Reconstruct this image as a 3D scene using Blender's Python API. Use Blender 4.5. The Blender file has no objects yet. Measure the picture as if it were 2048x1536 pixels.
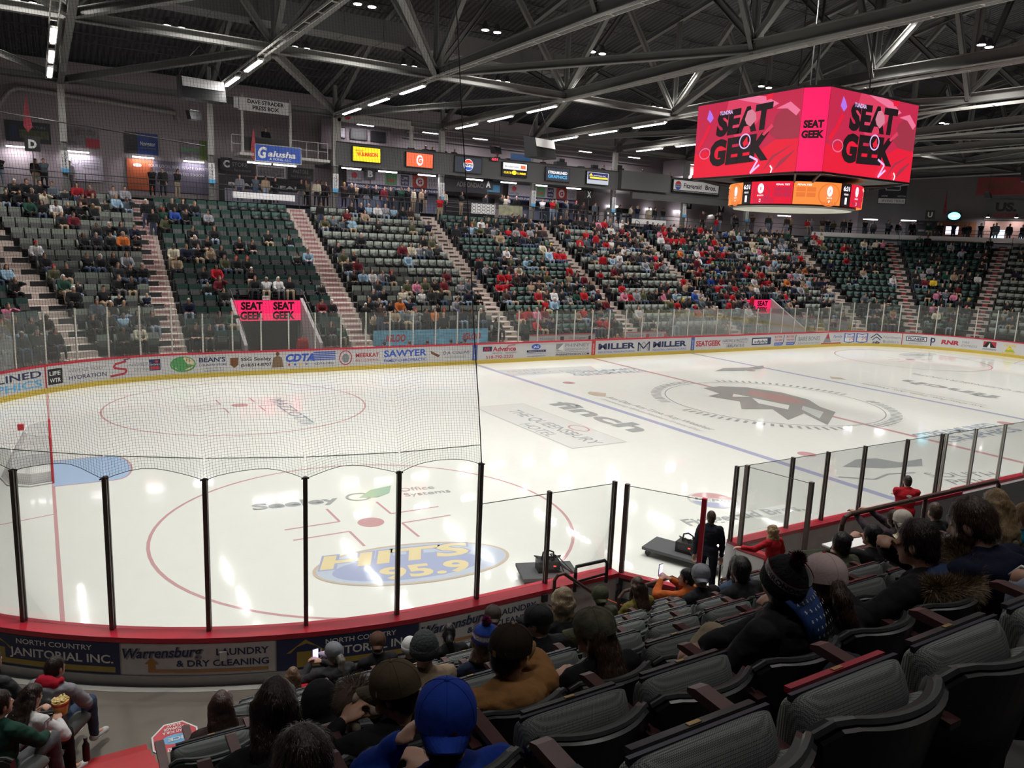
import bpy, bmesh, math, random
import numpy as np
from mathutils import Vector, Matrix, noise as mnoise
random.seed(7)
SC = bpy.context.scene
COL = SC.collection
PI = math.pi

# ---------------------------------------------------------------- camera, world, lights, exposure
def setup_camera():
    pos = (-27.139427, -22.531460, 6.337704)
    a, b, c, fpx = 0.5496128, 0.1792518, 0.0427558, 1551.2102
    f = Vector((math.sin(a) * math.cos(b), math.cos(a) * math.cos(b), -math.sin(b)))
    r = Vector((math.cos(a), -math.sin(a), 0)); u = r.cross(f)
    r2 = r * math.cos(c) + u * math.sin(c); u2 = -r * math.sin(c) + u * math.cos(c)
    cam = bpy.data.cameras.new('camera'); co = bpy.data.objects.new('camera', cam); COL.objects.link(co)
    m = Matrix((r2, u2, -f)).transposed().to_4x4(); m.translation = pos
    co.matrix_world = m
    cam.sensor_width = 36; cam.lens = fpx / 2048 * 36; cam.clip_start = .05; cam.clip_end = 400
    SC.camera = co
setup_camera()
SC.view_settings.view_transform = 'Standard'; SC.view_settings.look = 'None'
SC.view_settings.gamma = 1; SC.view_settings.use_curve_mapping = False
SC.view_settings.exposure = 0.5
w = bpy.data.worlds.new('world'); SC.world = w; w.use_nodes = True
w.node_tree.nodes['Background'].inputs[0].default_value = (.10, .11, .13, 1)
w.node_tree.nodes['Background'].inputs[1].default_value = .15
SC.cycles.max_bounces = 6; SC.cycles.diffuse_bounces = 3; SC.cycles.glossy_bounces = 3
SC.cycles.transparent_max_bounces = 16; SC.cycles.transmission_bounces = 3
SC.cycles.caustics_reflective = False; SC.cycles.caustics_refractive = False
SC.cycles.sample_clamp_indirect = 3.0; SC.cycles.sample_clamp_direct = 12.0
SC.cycles.use_light_tree = True
BAY_POWER = 225.0       # one high bay lamp over the ice
BAY_X = [-27.0 + 6.17 * i for i in range(10)]
BAY_Y = (20.6, 11.1, -1.5, -11.1, -20.6)
def lamp(name, loc, power, sx, sy=None, rot=(0, 0, 0), col=(1, .97, .92), spread=PI, parent=None, shape=None):
    l = bpy.data.lights.new(name, 'AREA'); l.energy = power; l.color = col
    l.shape = shape or ('RECTANGLE' if sy else 'DISK'); l.size = sx
    if sy: l.size_y = sy
    l.spread = spread
    o = bpy.data.objects.new(name, l); o.location = loc; o.rotation_euler = rot; COL.objects.link(o)
    if parent: o.parent = parent
    return o

# ---------------------------------------------------------------- materials
_M = {}
def mat(name, col, rough=.6, metal=0., var=.12, scale=8., bump=0., emis=0., spec=.5, stretch=None, alpha=None):
    if name in _M: return _M[name]
    m = bpy.data.materials.new(name); m.use_nodes = True; nt = m.node_tree; N = nt.nodes; L = nt.links
    b = N['Principled BSDF']; b.inputs['Roughness'].default_value = rough; b.inputs['Metallic'].default_value = metal
    b.inputs['Specular IOR Level'].default_value = spec
    c = (*col, 1)
    if emis > 0:
        b.inputs['Base Color'].default_value = (0.01, 0.01, 0.01, 1)
        b.inputs['Emission Color'].default_value = c; b.inputs['Emission Strength'].default_value = emis
    else:
        tc = N.new('ShaderNodeTexCoord'); nz = N.new('ShaderNodeTexNoise'); nz.inputs['Scale'].default_value = scale
        nz.inputs['Detail'].default_value = 3
        src = tc.outputs['Object']
        if stretch:
            mp = N.new('ShaderNodeMapping'); mp.inputs['Scale'].default_value = stretch
            L.new(src, mp.inputs[0]); src = mp.outputs[0]
        L.new(src, nz.inputs['Vector'])
        mx = N.new('ShaderNodeMix'); mx.data_type = 'RGBA'
        mx.inputs[6].default_value = (*[max(0, k * (1 - var)) for k in col], 1)
        mx.inputs[7].default_value = (*[min(1, k * (1 + var)) for k in col], 1)
        L.new(nz.outputs[0], mx.inputs[0]); L.new(mx.outputs[2], b.inputs['Base Color'])
        if bump:
            bp = N.new('ShaderNodeBump'); bp.inputs['Strength'].default_value = bump; bp.inputs['Distance'].default_value = .02
            L.new(nz.outputs[0], bp.inputs['Height']); L.new(bp.outputs[0], b.inputs['Normal'])
    _M[name] = m
    return m
def glassmat(name, tint, gloss, haze):
    if name in _M: return _M[name]
    m = bpy.data.materials.new(name); m.use_nodes = True; nt = m.node_tree; N = nt.nodes; L = nt.links
    N.remove(N['Principled BSDF']); out = N['Material Output']
    t = N.new('ShaderNodeBsdfTransparent'); t.inputs[0].default_value = (*tint, 1)
    g = N.new('ShaderNodeBsdfGlossy'); g.inputs['Roughness'].default_value = .03
    d = N.new('ShaderNodeBsdfDiffuse'); d.inputs[0].default_value = (.8, .85, .82, 1)
    fr = N.new('ShaderNodeFresnel'); fr.inputs[0].default_value = 1.45
    ml = N.new('ShaderNodeMath'); ml.operation = 'MULTIPLY'; ml.inputs[1].default_value = gloss; L.new(fr.outputs[0], ml.inputs[0])
    m1 = N.new('ShaderNodeMixShader'); L.new(ml.outputs[0], m1.inputs[0]); L.new(t.outputs[0], m1.inputs[1]); L.new(g.outputs[0], m1.inputs[2])
    m2 = N.new('ShaderNodeMixShader'); m2.inputs[0].default_value = haze; L.new(m1.outputs[0], m2.inputs[1]); L.new(d.outputs[0], m2.inputs[2])
    L.new(m2.outputs[0], out.inputs[0]); _M[name] = m
    return m

# ---------------------------------------------------------------- mesh helpers
class MB:
    def __init__(s): s.v = []; s.f = []; s.m = []; s.mats = []
    def mi(s, m):
        if m not in s.mats: s.mats.append(m)
        return s.mats.index(m)
    def add(s, vs, fs, m):
        k = len(s.v); i = s.mi(m)
        s.v.extend([tuple(v) for v in vs]); s.f.extend([tuple(k + j for j in f) for f in fs]); s.m.extend([i] * len(fs))
    def box(s, c, d, m, rot=None):
        x, y, z = d[0] / 2, d[1] / 2, d[2] / 2
        vs = [Vector(q) for q in ((-x, -y, -z), (x, -y, -z), (x, y, -z), (-x, y, -z), (-x, -y, z), (x, -y, z), (x, y, z), (-x, y, z))]
        if rot is not None: vs = [rot @ v for v in vs]
        c = Vector(c); s.add([v + c for v in vs], BF, m)
    def bar(s, p, q, w, h, m, up=(0, 0, 1)):
        p = Vector(p); q = Vector(q); d = q - p
        if d.length < 1e-6: return
        z = d.normalized(); x = Vector(up).cross(z)
        if x.length < 1e-4: x = Vector((1, 0, 0)).cross(z)
        x.normalize(); y = z.cross(x)
        vs = [a + x * (i * w / 2) + y * (j * h / 2) for a in (p, q) for i, j in ((-1, -1), (1, -1), (1, 1), (-1, 1))]
        s.add(vs, BF, m)
    def tube(s, pts, r, m, n=8, closed=False, cap=True):
        pts = [Vector(p) for p in pts]; rs = r if isinstance(r, (list, tuple)) else [r] * len(pts)
        vs = []; ref = None
        for i, p in enumerate(pts):
            if closed: t = pts[(i + 1) % len(pts)] - pts[i - 1]
            else: t = pts[min(i + 1, len(pts) - 1)] - pts[max(i - 1, 0)]
            t.normalize()
            if ref is None:
                ref = Vector((0, 0, 1)).cross(t)
                if ref.length < 1e-3: ref = Vector((1, 0, 0)).cross(t)
            x = (ref - t * ref.dot(t)).normalized(); ref = x; y = t.cross(x)
            vs += [p + (x * math.cos(2 * PI * k / n) + y * math.sin(2 * PI * k / n)) * rs[i] for k in range(n)]
        fs = []; L = len(pts)
        for i in range(L if closed else L - 1):
            a = i * n; b = ((i + 1) % L) * n
            fs += [(a + k, a + (k + 1) % n, b + (k + 1) % n, b + k) for k in range(n)]
        if cap and not closed: fs += [tuple(range(n - 1, -1, -1)), tuple((L - 1) * n + k for k in range(n))]
        s.add(vs, fs, m)
    def prism(s, poly, z0, z1, m):
        n = len(poly); vs = [(x, y, z0) for x, y in poly] + [(x, y, z1) for x, y in poly]
        s.add(vs, [tuple(range(n - 1, -1, -1)), tuple(range(n, 2 * n))] + [(k, (k + 1) % n, n + (k + 1) % n, n + k) for k in range(n)], m)
    def build(s, name, parent=None, loc=None, smooth=False, **kw):
        me = bpy.data.meshes.new(name); me.from_pydata(s.v, [], s.f)
        for m in s.mats: me.materials.append(m)
        if len(s.mats) > 1: me.polygons.foreach_set('material_index', s.m)
        if smooth: me.polygons.foreach_set('use_smooth', [True] * len(s.f))
        me.update()
        return link(name, me, parent, loc, **kw)
BF = [(0, 3, 2, 1), (4, 5, 6, 7), (0, 1, 5, 4), (1, 2, 6, 5), (2, 3, 7, 6), (3, 0, 4, 7)]
def link(name, me, parent=None, loc=None, rot=None, label=None, cat=None, group=None, kind=None):
    o = bpy.data.objects.new(name, me); COL.objects.link(o)
    if parent: o.parent = parent
    if loc is not None: o.location = loc
    if rot is not None: o.rotation_euler = rot
    for k, v in (('label', label), ('category', cat), ('group', group), ('kind', kind)):
        if v: o[k] = v
    return o
def thing(name, label, cat, loc=(0, 0, 0), rz=0., group=None, kind=None):
    return link(name, None, None, loc, (0, 0, rz), label, cat, group, kind)
def dup(o, parent=None, loc=None, rot=None, label=None, group=None):
    c = o.copy(); COL.objects.link(c)
    if parent: c.parent = parent
    if loc is not None: c.location = loc
    if rot is not None: c.rotation_euler = rot
    if label: c['label'] = label
    if group: c['group'] = group
    for ch in o.children: dup(ch, c)
    return c
def npmesh(name, V, F, mats, mi=None, smooth=False):
    me = bpy.data.meshes.new(name); nv = len(V); nf = len(F); k = F.shape[1]
    me.vertices.add(nv); me.vertices.foreach_set('co', np.asarray(V, np.float32).ravel())
    me.loops.add(nf * k); me.loops.foreach_set('vertex_index', F.astype(np.int32).ravel())
    me.polygons.add(nf); me.polygons.foreach_set('loop_start', np.arange(0, nf * k, k, dtype=np.int32))
    for m in mats: me.materials.append(m)
    if mi is not None: me.polygons.foreach_set('material_index', np.asarray(mi, np.int32))
    if smooth: me.polygons.foreach_set('use_smooth', np.ones(nf, bool))
    me.update(calc_edges=True); me.validate()
    return me

# ---------------------------------------------------------------- lettering and printed marks
_TS = bpy.data.scenes.new('scratch')      # empty side scene for evaluating modifiers and text quickly
def evalmesh(o):
    _TS.collection.objects.link(o); vl = _TS.view_layers[0]; vl.update()
    m = bpy.data.meshes.new_from_object(o.evaluated_get(vl.depsgraph)); return m
_T = {}; _TRASH0 = []
def glyphs(s, bold=0., shear=0.):
    k = (s, bold, shear)
    if k not in _T:
        cu = bpy.data.curves.new('t', 'FONT'); cu.body = s; cu.offset = bold; cu.shear = shear; cu.resolution_u = 3
        o = bpy.data.objects.new('t', cu)
        me = evalmesh(o)
        V = [(v.co.x, v.co.y) for v in me.vertices]; F = [tuple(p.vertices) for p in me.polygons]
        _TS.collection.objects.unlink(o); _TRASH0.extend((o, cu, me))
        if V:
            x0 = min(v[0] for v in V); V = [((x - x0), y) for x, y in V]
        _T[k] = (V, F)
    return _T[k]
CAPH = .73
class Dec:
    """flat marks laid on a surface: map(u, v, d) gives the point d in front of it"""
    def __init__(s, fn, d0=.004, step=.0015): s.fn = fn; s.mb = MB(); s.d = d0; s.st = step
    def poly(s, pts, m):
        s.mb.add([s.fn(u, v, s.d) for u, v in pts], [tuple(range(len(pts)))], m); s.d += s.st
    def rect(s, u0, v0, u1, v1, m, sub=.12):
        n = max(1, int(abs(u1 - u0) / sub)); vs = []
        for i in range(n + 1):
            u = u0 + (u1 - u0) * i / n; vs += [s.fn(u, v0, s.d), s.fn(u, v1, s.d)]
        s.mb.add(vs, [(2 * i, 2 * i + 2, 2 * i + 3, 2 * i + 1) for i in range(n)], m); s.d += s.st
    def ell(s, u, v, a, b, m, n=28, rot=0.):
        c, q = math.cos(rot), math.sin(rot)
        s.poly([(u + a * math.cos(t) * c - b * math.sin(t) * q, v + a * math.cos(t) * q + b * math.sin(t) * c) for t in [2 * PI * i / n for i in range(n)]], m)
    def ring(s, u, v, a, b, w, m, n=48, t0=0., t1=2 * PI):
        vs = []
        for i in range(n + 1):
            t = t0 + (t1 - t0) * i / n
            vs += [s.fn(u + (a - w / 2) * math.cos(t), v + (b - w / 2) * math.sin(t), s.d), s.fn(u + (a + w / 2) * math.cos(t), v + (b + w / 2) * math.sin(t), s.d)]
        s.mb.add(vs, [(2 * i, 2 * i + 1, 2 * i + 3, 2 * i + 2) for i in range(n)], m); s.d += s.st
    def line(s, pts, w, m):
        for (a, b), (c, d) in zip(pts[:-1], pts[1:]):
            L = math.hypot(c - a, d - b) or 1; nx, ny = -(d - b) / L * w / 2, (c - a) / L * w / 2
            s.mb.add([s.fn(*q, s.d) for q in ((a - nx, b - ny), (c - nx, d - ny), (c + nx, d + ny), (a + nx, b + ny))], [(0, 1, 2, 3)], m)
        s.d += s.st
    def text(s, t, u, v, h, m, w=None, bold=0., shear=0., rot=0., align='l', arc=None):
        V, F = glyphs(t, bold, shear)
        if not V: return
        sc = h / CAPH; W = max(x for x, y in V); sx = sc if not w else w / W
        off = {'l': 0, 'c': -W * sx / 2, 'r': -W * sx}[align]
        c, q = math.cos(rot), math.sin(rot); out = []
        for x, y in V:
            X = x * sx + off; Y = y * sc
            if arc:     # bend round a circle of radius arc
                th = X / arc; X, Y = (arc + Y) * math.sin(th), (arc + Y) * math.cos(th) - arc
            out.append(s.fn(u + X * c - Y * q, v + X * q + Y * c, s.d))
        s.mb.add(out, F, m); s.d += s.st
    def build(s, name, parent=None, **kw): return s.mb.build(name, parent, **kw)
def wallmap(x0, y0, z0, ax=(1, 0), nrm=(0, -1)):
    return lambda u, v, d: (x0 + ax[0] * u + nrm[0] * d, y0 + ax[1] * u + nrm[1] * d, z0 + v)

# ---------------------------------------------------------------- common materials
WHITE = mat('white_vinyl', (.78, .78, .78), .35, var=.03); BLACK = mat('black_print', (.012, .012, .014), .4)
NAVY = mat('navy_print', (.012, .02, .09), .4); RED = mat('red_print', (.55, .02, .04), .4); BLUE = mat('blue_print', (.03, .10, .5), .4)
GOLD = mat('gold_print', (.38, .27, .05), .45); ORNG = mat('tan_orange_print', (.42, .2, .05), .45); GREY = mat('grey_print', (.22, .23, .25), .45)
SKY = mat('light_blue_print', (.12, .42, .72), .4); GRN = mat('green_print', (.08, .30, .10), .4); BRN = mat('brown_print', (.16, .06, .02), .5)
YEL = mat('yellow_print', (.8, .55, .03), .4); CREAM = mat('cream_print', (.7, .6, .4), .5)
STEEL = mat('painted_grey_steel', (.21, .21, .20), .55, var=.15, scale=3); DSTEEL = mat('dark_steel', (.045, .045, .048), .6)
LSTEEL = mat('pale_grey_steel', (.38, .37, .35), .5); ALU = mat('aluminium', (.55, .55, .55), .35, .6)
PIPE = mat('red_brown_painted_pipe', (.075, .035, .028), .35, var=.3, scale=20)
BPLAS = mat('black_plastic', (.010, .011, .012), .42); RAIL = mat('red_board_cap', (.52, .022, .045), .35, var=.1, scale=3)
CONC = mat('concrete', (.17, .15, .125), .45, var=.25, scale=1.3, bump=.05); RISER = mat('shaded_concrete_riser', (.018, .019, .020), .8)  # riser near-black: the shadow below each seat row is put into its colour
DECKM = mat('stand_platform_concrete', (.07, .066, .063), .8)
WALLM = mat('pinkish_grey_wall_paint', (.37, .32, .335), .8, var=.05, scale=2)
STAIRM = mat('beige_step_concrete', (.52, .44, .40), .7, var=.15, scale=5)
TUBE = mat('white_light_tube', (1, .96, 1), emis=9.); LENS = mat('lamp_lens', (1, .97, .92), emis=22.)
# ================================================================= ICE AND ITS MARKINGS
HX, HY, CR = 30.48, 12.95, 8.53
def bpt(s, off=0.):
    """point of the board outline at arc length s (0 = far side middle, clockwise) and its outward normal"""
    seg = [('l', 21.95), ('a', 13.4), ('l', 8.84), ('a', 13.4), ('l', 43.9), ('a', 13.4), ('l', 8.84), ('a', 13.4), ('l', 21.95)]
    T = sum(L for _, L in seg); s = s % T
    starts = [((0, HY), PI / 2), None]
    cx, cy, ang = [(21.95, 4.42), (21.95, -4.42), (-21.95, -4.42), (-21.95, 4.42)], None, None
    k = s
    if k < 21.95: return Vector((k, HY + off, 0)), Vector((0, 1, 0))
    k -= 21.95
    for i in range(4):
        if k < 13.4:
            a = PI / 2 - i * PI / 2 - k / 13.4 * PI / 2; n = Vector((math.cos(a), math.sin(a), 0))
            return Vector((*cx[i], 0)) + n * (CR + off), n
        k -= 13.4
        L = (8.84, 43.9, 8.84, 21.95)[i]
        if k < L:
            if i == 0: return Vector((HX + off, 4.42 - k, 0)), Vector((1, 0, 0))
            if i == 1: return Vector((21.95 - k, -HY - off, 0)), Vector((0, -1, 0))
            if i == 2: return Vector((-HX - off, -4.42 + k, 0)), Vector((-1, 0, 0))
            return Vector((-21.95 + k, HY + off, 0)), Vector((0, 1, 0))
        k -= L
    return Vector((0, HY + off, 0)), Vector((0, 1, 0))
PER = 21.95 * 2 + 13.4 * 4 + 8.84 * 2 + 43.9

def icemat(name, col, mixcol=None):
    m = bpy.data.materials.new(name); m.use_nodes = True; nt = m.node_tree; N = nt.nodes; L = nt.links
    b = N['Principled BSDF']; b.inputs['IOR'].default_value = 1.33
    tc = N.new('ShaderNodeTexCoord')
    n1 = N.new('ShaderNodeTexNoise'); n1.inputs['Scale'].default_value = .55; n1.inputs['Detail'].default_value = 5; L.new(tc.outputs['Object'], n1.inputs['Vector'])
    n2 = N.new('ShaderNodeTexNoise'); n2.inputs['Scale'].default_value = 3.; n2.inputs['Detail'].default_value = 4; L.new(tc.outputs['Object'], n2.inputs['Vector'])
    mr = N.new('ShaderNodeMapRange'); mr.inputs[1].default_value = .35; mr.inputs[2].default_value = .7; mr.inputs[3].default_value = .03; mr.inputs[4].default_value = .10
    L.new(n1.outputs[0], mr.inputs[0]); L.new(mr.outputs[0], b.inputs['Roughness'])
    mx = N.new('ShaderNodeMix'); mx.data_type = 'RGBA'; mx.inputs[6].default_value = (*[k * .94 for k in col], 1); mx.inputs[7].default_value = (*col, 1)
    L.new(n2.outputs[0], mx.inputs[0]); L.new(mx.outputs[2], b.inputs['Base Color'])
    bp = N.new('ShaderNodeBump'); bp.inputs['Strength'].default_value = .02; bp.inputs['Distance'].default_value = .04
    L.new(n2.outputs[0], bp.inputs['Height']); L.new(bp.outputs[0], b.inputs['Normal'])
    return m
ICE = icemat('white_ice', (.82, .83, .79)); I_RED = icemat('faded_red_paint_under_ice', (.60, .36, .37)); I_BLU = icemat('faded_blue_paint_under_ice', (.44, .46, .63))
I_GRY = icemat('grey_paint_under_ice', (.40, .42, .42)); I_LG = icemat('light_grey_paint_under_ice', (.62, .64, .62)); I_CR = icemat('crease_blue_under_ice', (.42, .56, .78))
I_YEL = icemat('pale_yellow_under_ice', (.80, .69, .42)); I_SB = icemat('pale_blue_under_ice', (.56, .62, .73)); I_GRN = icemat('green_paint_under_ice', (.40, .56, .42))
I_DK = icemat('dark_logo_under_ice', (.37, .37, .35)); I_RD2 = icemat('dull_red_logo_under_ice', (.50, .33, .31)); I_BR = icemat('tan_under_ice', (.62, .52, .42))
mb = MB(); n = 160
pts = [bpt(PER * i / n)[0] for i in range(n)]
mb.add([(q.x, q.y, 0) for q in pts], [tuple(range(n - 1, -1, -1))], ICE)
ice = mb.build('floor', kind='structure', label='white ice of the hockey rink with faded painted lines and adverts', cat='ice')
def zmap(x0, y0, ux, uy):      # u along (ux,uy), v to its left
    return lambda u, v, d: (x0 + ux * u - uy * v, y0 + uy * u + ux * v, d)
zp = lambda u, v, d: (u, v, d)
D = Dec(zp, .001, .00006)
def arcpts(x, y, r, t0, t1, n=24): return [(x + r * math.cos(t0 + (t1 - t0) * i / n), y + r * math.sin(t0 + (t1 - t0) * i / n)) for i in range(n + 1)]
for gx in (-27.13, 27.13):
    D.line([(gx, -11.15), (gx, 11.15)], .05 if gx > 0 else .07, I_RED)
    sgn = -1 if gx > 0 else 1
    cp = [(gx, -1.22)] + [(gx + sgn * q[0], q[1]) for q in [(1.37, -1.22)] + [(1.37 + .46 * math.cos(t), 1.22 * math.sin(t)) for t in [-PI / 2 + PI * i / 12 for i in range(1, 12)]] + [(1.37, 1.22)]] + [(gx, 1.22)]
    D.poly(cp if sgn > 0 else cp[::-1], I_CR); D.line(cp, .05, I_RED)
    for q in (-1, 1): D.line([(gx, q * 3.35), (gx - sgn * 3.2, q * 4.2)], .05, I_RED)
for bx in (-7.77, 7.77): D.rect(bx - .15, -12.93, bx + .15, 12.93, I_BLU)
D.rect(-.13, -12.93, .13, 12.93, I_RED)
for x in (-21.03, 21.03):
    for y in (-6.71, 6.71):
        D.ring(x, y, 4.57, 4.57, .07, I_RED, 72); D.ell(x, y, .30, .30, I_RED)
        for sx in (-1, 1):
            for sy in (-1, 1):
                D.line([(x + sx * .62, y + sy * .33), (x + sx * 1.85, y + sy * .33)], .06, I_RED); D.line([(x + sx * .62, y + sy * .33), (x + sx * .62, y + sy * 1.25)], .06, I_RED)
for x in (-6.1, 6.1):
    for y in (-6.71, 6.71): D.ell(x, y, .30, .30, I_RED)
D.build('rink_markings', ice)
def icead(x, y, ux, uy): return Dec(zmap(x, y, ux, uy), .006, .0003)
# centre circle and emblem
D = icead(0, 0, 0, -1)
D.ring(0, 0, 4.57, 4.57, .05, I_GRY, 96)
for i in range(96):
    t = 2 * PI * i / 96
    if (i // 4) % 6 == 5: continue
    D.st = 0; D.line([(4.75 * math.cos(t), 4.75 * math.sin(t)), (5.2 * math.cos(t), 5.2 * math.sin(t))], .13, I_GRY)
D.st = .0003; D.d += .0003
D.poly([(-3.6, .6), (-2.9, 1.7), (-1.4, 2.3), (.3, 2.1), (1.6, 1.2), (2.6, .9), (4.1, -1.6), (2.3, -.7), (2.9, -2.4), (1.2, -1.3), (.7, -2.6), (-.5, -1.4), (-1.9, -1.9), (-2.2, -.9), (-3.5, -.6)], I_DK)
D.poly([(-2.3, 1.2), (-.8, 1.9), (1.1, 1.3), (.2, .2), (-1.6, .3)], I_RD2); D.poly([(-.9, -.2), (.9, .1), (1.5, -.7), (.1, -.9)], ICE)
D.poly([(-1.9, -.3), (-1.1, -.1), (-1.4, -.9)], ICE); D.poly([(1.2, .6), (2.4, .4), (3.2, -.9), (1.7, -.1)], I_LG)
D.build('ice_emblem', ice)
# adverts reading along -y, tops toward +x
def iad(texts, name='ice_advert'):
    for args in texts: pass
D = icead(-12.6, 3.3, .0, -1)
D.rect(-.1, -.35, 6.5, 1.9, I_LG); D.rect(-.05, -.3, 6.45, 1.85, icemat('pale_panel_under_ice', (.735, .745, .72)))
D.text('THE QUEENSBURY', .9, .55, .55, I_GRY, 5.4, bold=.01); D.text('HOTEL', 3.0, -.2, .5, I_GRY, 1.9); D.ring(4.3, 1.5, .45, .3, .07, I_RED)
D.build('ice_advert', ice)
D = icead(-9.75, 3.1, .03, -1); D.text('finch', 0, .0, 1.05, I_GRY, 5.3, bold=.035); D.build('ice_advert', ice)
D = icead(-6.8, 4.3, -.02, -1); D.text('Any Day, Any Time, Any Weather', 1.0, .25, .34, I_GRY, 6.3); D.text('Protecting What Matters Every Day', 1.3, -.25, .26, I_LG, 6.0)
D.ell(.3, .3, .5, .35, I_BR); D.poly([(-.3, .3), (.3, .8), (.9, .3), (.3, .05)], I_BR); D.build('ice_advert', ice)
D = icead(-23.2, -4.85, 1, -.12); D.text('Seeley', 0, 0, .42, I_GRY, 2.0, bold=.03); D.ring(2.5, .22, .28, .26, .07, I_GRY); D.poly([(2.5, .15), (2.9, .65), (3.5, .85), (3.3, .3), (2.95, .05)], I_GRN)
D.text('Office', 3.6, .3, .28, I_GRY, .9); D.text('Systems', 3.6, -.1, .26, I_GRY, 1.2); D.build('ice_advert', ice)
D = icead(-21.2, -9.15, .98, -.17)
D.ell(0.15, 0, 2.0, .98, I_BR, 48); D.ell(.15, 0, 1.93, .9, I_SB, 48); D.ell(0, -.15, 1.5, .6, icemat('mid_blue_under_ice', (.42, .47, .66)), 40)
D.text('HITS', -1.75, .12, .66, I_BLU, 3.25, bold=.07, shear=.15); D.text('HITS', -1.7, .14, .62, I_YEL, 3.15, bold=.035, shear=.15)
D.text('95.9', -.65, -.66, .58, I_BLU, 1.85, bold=.07); D.text('95.9', -.62, -.64, .54, I_YEL, 1.8, bold=.035); D.build('ice_advert', ice)
D = icead(-12.5, -8.85, .75, -.66)
D.ell(0, 0, .66, .62, I_LG, 40); D.ell(0, 0, .6, .56, ICE, 40); D.poly(arcpts(0, 0, .58, .25, PI - .25), I_RED); D.poly(arcpts(0, 0, .58, PI + .35, 2 * PI - .35), I_BLU); D.text('PEPSI', 0, -.12, .24, I_GRY, .9, align='c', bold=.03)
D.build('ice_advert', ice)
D = icead(-14.4, -10.0, .99, -.12); D.text('Fitzgerald Bros.', 0, 0, .42, I_GRY, 3.6, bold=.02); D.build('ice_advert', ice)
I_SBL = icemat('slate_blue_under_ice', (.36, .42, .48))
D = icead(.1, -7.7, 1, 0); D.text('STREAMLINED', 0, .75, .6, I_SBL, 5.2, bold=.02); D.text('GRAPHICS', .3, -.05, .6, I_SBL, 5.0, bold=.02); D.build('ice_advert', ice)
D = icead(.0, 9.3, -1, 0); D.text('STREAMLINED', 0, .65, .55, I_SBL, 4.6, bold=.02); D.text('GRAPHICS', .1, -.05, .55, I_SBL, 4.4, bold=.02); D.build('ice_advert', ice)
D = icead(-7.5, 9.6, 1, -.0); D.poly([(-.2, -.4), (5, -.4), (5.6, 1.0), (-.2, 1.3)], I_LG); D.text('DRIVE FOR', .2, .5, .4, I_RED, 2.4); D.text('SUCCESS', .4, -.15, .4, I_GRY, 3.8); D.build('ice_advert', ice)
D = icead(12.6, -3.4, 0, 1); D.text('finch', 0, 0, 1.1, I_GRY, 5.0, bold=.035); D.build('ice_advert', ice)
D = icead(9.2, -4.5, 0, 1); D.text('Any Day, Any Time, Any Weather', 0, .25, .34, I_GRY, 6.3); D.text('Protecting What Matters Every Day', .3, -.25, .26, I_LG, 6.0); D.poly([(7.2, .2), (7.8, .7), (8.3, .2), (7.8, -.1)], I_BR); D.build('ice_advert', ice)
D = icead(15.4, -3.6, 0, 1); D.text('THE QUEENSBURY HOTEL', 0, 0, .5, I_GRY, 6.6); D.build('ice_advert', ice)
D = icead(-6.6, -8.4, .93, -.35); D.poly([(.2, .3), (1.2, 1.1), (2.0, 1.2), (2.5, .7), (3.6, 1.1), (3.0, .3), (1.5, .1)], I_GRY); D.text('SOUTH', 2.4, -.9, .5, I_GRY, 2.4); D.text('PRINT', 2.6, -1.6, .5, I_GRY, 2.2); D.line([(-.6, -.7), (.4, -1), (1.2, -.5), (2.2, -.4)], .08, I_GRY); D.build('ice_advert', ice)
D = icead(6.2, 6.9, 1, 0); D.poly([(-2.4, .2), (-1, .9), (.6, .6), (2.2, .9), (1.4, .1), (-.6, -.2)], I_GRY); D.build('ice_advert', ice)
D = icead(24.3, 8.2, 1, 0); D.ell(0, 0, 1.9, .7, I_LG, 30); D.text('up', 0, -.2, .6, I_GRY, 1.3, align='c', bold=.03); D.build('ice_advert', ice)
D = icead(-19.8, 5.4, 0, -1); D.text('MAZZOTTI', -2, 0, .5, I_SBL, 4.4); D.build('ice_advert', ice)
# ================================================================= BOARDS
GAP = (-19.25, -16.45)      # open gate on the near side, in x
def near_s(x): return 21.95 + 13.4 + 8.84 + 13.4 + (21.95 - x)
S0, S1 = near_s(GAP[1]), near_s(GAP[0])
def ribbon(mb, s0, s1, prof, m, n=None, close=True):
    """sweep a profile of (off, z) along the boards"""
    n = n or max(1, int((s1 - s0) / .45)); k = len(prof); vs = []
    for i in range(n + 1):
        s = s0 + (s1 - s0) * i / n
        for o, z in prof:
            q, nn = bpt(s, o); vs.append((q.x, q.y, z))
    fs = []
    for i in range(n):
        for j in range(k if close else k - 1): fs.append((i * k + j, i * k + (j + 1) % k, (i + 1) * k + (j + 1) % k, (i + 1) * k + j))
    if close: fs += [tuple(range(k - 1, -1, -1)), tuple(n * k + j for j in range(k))]
    mb.add(vs, fs, m)
def rectp(o0, o1, z0, z1): return [(o0, z0), (o1, z0), (o1, z1), (o0, z1)]
BW = mat('white_board_panel', (.62, .62, .63), .22, var=.03); KICK = mat('yellow_kick_plate', (.62, .46, .07), .3, var=.1, scale=2)
BOUT = mat('grey_board_back', (.42, .37, .37), .5)
boards = thing('dasher_boards', 'white hockey boards with red cap rail and yellow kick plate round the ice', 'rink boards')
rng = [(0, S0), (S1, PER)]
for a, b in rng:
    m1 = MB(); ribbon(m1, a, b, rectp(.0, .24, .0, 1.02), BW); m1.build('board_panel', boards)
    m1 = MB(); ribbon(m1, a, b, rectp(-.02, .0, .0, .2), KICK); m1.build('kick_plate', boards)
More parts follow.
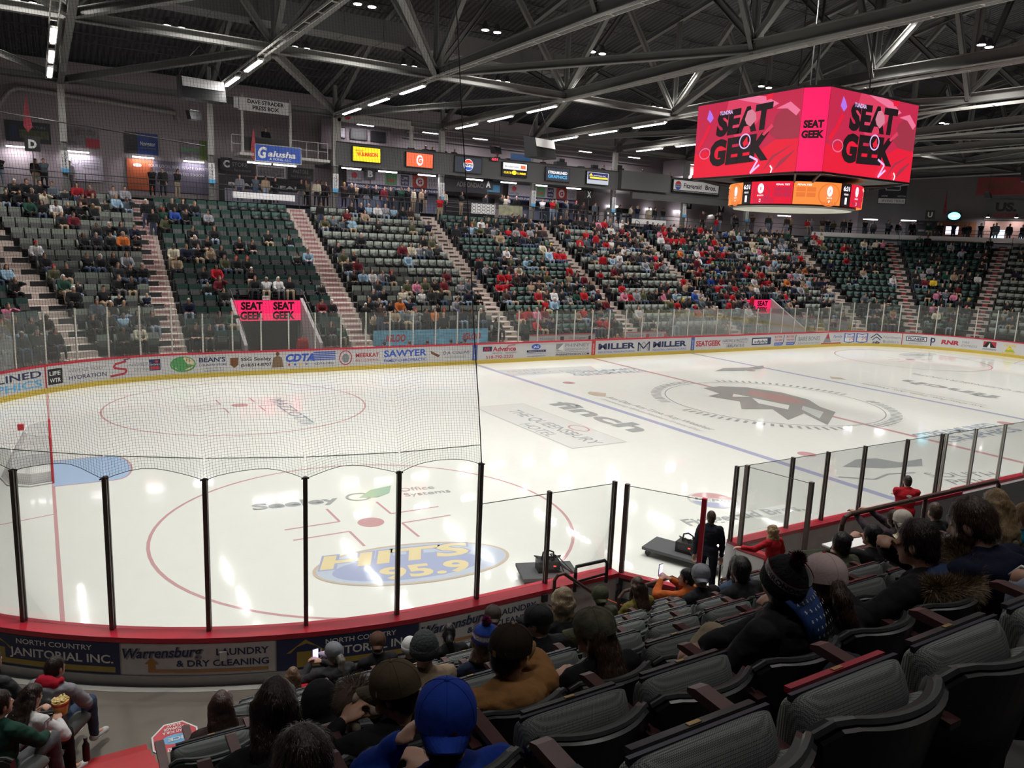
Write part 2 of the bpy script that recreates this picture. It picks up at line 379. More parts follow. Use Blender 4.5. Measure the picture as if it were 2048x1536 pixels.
# cap rail: wide and near the camera, slim on the far side
m1 = MB(); ribbon(m1, 0, near_s(-9), rectp(-.02, .15, 1.02, 1.09), RAIL); m1.build('cap_rail', boards)
m1 = MB(); ribbon(m1, near_s(-9), S0, rectp(.02, .27, 1.02, 1.09), RAIL); m1.build('cap_rail', boards)
m1 = MB(); ribbon(m1, S1, S1 + 24, rectp(.03, .345, 1.02, 1.09), RAIL); m1.build('cap_rail', boards)
m1 = MB(); ribbon(m1, S1 + 24, PER, rectp(-.02, .15, 1.02, 1.09), RAIL); m1.build('cap_rail', boards)
m1 = MB(); ribbon(m1, S1, S1 + 16, rectp(.27, .33, .40, 1.02), BOUT); ribbon(m1, S1, S1 + 16, rectp(.27, .36, .43, .555), LSTEEL); m1.build('outer_panel', boards)
m1 = MB(); ribbon(m1, near_s(8), S0, rectp(.24, .26, .32, 1.02), BOUT); m1.build('outer_panel', boards)
m1 = MB(); ribbon(m1, S1, S1 + 16, rectp(.44, .54, .40, .446), LSTEEL); m1.build('floor_strip', boards)
fm = lambda u, v, d: (lambda q: (q.x, q.y, v))(bpt(u, -.003 - d)[0])
def ad(f, name='advert'):
    D = Dec(fm, .0, .0012); f(D); return D.build(name, boards)
LOGR = mat('logo_crimson', (.45, .03, .05), .4); HOTP = mat('magenta_print', (.3, .03, .1), .4)
def a1(D): D.text('STREAMLINED', -32.1, .66, .26, NAVY, 4.4, bold=.02); D.text('GRAPHICS', -31.2, .3, .28, SKY, 3.5, bold=.02)
def a2(D): D.rect(-27.45, .3, -26.85, .9, BLACK); D.text('LIFE', -27.15, .65, .16, WHITE, .45, align='c', bold=.02); D.text('WTR', -27.15, .38, .16, WHITE, .45, align='c', bold=.02)
def a3(D): D.text('WHOLE BODY', -26.6, .66, .15, GREY, 1.5); D.text('HYDRATION', -26.6, .38, .16, NAVY, 1.5, bold=.01)
def a4(D):
    D.line([(-24.3, .9), (-24.75, .8), (-24.8, .66), (-24.3, .55), (-24.35, .4), (-24.95, .32)], .09, LOGR); D.line([(-24.4, .95), (-24.15, 1.0)], .04, NAVY); D.text('NYMERS', -24.2, .66, .13, GREY, .9); D.text('DRYWALL', -24.0, .46, .1, GREY, .75)
def a5(D): D.rect(-23.4, .42, -22.95, .9, NAVY); D.rect(-23.36, .46, -22.99, .6, LOGR); D.text('CERTIFIED', -23.18, .64, .07, WHITE, .4, align='c'); D.ell(-23.1, .8, .08, .05, LOGR)
def a6(D): D.ell(-22.05, .62, .52, .34, GRN, 32); D.ell(-22.05, .64, .46, .29, CREAM, 32); D.ell(-22.0, .55, .25, .14, mat('rust_print', (.5, .12, .03))); D.text("BEAN'S", -22.05, .74, .12, BRN, .6, align='c')
def a7(D): D.text("BEAN'S", -21.4, .68, .2, NAVY, 1.1, bold=.03); D.text('COUNTRY STORE', -21.4, .5, .1, NAVY, 1.15, bold=.01); D.text('ROUTE 9', -21.1, .36, .07, GREY, .6); D.text('QUEENSBURY, NY', -21.2, .26, .07, GREY, .8)
def a8(D): D.rect(-20.1, .5, -19.75, .82, BRN); D.poly([(-20.1, .5), (-19.92, .36), (-19.75, .5)], BRN); D.text('SSG Seeley', -19.65, .66, .15, BLACK, 1.35, bold=.02); D.text('(518)514-8707', -19.65, .4, .14, BLACK, 1.35, bold=.02)
def a9(D): D.ell(-18.02, .92, .08, .1, BRN); D.poly([(-18.28, .3), (-17.76, .3), (-17.82, .75), (-18.02, .84), (-18.22, .75)], mat('camouflage_brown', (.2, .13, .07), var=.6, scale=30))
def a10(D):
    D.text('CDTA', -17.65, .55, .34, BLUE, 1.35, bold=.05, shear=.2); [D.rect(-16.55 + .05 * i, .56 + .085 * i, -15.3, .61 + .085 * i, BLUE) for i in range(5)]
    D.text('CDTA.ORG', -16.3, .34, .11, NAVY, .9); [D.ell(-17.5 + .27 * i, .4, .05, .05, (LOGR, BLUE, YEL, GREY)[i]) for i in range(4)]
def a11(D): D.ring(-14.8, .62, .3, .33, .05, LOGR); D.ell(-14.8, .6, .18, .22, GREY); D.text('MEERKAT', -14.3, .62, .2, LOGR, 1.2, bold=.03); D.text('PEST CONTROL', -14.3, .4, .12, LOGR, 1.2)
def a12(D): D.text('SAWYER', -12.85, .58, .33, BLUE, 2.3, bold=.03); D.text('FAMILY CHIROPRACTIC', -12.85, .32, .14, BLUE, 2.3, bold=.02)
def a13(D): D.poly([(-10.35, .8), (-9.8, .55), (-9.9, .45), (-10.3, .65)], BRN); D.text('D.A. COLLINS', -9.6, .58, .17, NAVY, 1.5); D.text('COMPANIES', -9.5, .4, .08, GREY, 1.2)
def a14(D): D.rect(-7.92, .0, -7.62, 1.02, mat('blue_line_strip', (.05, .1, .33), .35)); D.text('DAVIES DAVIES', -7.72, .25, .1, WHITE, .6, rot=PI / 2)
def a15(D):
    D.rect(-7.3, .64, -6.75, .9, NAVY); D.text('AR', -7.25, .68, .18, RED, .4, bold=.03); D.text('Advance', -6.7, .64, .25, LOGR, 1.45, bold=.03); D.text('RENTAL', -6.7, .5, .08, NAVY, .6); D.text('SALES SUPPLY', -5.9, .5, .08, NAVY, .75); D.text('518-792-2222', -7.1, .26, .16, LOGR, 1.7, bold=.01)
    D.line([(-5.9, .75), (-5.7, .93), (-5.3, .95)], .04, LOGR)
def a16(D): D.ell(-3.95, .8, .3, .15, BLUE); D.text('JAG', -3.95, .74, .12, WHITE, .35, align='c', bold=.03); D.rect(-4.55, .5, -3.3, .62, NAVY); D.text('DESIGN BUILD', -3.92, .53, .06, WHITE, 1.0, align='c'); D.text('COMMERCIAL CONSTRUCTION', -3.92, .4, .06, BLUE, 1.3, align='c'); D.text('www.jagdesignbuild.com', -3.92, .26, .07, NAVY, 1.2, align='c')
def a17(D):
    D.rect(-2.62, .5, -2.12, .92, GREY); D.poly([(-2.12, .5), (-2.12, .92), (-2.5, .6)], WHITE); D.text('pdg', -2.6, .54, .12, WHITE, .3); D.text('PHINNEY', -2.0, .72, .2, GREY, 1.7, bold=.01); D.text('DESIGNGROUP', -2.0, .52, .13, GREY, 1.65); D.rect(-2.62, .42, -.3, .44, GREY); D.text('PHINNEYDESIGN.COM', -2.6, .24, .12, NAVY, 2.3, bold=.01)
def a18(D): D.rect(-.14, .0, .14, 1.02, mat('red_line_strip', (.5, .04, .05), .35)); D.text('DAVIES DAVIES', .04, .25, .09, WHITE, .6, rot=PI / 2)
def a19(D):
    for u in (.35, 4.5):
        D.text('MILLER', u, .5, .34, NAVY, 2.75, bold=.04); D.text('INDUSTRIAL MANUFACTURING', u, .27, .12, BLUE, 2.75)
    D.line([(3.35, .3), (3.35, .82), (3.75, .45), (4.2, .85), (4.2, .3)], .09, NAVY); D.line([(3.5, .3), (3.5, .6), (3.75, .85), (4.05, .55), (4.05, .3)], .05, GREY)
def a20(D): D.rect(7.62, .0, 7.92, 1.02, mat('blue_line_strip', (.05, .1, .33), .35)); D.text('DAVIES DAVIES', 7.81, .25, .09, WHITE, .6, rot=PI / 2)
def a21(D): D.text('SEATGEEK', 8.05, .44, .34, LOGR, 2.2, bold=.04)
def a22(D): D.text('HARDING & MAZZOTTI', 10.4, .62, .2, NAVY, 2.3); D.rect(10.4, .54, 12.7, .555, NAVY); D.text('1800LAW1010', 10.8, .28, .2, NAVY, 1.6)
def a23(D): D.rect(13.1, .36, 14.95, .84, NAVY); D.rect(13.2, .44, 14.6, .76, WHITE); D.text('cdphp', 13.35, .5, .2, NAVY, 1.2, bold=.02)
def a24(D):
    for u in (15.3, 16.5): D.text('BUTTER', u, .78, .13, LOGR, .75, bold=.02); D.text('THAN NEW', u, .56, .13, LOGR, .8, bold=.02); D.rect(u, .26, u + .8, .46, BLUE); D.text('PAINTING', u + .4, .31, .1, WHITE, .7, align='c'); D.line([(u + .95, .95), (u + .9, .5), (u + .8, .3)], .06, NAVY)
def a25(D): D.text('BARE BONES', 17.75, .5, .3, GREY, 2.3, bold=.02); D.text('FURNITURE & MATTRESS', 17.75, .27, .12, GREY, 2.3)
def a26(D): D.poly([(20.4, .3), (20.9, 1.0), (21.3, .3)], GREY); D.poly([(20.65, .6), (20.9, 1.0), (21.1, .6)], LOGR); D.rect(20.2, .2, 22.4, .28, LOGR); D.text('Family', 21.5, .62, .22, BLUE, 1.0, shear=.3); D.text('DANZ', 21.3, .4, .1, GREY, 1.0)
def a27(D):
    for u in (22.7, 23.85):
        D.poly([(u, .3), (u + .5, .22), (u + 1.0, .3), (u + 1.0, .95), (u + .5, .85), (u, .95)], BLUE); D.poly([(u + .05, .35), (u + .5, .28), (u + .95, .35), (u + .95, .9), (u + .5, .8), (u + .05, .9)], WHITE)
        for i in range(3): D.rect(u + .5, .32 + .12 * i, u + .92, .37 + .12 * i, LOGR)
        D.text('USPA', u + .08, .62, .14, BLUE, .85)
def a28(D): D.line([(25.1, .6), (25.55, .92), (26.0, .6)], .07, NAVY); D.line([(25.25, .45), (25.55, .7), (25.9, .45)], .06, NAVY); D.text('nb', 25.3, .2, .2, NAVY, .55, bold=.03); D.text('Northern', 26.1, .6, .2, GREY, 1.25); D.text('Builders', 26.1, .28, .2, GREY, 1.15)
def a29(D): D.rect(27.44, .0, 27.5, 1.02, LOGR); D.rect(-27.57, 0, -27.5, 1.02, LOGR)
def a30(D): D.rect(27.75, .5, 29.15, .86, NAVY); D.rect(27.8, .55, 29.1, .81, WHITE); D.text('PIONEER', 27.88, .58, .2, NAVY, 1.15, bold=.03); D.text('pioneerny.com', 28.0, .3, .1, GREY, .95)
def a31(D): D.ring(29.55, .66, .12, .14, .08, NAVY); D.line([(29.45, .25), (29.45, .85)], .08, NAVY)
def a32(D): D.text('RNR', 30.1, .45, .3, LOGR, 1.15, bold=.05, shear=.1); D.text('TIRE', 31.4, .62, .16, GREY, .5, shear=.2); D.text('EXPRESS', 31.4, .38, .16, GREY, 1.0, shear=.2)
def a33(D): D.rect(32.75, .5, 33.55, .92, BLACK); D.poly([(32.75, .55), (33.0, .92), (32.75, .92)], LOGR); D.poly([(33.15, .92), (33.55, .5), (33.55, .92)], LOGR); D.poly([(33.0, .5), (33.15, .85), (33.2, .5)], WHITE); D.text('ANDERSEN', 33.15, .32, .11, NAVY, .85, align='c')
def a34(D): D.poly([(34.1, .35), (34.4, .75), (34.8, .35)], mat('lime_print', (.35, .5, .05))); D.text('CURTIS', 34.4, .72, .15, YEL, .75, align='c', bold=.03); D.text('LUMBER', 34.4, .22, .15, YEL, .8, align='c', bold=.03); D.ell(34.4, .55, .2, .1, YEL)
for f in (a1, a2, a3, a4, a5, a6, a7, a8, a9, a10, a11, a12, a13, a14, a15, a16, a17, a18, a19, a20, a21, a22, a23, a24, a25, a26, a27, a28, a29, a30, a31, a32, a33, a34): ad(f)
# near outer adverts: u runs left to right as seen from the stand, 0 at x = -21.95
om = lambda u, v, d: (lambda q: (q.x, q.y, .565 + (v - .34) * .66))(bpt(near_s(-21.95) - u, .333 + d)[0])
def jan(D, u0, u1, arrow=True):
    D.rect(u0, .34, u1, 1.01, NAVY); W = u1 - u0; a = .38
    D.poly([(u0 + .12, .70), (u0 + .36, .98), (u0 + .62, .70)], GOLD); D.poly([(u0 + .25, .42), (u0 + .5, .42), (u0 + .5, .72), (u0 + .25, .72)], GOLD); D.rect(u0 + .25, .38, u1 - .06, .5, GOLD)
    D.text('NORTH COUNTRY', u0 + W * .58, .84, .11, WHITE, W * .5, align='c', bold=.015); D.text('JANITORIAL INC.', u0 + W * .62, .58, .18, WHITE, W * .68, align='c', bold=.02)
def war(D, u0, u1):
    D.rect(u0, .34, u1, 1.01, mat('white_advert_panel', (.55, .54, .55), .4)); W = u1 - u0
    D.text('Warrensburg', u0 + .05, .68, .22, GREY, W * .52, bold=.05, shear=.35, rot=.07); D.text('Warrensburg', u0 + .03, .69, .22, NAVY, W * .52, bold=.02, shear=.35, rot=.07)
    D.text('LAUNDRY', u0 + W * .62, .76, .15, NAVY, W * .34, bold=.02); D.text('& DRY CLEANING', u0 + W * .36, .53, .14, NAVY, W * .60, bold=.02)
    D.poly([(u0 + W * .15, .58), (u0 + W * .2, .73), (u0 + W * .25, .58)], ORNG); D.rect(u0 + W * .175, .42, u0 + W * .225, .6, ORNG); D.rect(u0 + W * .175, .4, u1 - .08, .46, ORNG)
for fn, a, b in ((jan, -6.65, -4.62), (war, -4.6, -2.72), (jan, -2.7, -.84), (war, -.82, 1.16)):
    D = Dec(om, .002, .0012); fn(D, a, b); D.build('advert', boards)
m1 = MB()
for u, v in ((-3.35, .76), (1.22, .95), (1.25, .62)):
    q = Vector(om(u, v, .02)); m1.box(q, (.09, .05, .12), ALU if v < .8 else BLACK)
m1.build('outlet_box', boards)
# ================================================================= GLASS, POSTS, NET, GATE
GL_N = glassmat('near_rink_glass', (.975, .985, .98), .35, .015); GL_F = glassmat('far_rink_glass', (.92, .94, .93), .5, .045)
GEDGE = mat('glass_edge', (.05, .07, .06), .3)
NPOST = mat('shaded_aluminium_post', (.13, .11, .10), .38, .4, var=.3, scale=12); FPOST = mat('pale_glass_post', (.62, .61, .56), .4)  # near posts: shade on the aluminium is put into their dark colour
ORD = ['first', 'second', 'third', 'fourth', 'fifth', 'sixth', 'seventh', 'eighth', 'ninth', 'tenth', 'eleventh', 'twelfth', 'thirteenth', 'fourteenth', 'fifteenth', 'sixteenth', 'seventeenth', 'eighteenth', 'nineteenth', 'twentieth']
def nth(i): return ORD[i] if i < 20 else 'twenty-' + ORD[i - 20] if i < 29 else 'thirtieth' if i == 29 else 'thirty-' + ORD[i - 30]
def post(s, off, z0, z1, m, label, group, w=.058, dpt=.08):
    q, n = bpt(s, off); t = MB(); rz = math.atan2(n.y, n.x)
    t.box((0, 0, (z1 - z0) / 2), (dpt, w * .45, z1 - z0), m); t.box((-dpt * .25, 0, (z1 - z0) / 2), (dpt * .3, w, z1 - z0), m); t.box((dpt * .3, 0, (z1 - z0) / 2), (dpt * .3, w, z1 - z0), m)
    o = t.build('glass_post', None, (q.x, q.y, z0), label=label, cat='post', group=group); o.rotation_euler = (0, 0, rz); return o
def pane(p, q, z0, z1, m, label, group, top=True):
    p = Vector((p[0], p[1], 0)); q = Vector((q[0], q[1], 0)); d = q - p; c = (p + q) / 2; t = MB()
    t.box((0, 0, (z1 - z0) / 2), (d.length - .03, .012, z1 - z0), m)
    o = t.build('plexiglass_shield', None, (c.x, c.y, z0), label=label, cat='glass panel', group=group); o.rotation_euler = (0, 0, math.atan2(d.y, d.x))
    if top:
        t = MB(); t.box((0, 0, z1 - z0 + .003), (d.length - .03, .014, .008), GEDGE); t.build('pane_edge', o)
    return o
SL = near_s(-21.81)
# tall corner posts under the net
cor = [SL + 1.235 * i for i in range(8)]
cornames = ['tallest dark glass post at the right edge of the safety net'] + ['dark glass post under the safety net, %s to the left of the net edge' % nth(i) for i in range(7)]
for i, s in enumerate(cor):
    post(s, .12, 1.07, 3.19, NPOST, cornames[i], 'tall posts under the safety net')
    if i: a, b = bpt(cor[i - 1], .12)[0], bpt(s, .12)[0]; pane(a, b, 1.09, 3.46, GL_N, 'clear glass pane below the net, %s from its right edge' % nth(i - 1), 'tall corner panes')
xs = [-21.81, -20.58, -19.3]
for i, x in enumerate(xs):
    if i:
        post(near_s(x), .12, 1.07, 2.6, NPOST, ['', 'short dark post halfway between net edge and open gate', 'dark hinge post on the left of the open rink gate'][i], 'short posts beside the gate')
        pane((xs[i - 1], -13.07), (x, -13.07), 1.09, 2.56, GL_N, ['', 'low glass pane joined to the right edge post of the net', 'low glass pane just left of the open rink gate'][i], 'low panes beside the gate')
xs = [-16.45, -14.92, -13.87, -12.68, -11.2, -9.88, -9.72, -8.5, -7.2, -5.9, -4.6]
for i, x in enumerate(xs):
    post(near_s(x), .1, 1.07, 2.52, NPOST if i < 4 else FPOST if i > 5 else NPOST, 'glass post right of the open gate, %s from the gate' % nth(i), 'posts right of the gate')
    if i and i != 6: pane((xs[i - 1], -13.05), (x, -13.05), 1.09, 2.5, GL_N, 'glass pane right of the open gate, %s from the gate' % nth(i - (1 if i < 7 else 2)), 'panes right of the gate')
# far glass all round
s_list = [-33.6 + 1.24 * i for i in range(57)]
for i, s in enumerate(s_list):
    tall = abs(s) > 22; zt = 3.15 if tall else 2.78
    if s < 0: lb = 'pale glass post on far boards, %s left of the red centre line' % nth(int(-s / 1.24))
    else: lb = 'pale glass post on far boards, %s right of the red centre line' % nth(int(s / 1.24))
    post(s, .1, 1.05, zt, FPOST, lb, 'far glass posts', .06, .06)
    if i:
        a, b = bpt(s_list[i - 1], .1)[0], bpt(s, .1)[0]
        pane(a, b, 1.09, zt - .02, GL_F, lb.replace('glass post', 'rink glass pane').replace('pale ', 'hazy ').replace('on far', 'above far'), 'far glass panes', False)
# ---- safety net
NETM = mat('black_net_cord', (.02, .02, .022), .7)
def make_net():
    NP, cells = 8, 32; nu = (NP - 1) * cells + 1; cell = 1.235 / cells; nz = 188
    U = np.arange(nu) / cells; Z = np.zeros((nu, nz)); X = np.zeros((nu, nz)); Y = np.zeros((nu, nz))
    fr = U - np.floor(U); arch = .13 * (1 - (2 * fr - 1) ** 2); arch[-1] = 0
    for i in range(nu):
        q, n = bpt(SL + U[i] * 1.235, .0)
        w = np.arange(nz); zz = 3.17 + arch[i] * np.exp(-w / 22.) + w * cell * 1.0
        off = .10 + .035 * math.cos(2 * PI * fr[i]) * np.exp(-w / 60.) + .012 * np.sin(w * .09 + U[i] * 5.1) + .02 * np.sin(w * .021 + U[i] * 2.3)
        lean = -.14 * (zz - 3.17)      # hangs inward towards the roof cable
        X[i] = q.x + n.x * off - .045 * (zz - 3.17); Y[i] = q.y + n.y * off - n.y * .0 + .10 * (zz - 3.17); Z[i] = zz + .01 * np.sin(U[i] * 9 + w * .05)
    P = np.stack([X, Y, Z], -1); r = .0014
    def cords(P):        # P: lines x points x 3, triangular section cords
        a, b, _ = P.shape; offs = np.array([(0, r, r * .6), (r, -r * .5, -r * .6), (-r, -r * .5, 0)])
        V = (P[:, :, None, :] + offs[None, None]).reshape(-1, 3)
        k = np.arange(a * b).reshape(a, b)[:, :-1].ravel() * 3; F = []
        for j in range(3): F.append(np.stack([k + j, k + (j + 1) % 3, k + 3 + (j + 1) % 3, k + 3 + j], -1))
        return V, np.concatenate(F)
    V1, F1 = cords(P[:, ::1]); V2, F2 = cords(P.transpose(1, 0, 2))
    me = npmesh('safety_net', np.concatenate([V1, V2]), np.concatenate([F1, F2 + len(V1)]), [NETM])
    net = link('safety_net', me, None, label='black safety net hanging from the roof above the corner glass', cat='net')
    t = MB(); t.tube([tuple(P[0, j]) for j in range(0, nz, 12)] + [tuple(P[0, -1])], .008, NETM, 5); t.tube([tuple(P[i, 0]) for i in range(0, nu, 4)], .0045, NETM, 5)
    t.tube([tuple(P[i, -1]) for i in range(0, nu, 16)], .012, NETM, 5)
    t.build('edge_rope', net)
    t = MB()
    for i in range(0, nu, 64): e = P[i, -1]; t.tube([tuple(e), (e[0] - .1, e[1] + .2, 13.9)], .006, NETM, 4)
    t.build('hanging_cable', net)
    t = MB()
    for i in range(0, nu, 32):
        e = P[i, 0]; t.tube([(e[0] - .05, e[1], e[2]), (e[0], e[1], e[2] + .02), (e[0] + .05, e[1], e[2])], .012, NETM, 5)
    t.build('tie', net)
make_net()
# ---- two gate leaves swung out over the walkway
def gate(x, y, dx, dy, label, flip):
    L = math.hypot(dx, dy); g = thing('rink_gate', label, 'gate', (x, y, 0), math.atan2(dy, dx), 'open rink gates')
    t = MB(); t.box((L / 2, 0, 1.05), (L, .14, .07), RAIL); t.build('cap_rail', g)
    t = MB(); t.box((L / 2, .05 * flip, .62), (L, .02, .76), BW); t.build('ice_side_panel', g)
    t = MB()
    for z in (.27, .6, .98): t.box((L / 2, 0, z), (L, .06, .05), DSTEEL)
    for u in (.03, L * .5, L - .03): t.box((u, 0, .62), (.05, .06, .74), DSTEEL)
    t.build('frame', g)
    t = MB(); t.box((L / 2, 0, 1.83), (L - .08, .012, 1.48), GL_N); t.box((L / 2, 0, 2.573), (L - .08, .014, .008), GEDGE); t.build('glass', g)
    t = MB(); t.box((.03, 0, 1.8), (.07, .07, 1.6), NPOST); t.box((L - .03, 0, 1.8), (.07, .07, 1.6), RAIL if flip > 0 else NPOST); t.build('upright', g)
    t = MB(); t.tube([(.0, -.07, .5), (.05, -.1, .55), (.05, -.1, .85), (0, -.07, .9)], .018, BPLAS, 6); t.box((.02, -.06, .7), (.08, .05, .16), BPLAS); t.build('latch', g)
gate(-19.22, -13.25, .68, -1.12, 'open rink gate leaf left of the person in the dark suit', 1)
gate(-16.45, -13.25, .25, -1.25, 'open rink gate leaf right of the person in the dark suit', -1)
# red striped edge of the gate sill
t = MB(); t.box((-17.85, -13.2, .06), (2.8, .5, .12), DSTEEL); t.build('gate_sill', None, label='dark threshold between the two open gate leaves', cat='threshold')
# ---- goal
def make_goal():
    g = thing('hockey_goal', 'red pipe hockey goal with white net at left of the ice', 'goal', (-27.13, 0, 0), 0)
    R = mat('goal_red', (.55, .02, .04), .35); t = MB()
    t.tube([(0, -.915, 0), (0, -.915, 1.17), (0, -.87, 1.22), (0, .87, 1.22), (0, .915, 1.17), (0, .915, 0)], .03, R, 8); t.build('frame', g)
    t = MB(); base = [(0, -.915, .03), (-.5, -1.05, .03), (-.95, -.75, .03), (-1.12, 0, .03), (-.95, .75, .03), (-.5, 1.05, .03), (0, .915, .03)]
    top = [(0, -.87, 1.2), (-.25, -.8, 1.2), (-.5, -.5, 1.2), (-.55, 0, 1.2), (-.5, .5, 1.2), (-.25, .8, 1.2), (0, .87, 1.2)]
    t.tube(base, .022, WHITE, 6); t.tube(top, .02, WHITE, 6); t.build('base_frame', g)
    t = MB(); NW = mat('white_goal_net', (.72, .70, .70), .8)
    def lerp(a, b, f): return tuple(a[i] + (b[i] - a[i]) * f for i in range(3))
    def path(P, f):
        k = f * (len(P) - 1); i = min(int(k), len(P) - 2); return lerp(P[i], P[i + 1], k - i)
    for i in range(61):
        f = i / 60; a, b = path(base, f), path(top, f); m = ((a[0] + b[0]) / 2 - .02, (a[1] + b[1]) / 2, .62); t.tube([a, m, b], .0035, NW, 3, cap=False)
    for j in range(1, 22):
        h = j / 22; t.tube([lerp(path(base, i / 24), path(top, i / 24), h) for i in range(25)], .0035, NW, 3, cap=False)
    for j in range(12): y = -.8 + 1.6 * j / 11; t.tube([(0, y, 1.2), (-.5, y * .65, 1.2)], .003, NW, 3, cap=False)
    t.build('netting', g)
    t = MB(); ribs = [(0, -.86, .02), (-.45, -.95, .02), (-.85, -.65, .02), (-1.0, 0, .02), (-.85, .65, .02), (-.45, .95, .02), (0, .86, .02)]
    vs = ribs + [(x, y, .3) for x, y, z in ribs]; t.add(vs, [(i, i + 1, i + 8, i + 7) for i in range(6)], WHITE); o = t.build('skirt', g)
    t = MB(); t.box((-.62, 0, 1.28), (.14, .14, .14), R); t.build('water_bottle_holder', g)
make_goal()
# ---- equipment dollies on the ice
def dolly(x, y, rz, L, W, label):
    g = thing('equipment_dolly', label, 'dolly', (x, y, 0), rz, 'equipment dollies on the ice'); CAR = mat('charcoal_carpet', (.09, .095, .10), .9, var=.4, scale=40, bump=.3)
    t = MB(); t.box((0, 0, .17), (L, W, .06), CAR); t.build('deck', g)
    for sx in (-1, 1):
        for sy in (-1, 1):
            t = MB(); a, b = sx * (L / 2 - .1), sy * (W / 2 - .1); t.tube([(a, b - .02, .065), (a, b + .02, .065)], .06, BPLAS, 12); t.box((a, b, .12), (.05, .06, .06), DSTEEL); t.build('caster', g)
    g2 = thing('control_box', 'black electric control box with carry handle on the %s dolly' % label.split()[0], 'control box', (x, y, .2), rz, 'boxes on the dollies')
    t = MB(); t.box((0, 0, .11), (.42, .3, .22), BPLAS); t.box((0, -.155, .12), (.3, .01, .1), DSTEEL); t.build('case', g2)
    t = MB(); t.tube([(-.12, 0, .22), (-.1, 0, .36), (0, 0, .4), (.1, 0, .36), (.12, 0, .22)], .018, BPLAS, 8); t.build('handle', g2)
    t = MB(); random.seed(3)
    for k in range(5):
        p = [(random.uniform(-.25, .25), random.uniform(-.2, .2), random.uniform(.22, .3)) for _ in range(3)] + [(random.uniform(.2, .5), -.3, .03)]; t.tube(p, .012, BPLAS, 6)
    t.build('cable', g2)
    t = MB(); t.box((.1, -.162, .14), (.05, .01, .02), mat('red_indicator', (1, .05, .03), emis=2.)); t.build('indicator_light', g2)
dolly(-19.1, -11.0, -.35, 1.1, .75, 'small charcoal dolly with a control box near the left gate leaf')
dolly(-15.95, -11.5, -1.15, 1.7, .75, 'long charcoal dolly seen through the left gate leaf beside the suited person')
# ================================================================= BOWL STANDS
TR, RS = .84, .48
class Block:
    def __init__(s, name, desc, A, B, n, colr, rows=15, z0=.9, o0=1.35, kind='s', c=None, a=None):
        s.name = name; s.desc = desc; s.kind = kind; s.x0, s.x1 = A, B; s.col = colr; s.rows = rows; s.z0 = z0; s.o0 = o0; s.c = c; s.a = a; s.n = Vector(n)
    def ends(s, off, trim=0.):
        if s.kind == 's': a, b = Vector((s.x0, HY + off, 0)), Vector((s.x1, HY + off, 0))
        else: a, b = [Vector((s.c[0] + (CR + off) * math.cos(t), s.c[1] + (CR + off) * math.sin(t), 0)) for t in s.a]
        if trim: d = (b - a).normalized(); a = a + d * trim; b = b - d * trim
        return a, b
SX = [-22.2, -13.32, -4.44, 4.44, 13.32, 22.2]
rd = math.radians
def wedge(name, desc, c, a0, a1, colr):
    m = rd((a0 + a1) / 2); return Block(name, desc, 0, 0, (-math.cos(m), -math.sin(m), 0), colr, kind='w', c=c, a=(rd(a0), rd(a1)))
CRt, CLt = (21.95, 4.42), (-21.95, 4.42)
BLK = [wedge('L2', 'at the far left edge', CLt, 135, 112.5, 'g'), wedge('L1', 'left of the leftmost red-striped stair', CLt, 112.5, 90, 'l'),
       Block('S1', 'with the left exit tunnel', SX[0], SX[1], (0, -1, 0), 'g'), Block('S2', 'between the two tunnels, under the yellow screen', SX[1], SX[2], (0, -1, 0), 'l'),
       Block('S3', 'at the far centre line', SX[2], SX[3], (0, -1, 0), 'g'), Block('S4', 'right of the far centre line', SX[3], SX[4], (0, -1, 0), 'l'),
       Block('S5', 'with the right exit tunnel', SX[4], SX[5], (0, -1, 0), 'g'), wedge('R1', 'just right of the right tunnel', CRt, 90, 67.5, 'l'),
       wedge('R2', 'in the far right corner', CRt, 67.5, 45, 'g'), wedge('R3', 'between the two red-tread stairs', CRt, 45, 22.5, 'g'), wedge('R4', 'at the right edge of the far stand', CRt, 22.5, 0, 'l')]
TUN = {'S1': (-19.05, -15.6, 4), 'S5': (16.4, 20.0, 4), 'S2': (-12.9, -6.3, 1)}
m1 = MB(); m2 = MB()
for b in BLK:
    for k in range(b.rows):
        z = b.z0 + RS * k; o0 = b.o0 + TR * k; o1 = o0 + TR + .05
        A0, B0 = b.ends(o0); A1, B1 = b.ends(o1); spans = [(0, 1)]
        if b.name in TUN and k < TUN[b.name][2]:
            x0, x1, _ = TUN[b.name]; w_ = b.x1 - b.x0; spans = [(0, (x0 - b.x0) / w_), ((x1 - b.x0) / w_, 1)]
        for f0, f1 in spans:
            if f1 - f0 < .01: continue
            q = [A0.lerp(B0, f0), A0.lerp(B0, f1), A1.lerp(B1, f1), A1.lerp(B1, f0)]; zb = z - RS - .02 if k else 0
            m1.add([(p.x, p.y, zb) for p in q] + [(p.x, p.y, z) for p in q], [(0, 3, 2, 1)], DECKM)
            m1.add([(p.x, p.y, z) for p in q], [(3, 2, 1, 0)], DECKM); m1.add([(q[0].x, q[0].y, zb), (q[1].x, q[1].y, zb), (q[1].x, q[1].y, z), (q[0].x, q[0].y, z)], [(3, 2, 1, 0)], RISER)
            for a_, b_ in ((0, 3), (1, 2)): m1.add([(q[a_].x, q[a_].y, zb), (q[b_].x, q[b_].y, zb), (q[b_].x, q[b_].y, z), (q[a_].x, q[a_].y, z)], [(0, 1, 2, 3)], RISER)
far_stand = m1.build('floor', None, kind='structure', label='stepped dark platforms of the far seating bowl', cat='stand')
m1 = MB()
m1.add([(q.x, q.y, .02) for o in (.2, 1.6) for q in [bpt(-34 + i, o)[0] for i in range(71)]], [(i, i + 1, 72 + i, 71 + i) for i in range(70)], CONC)
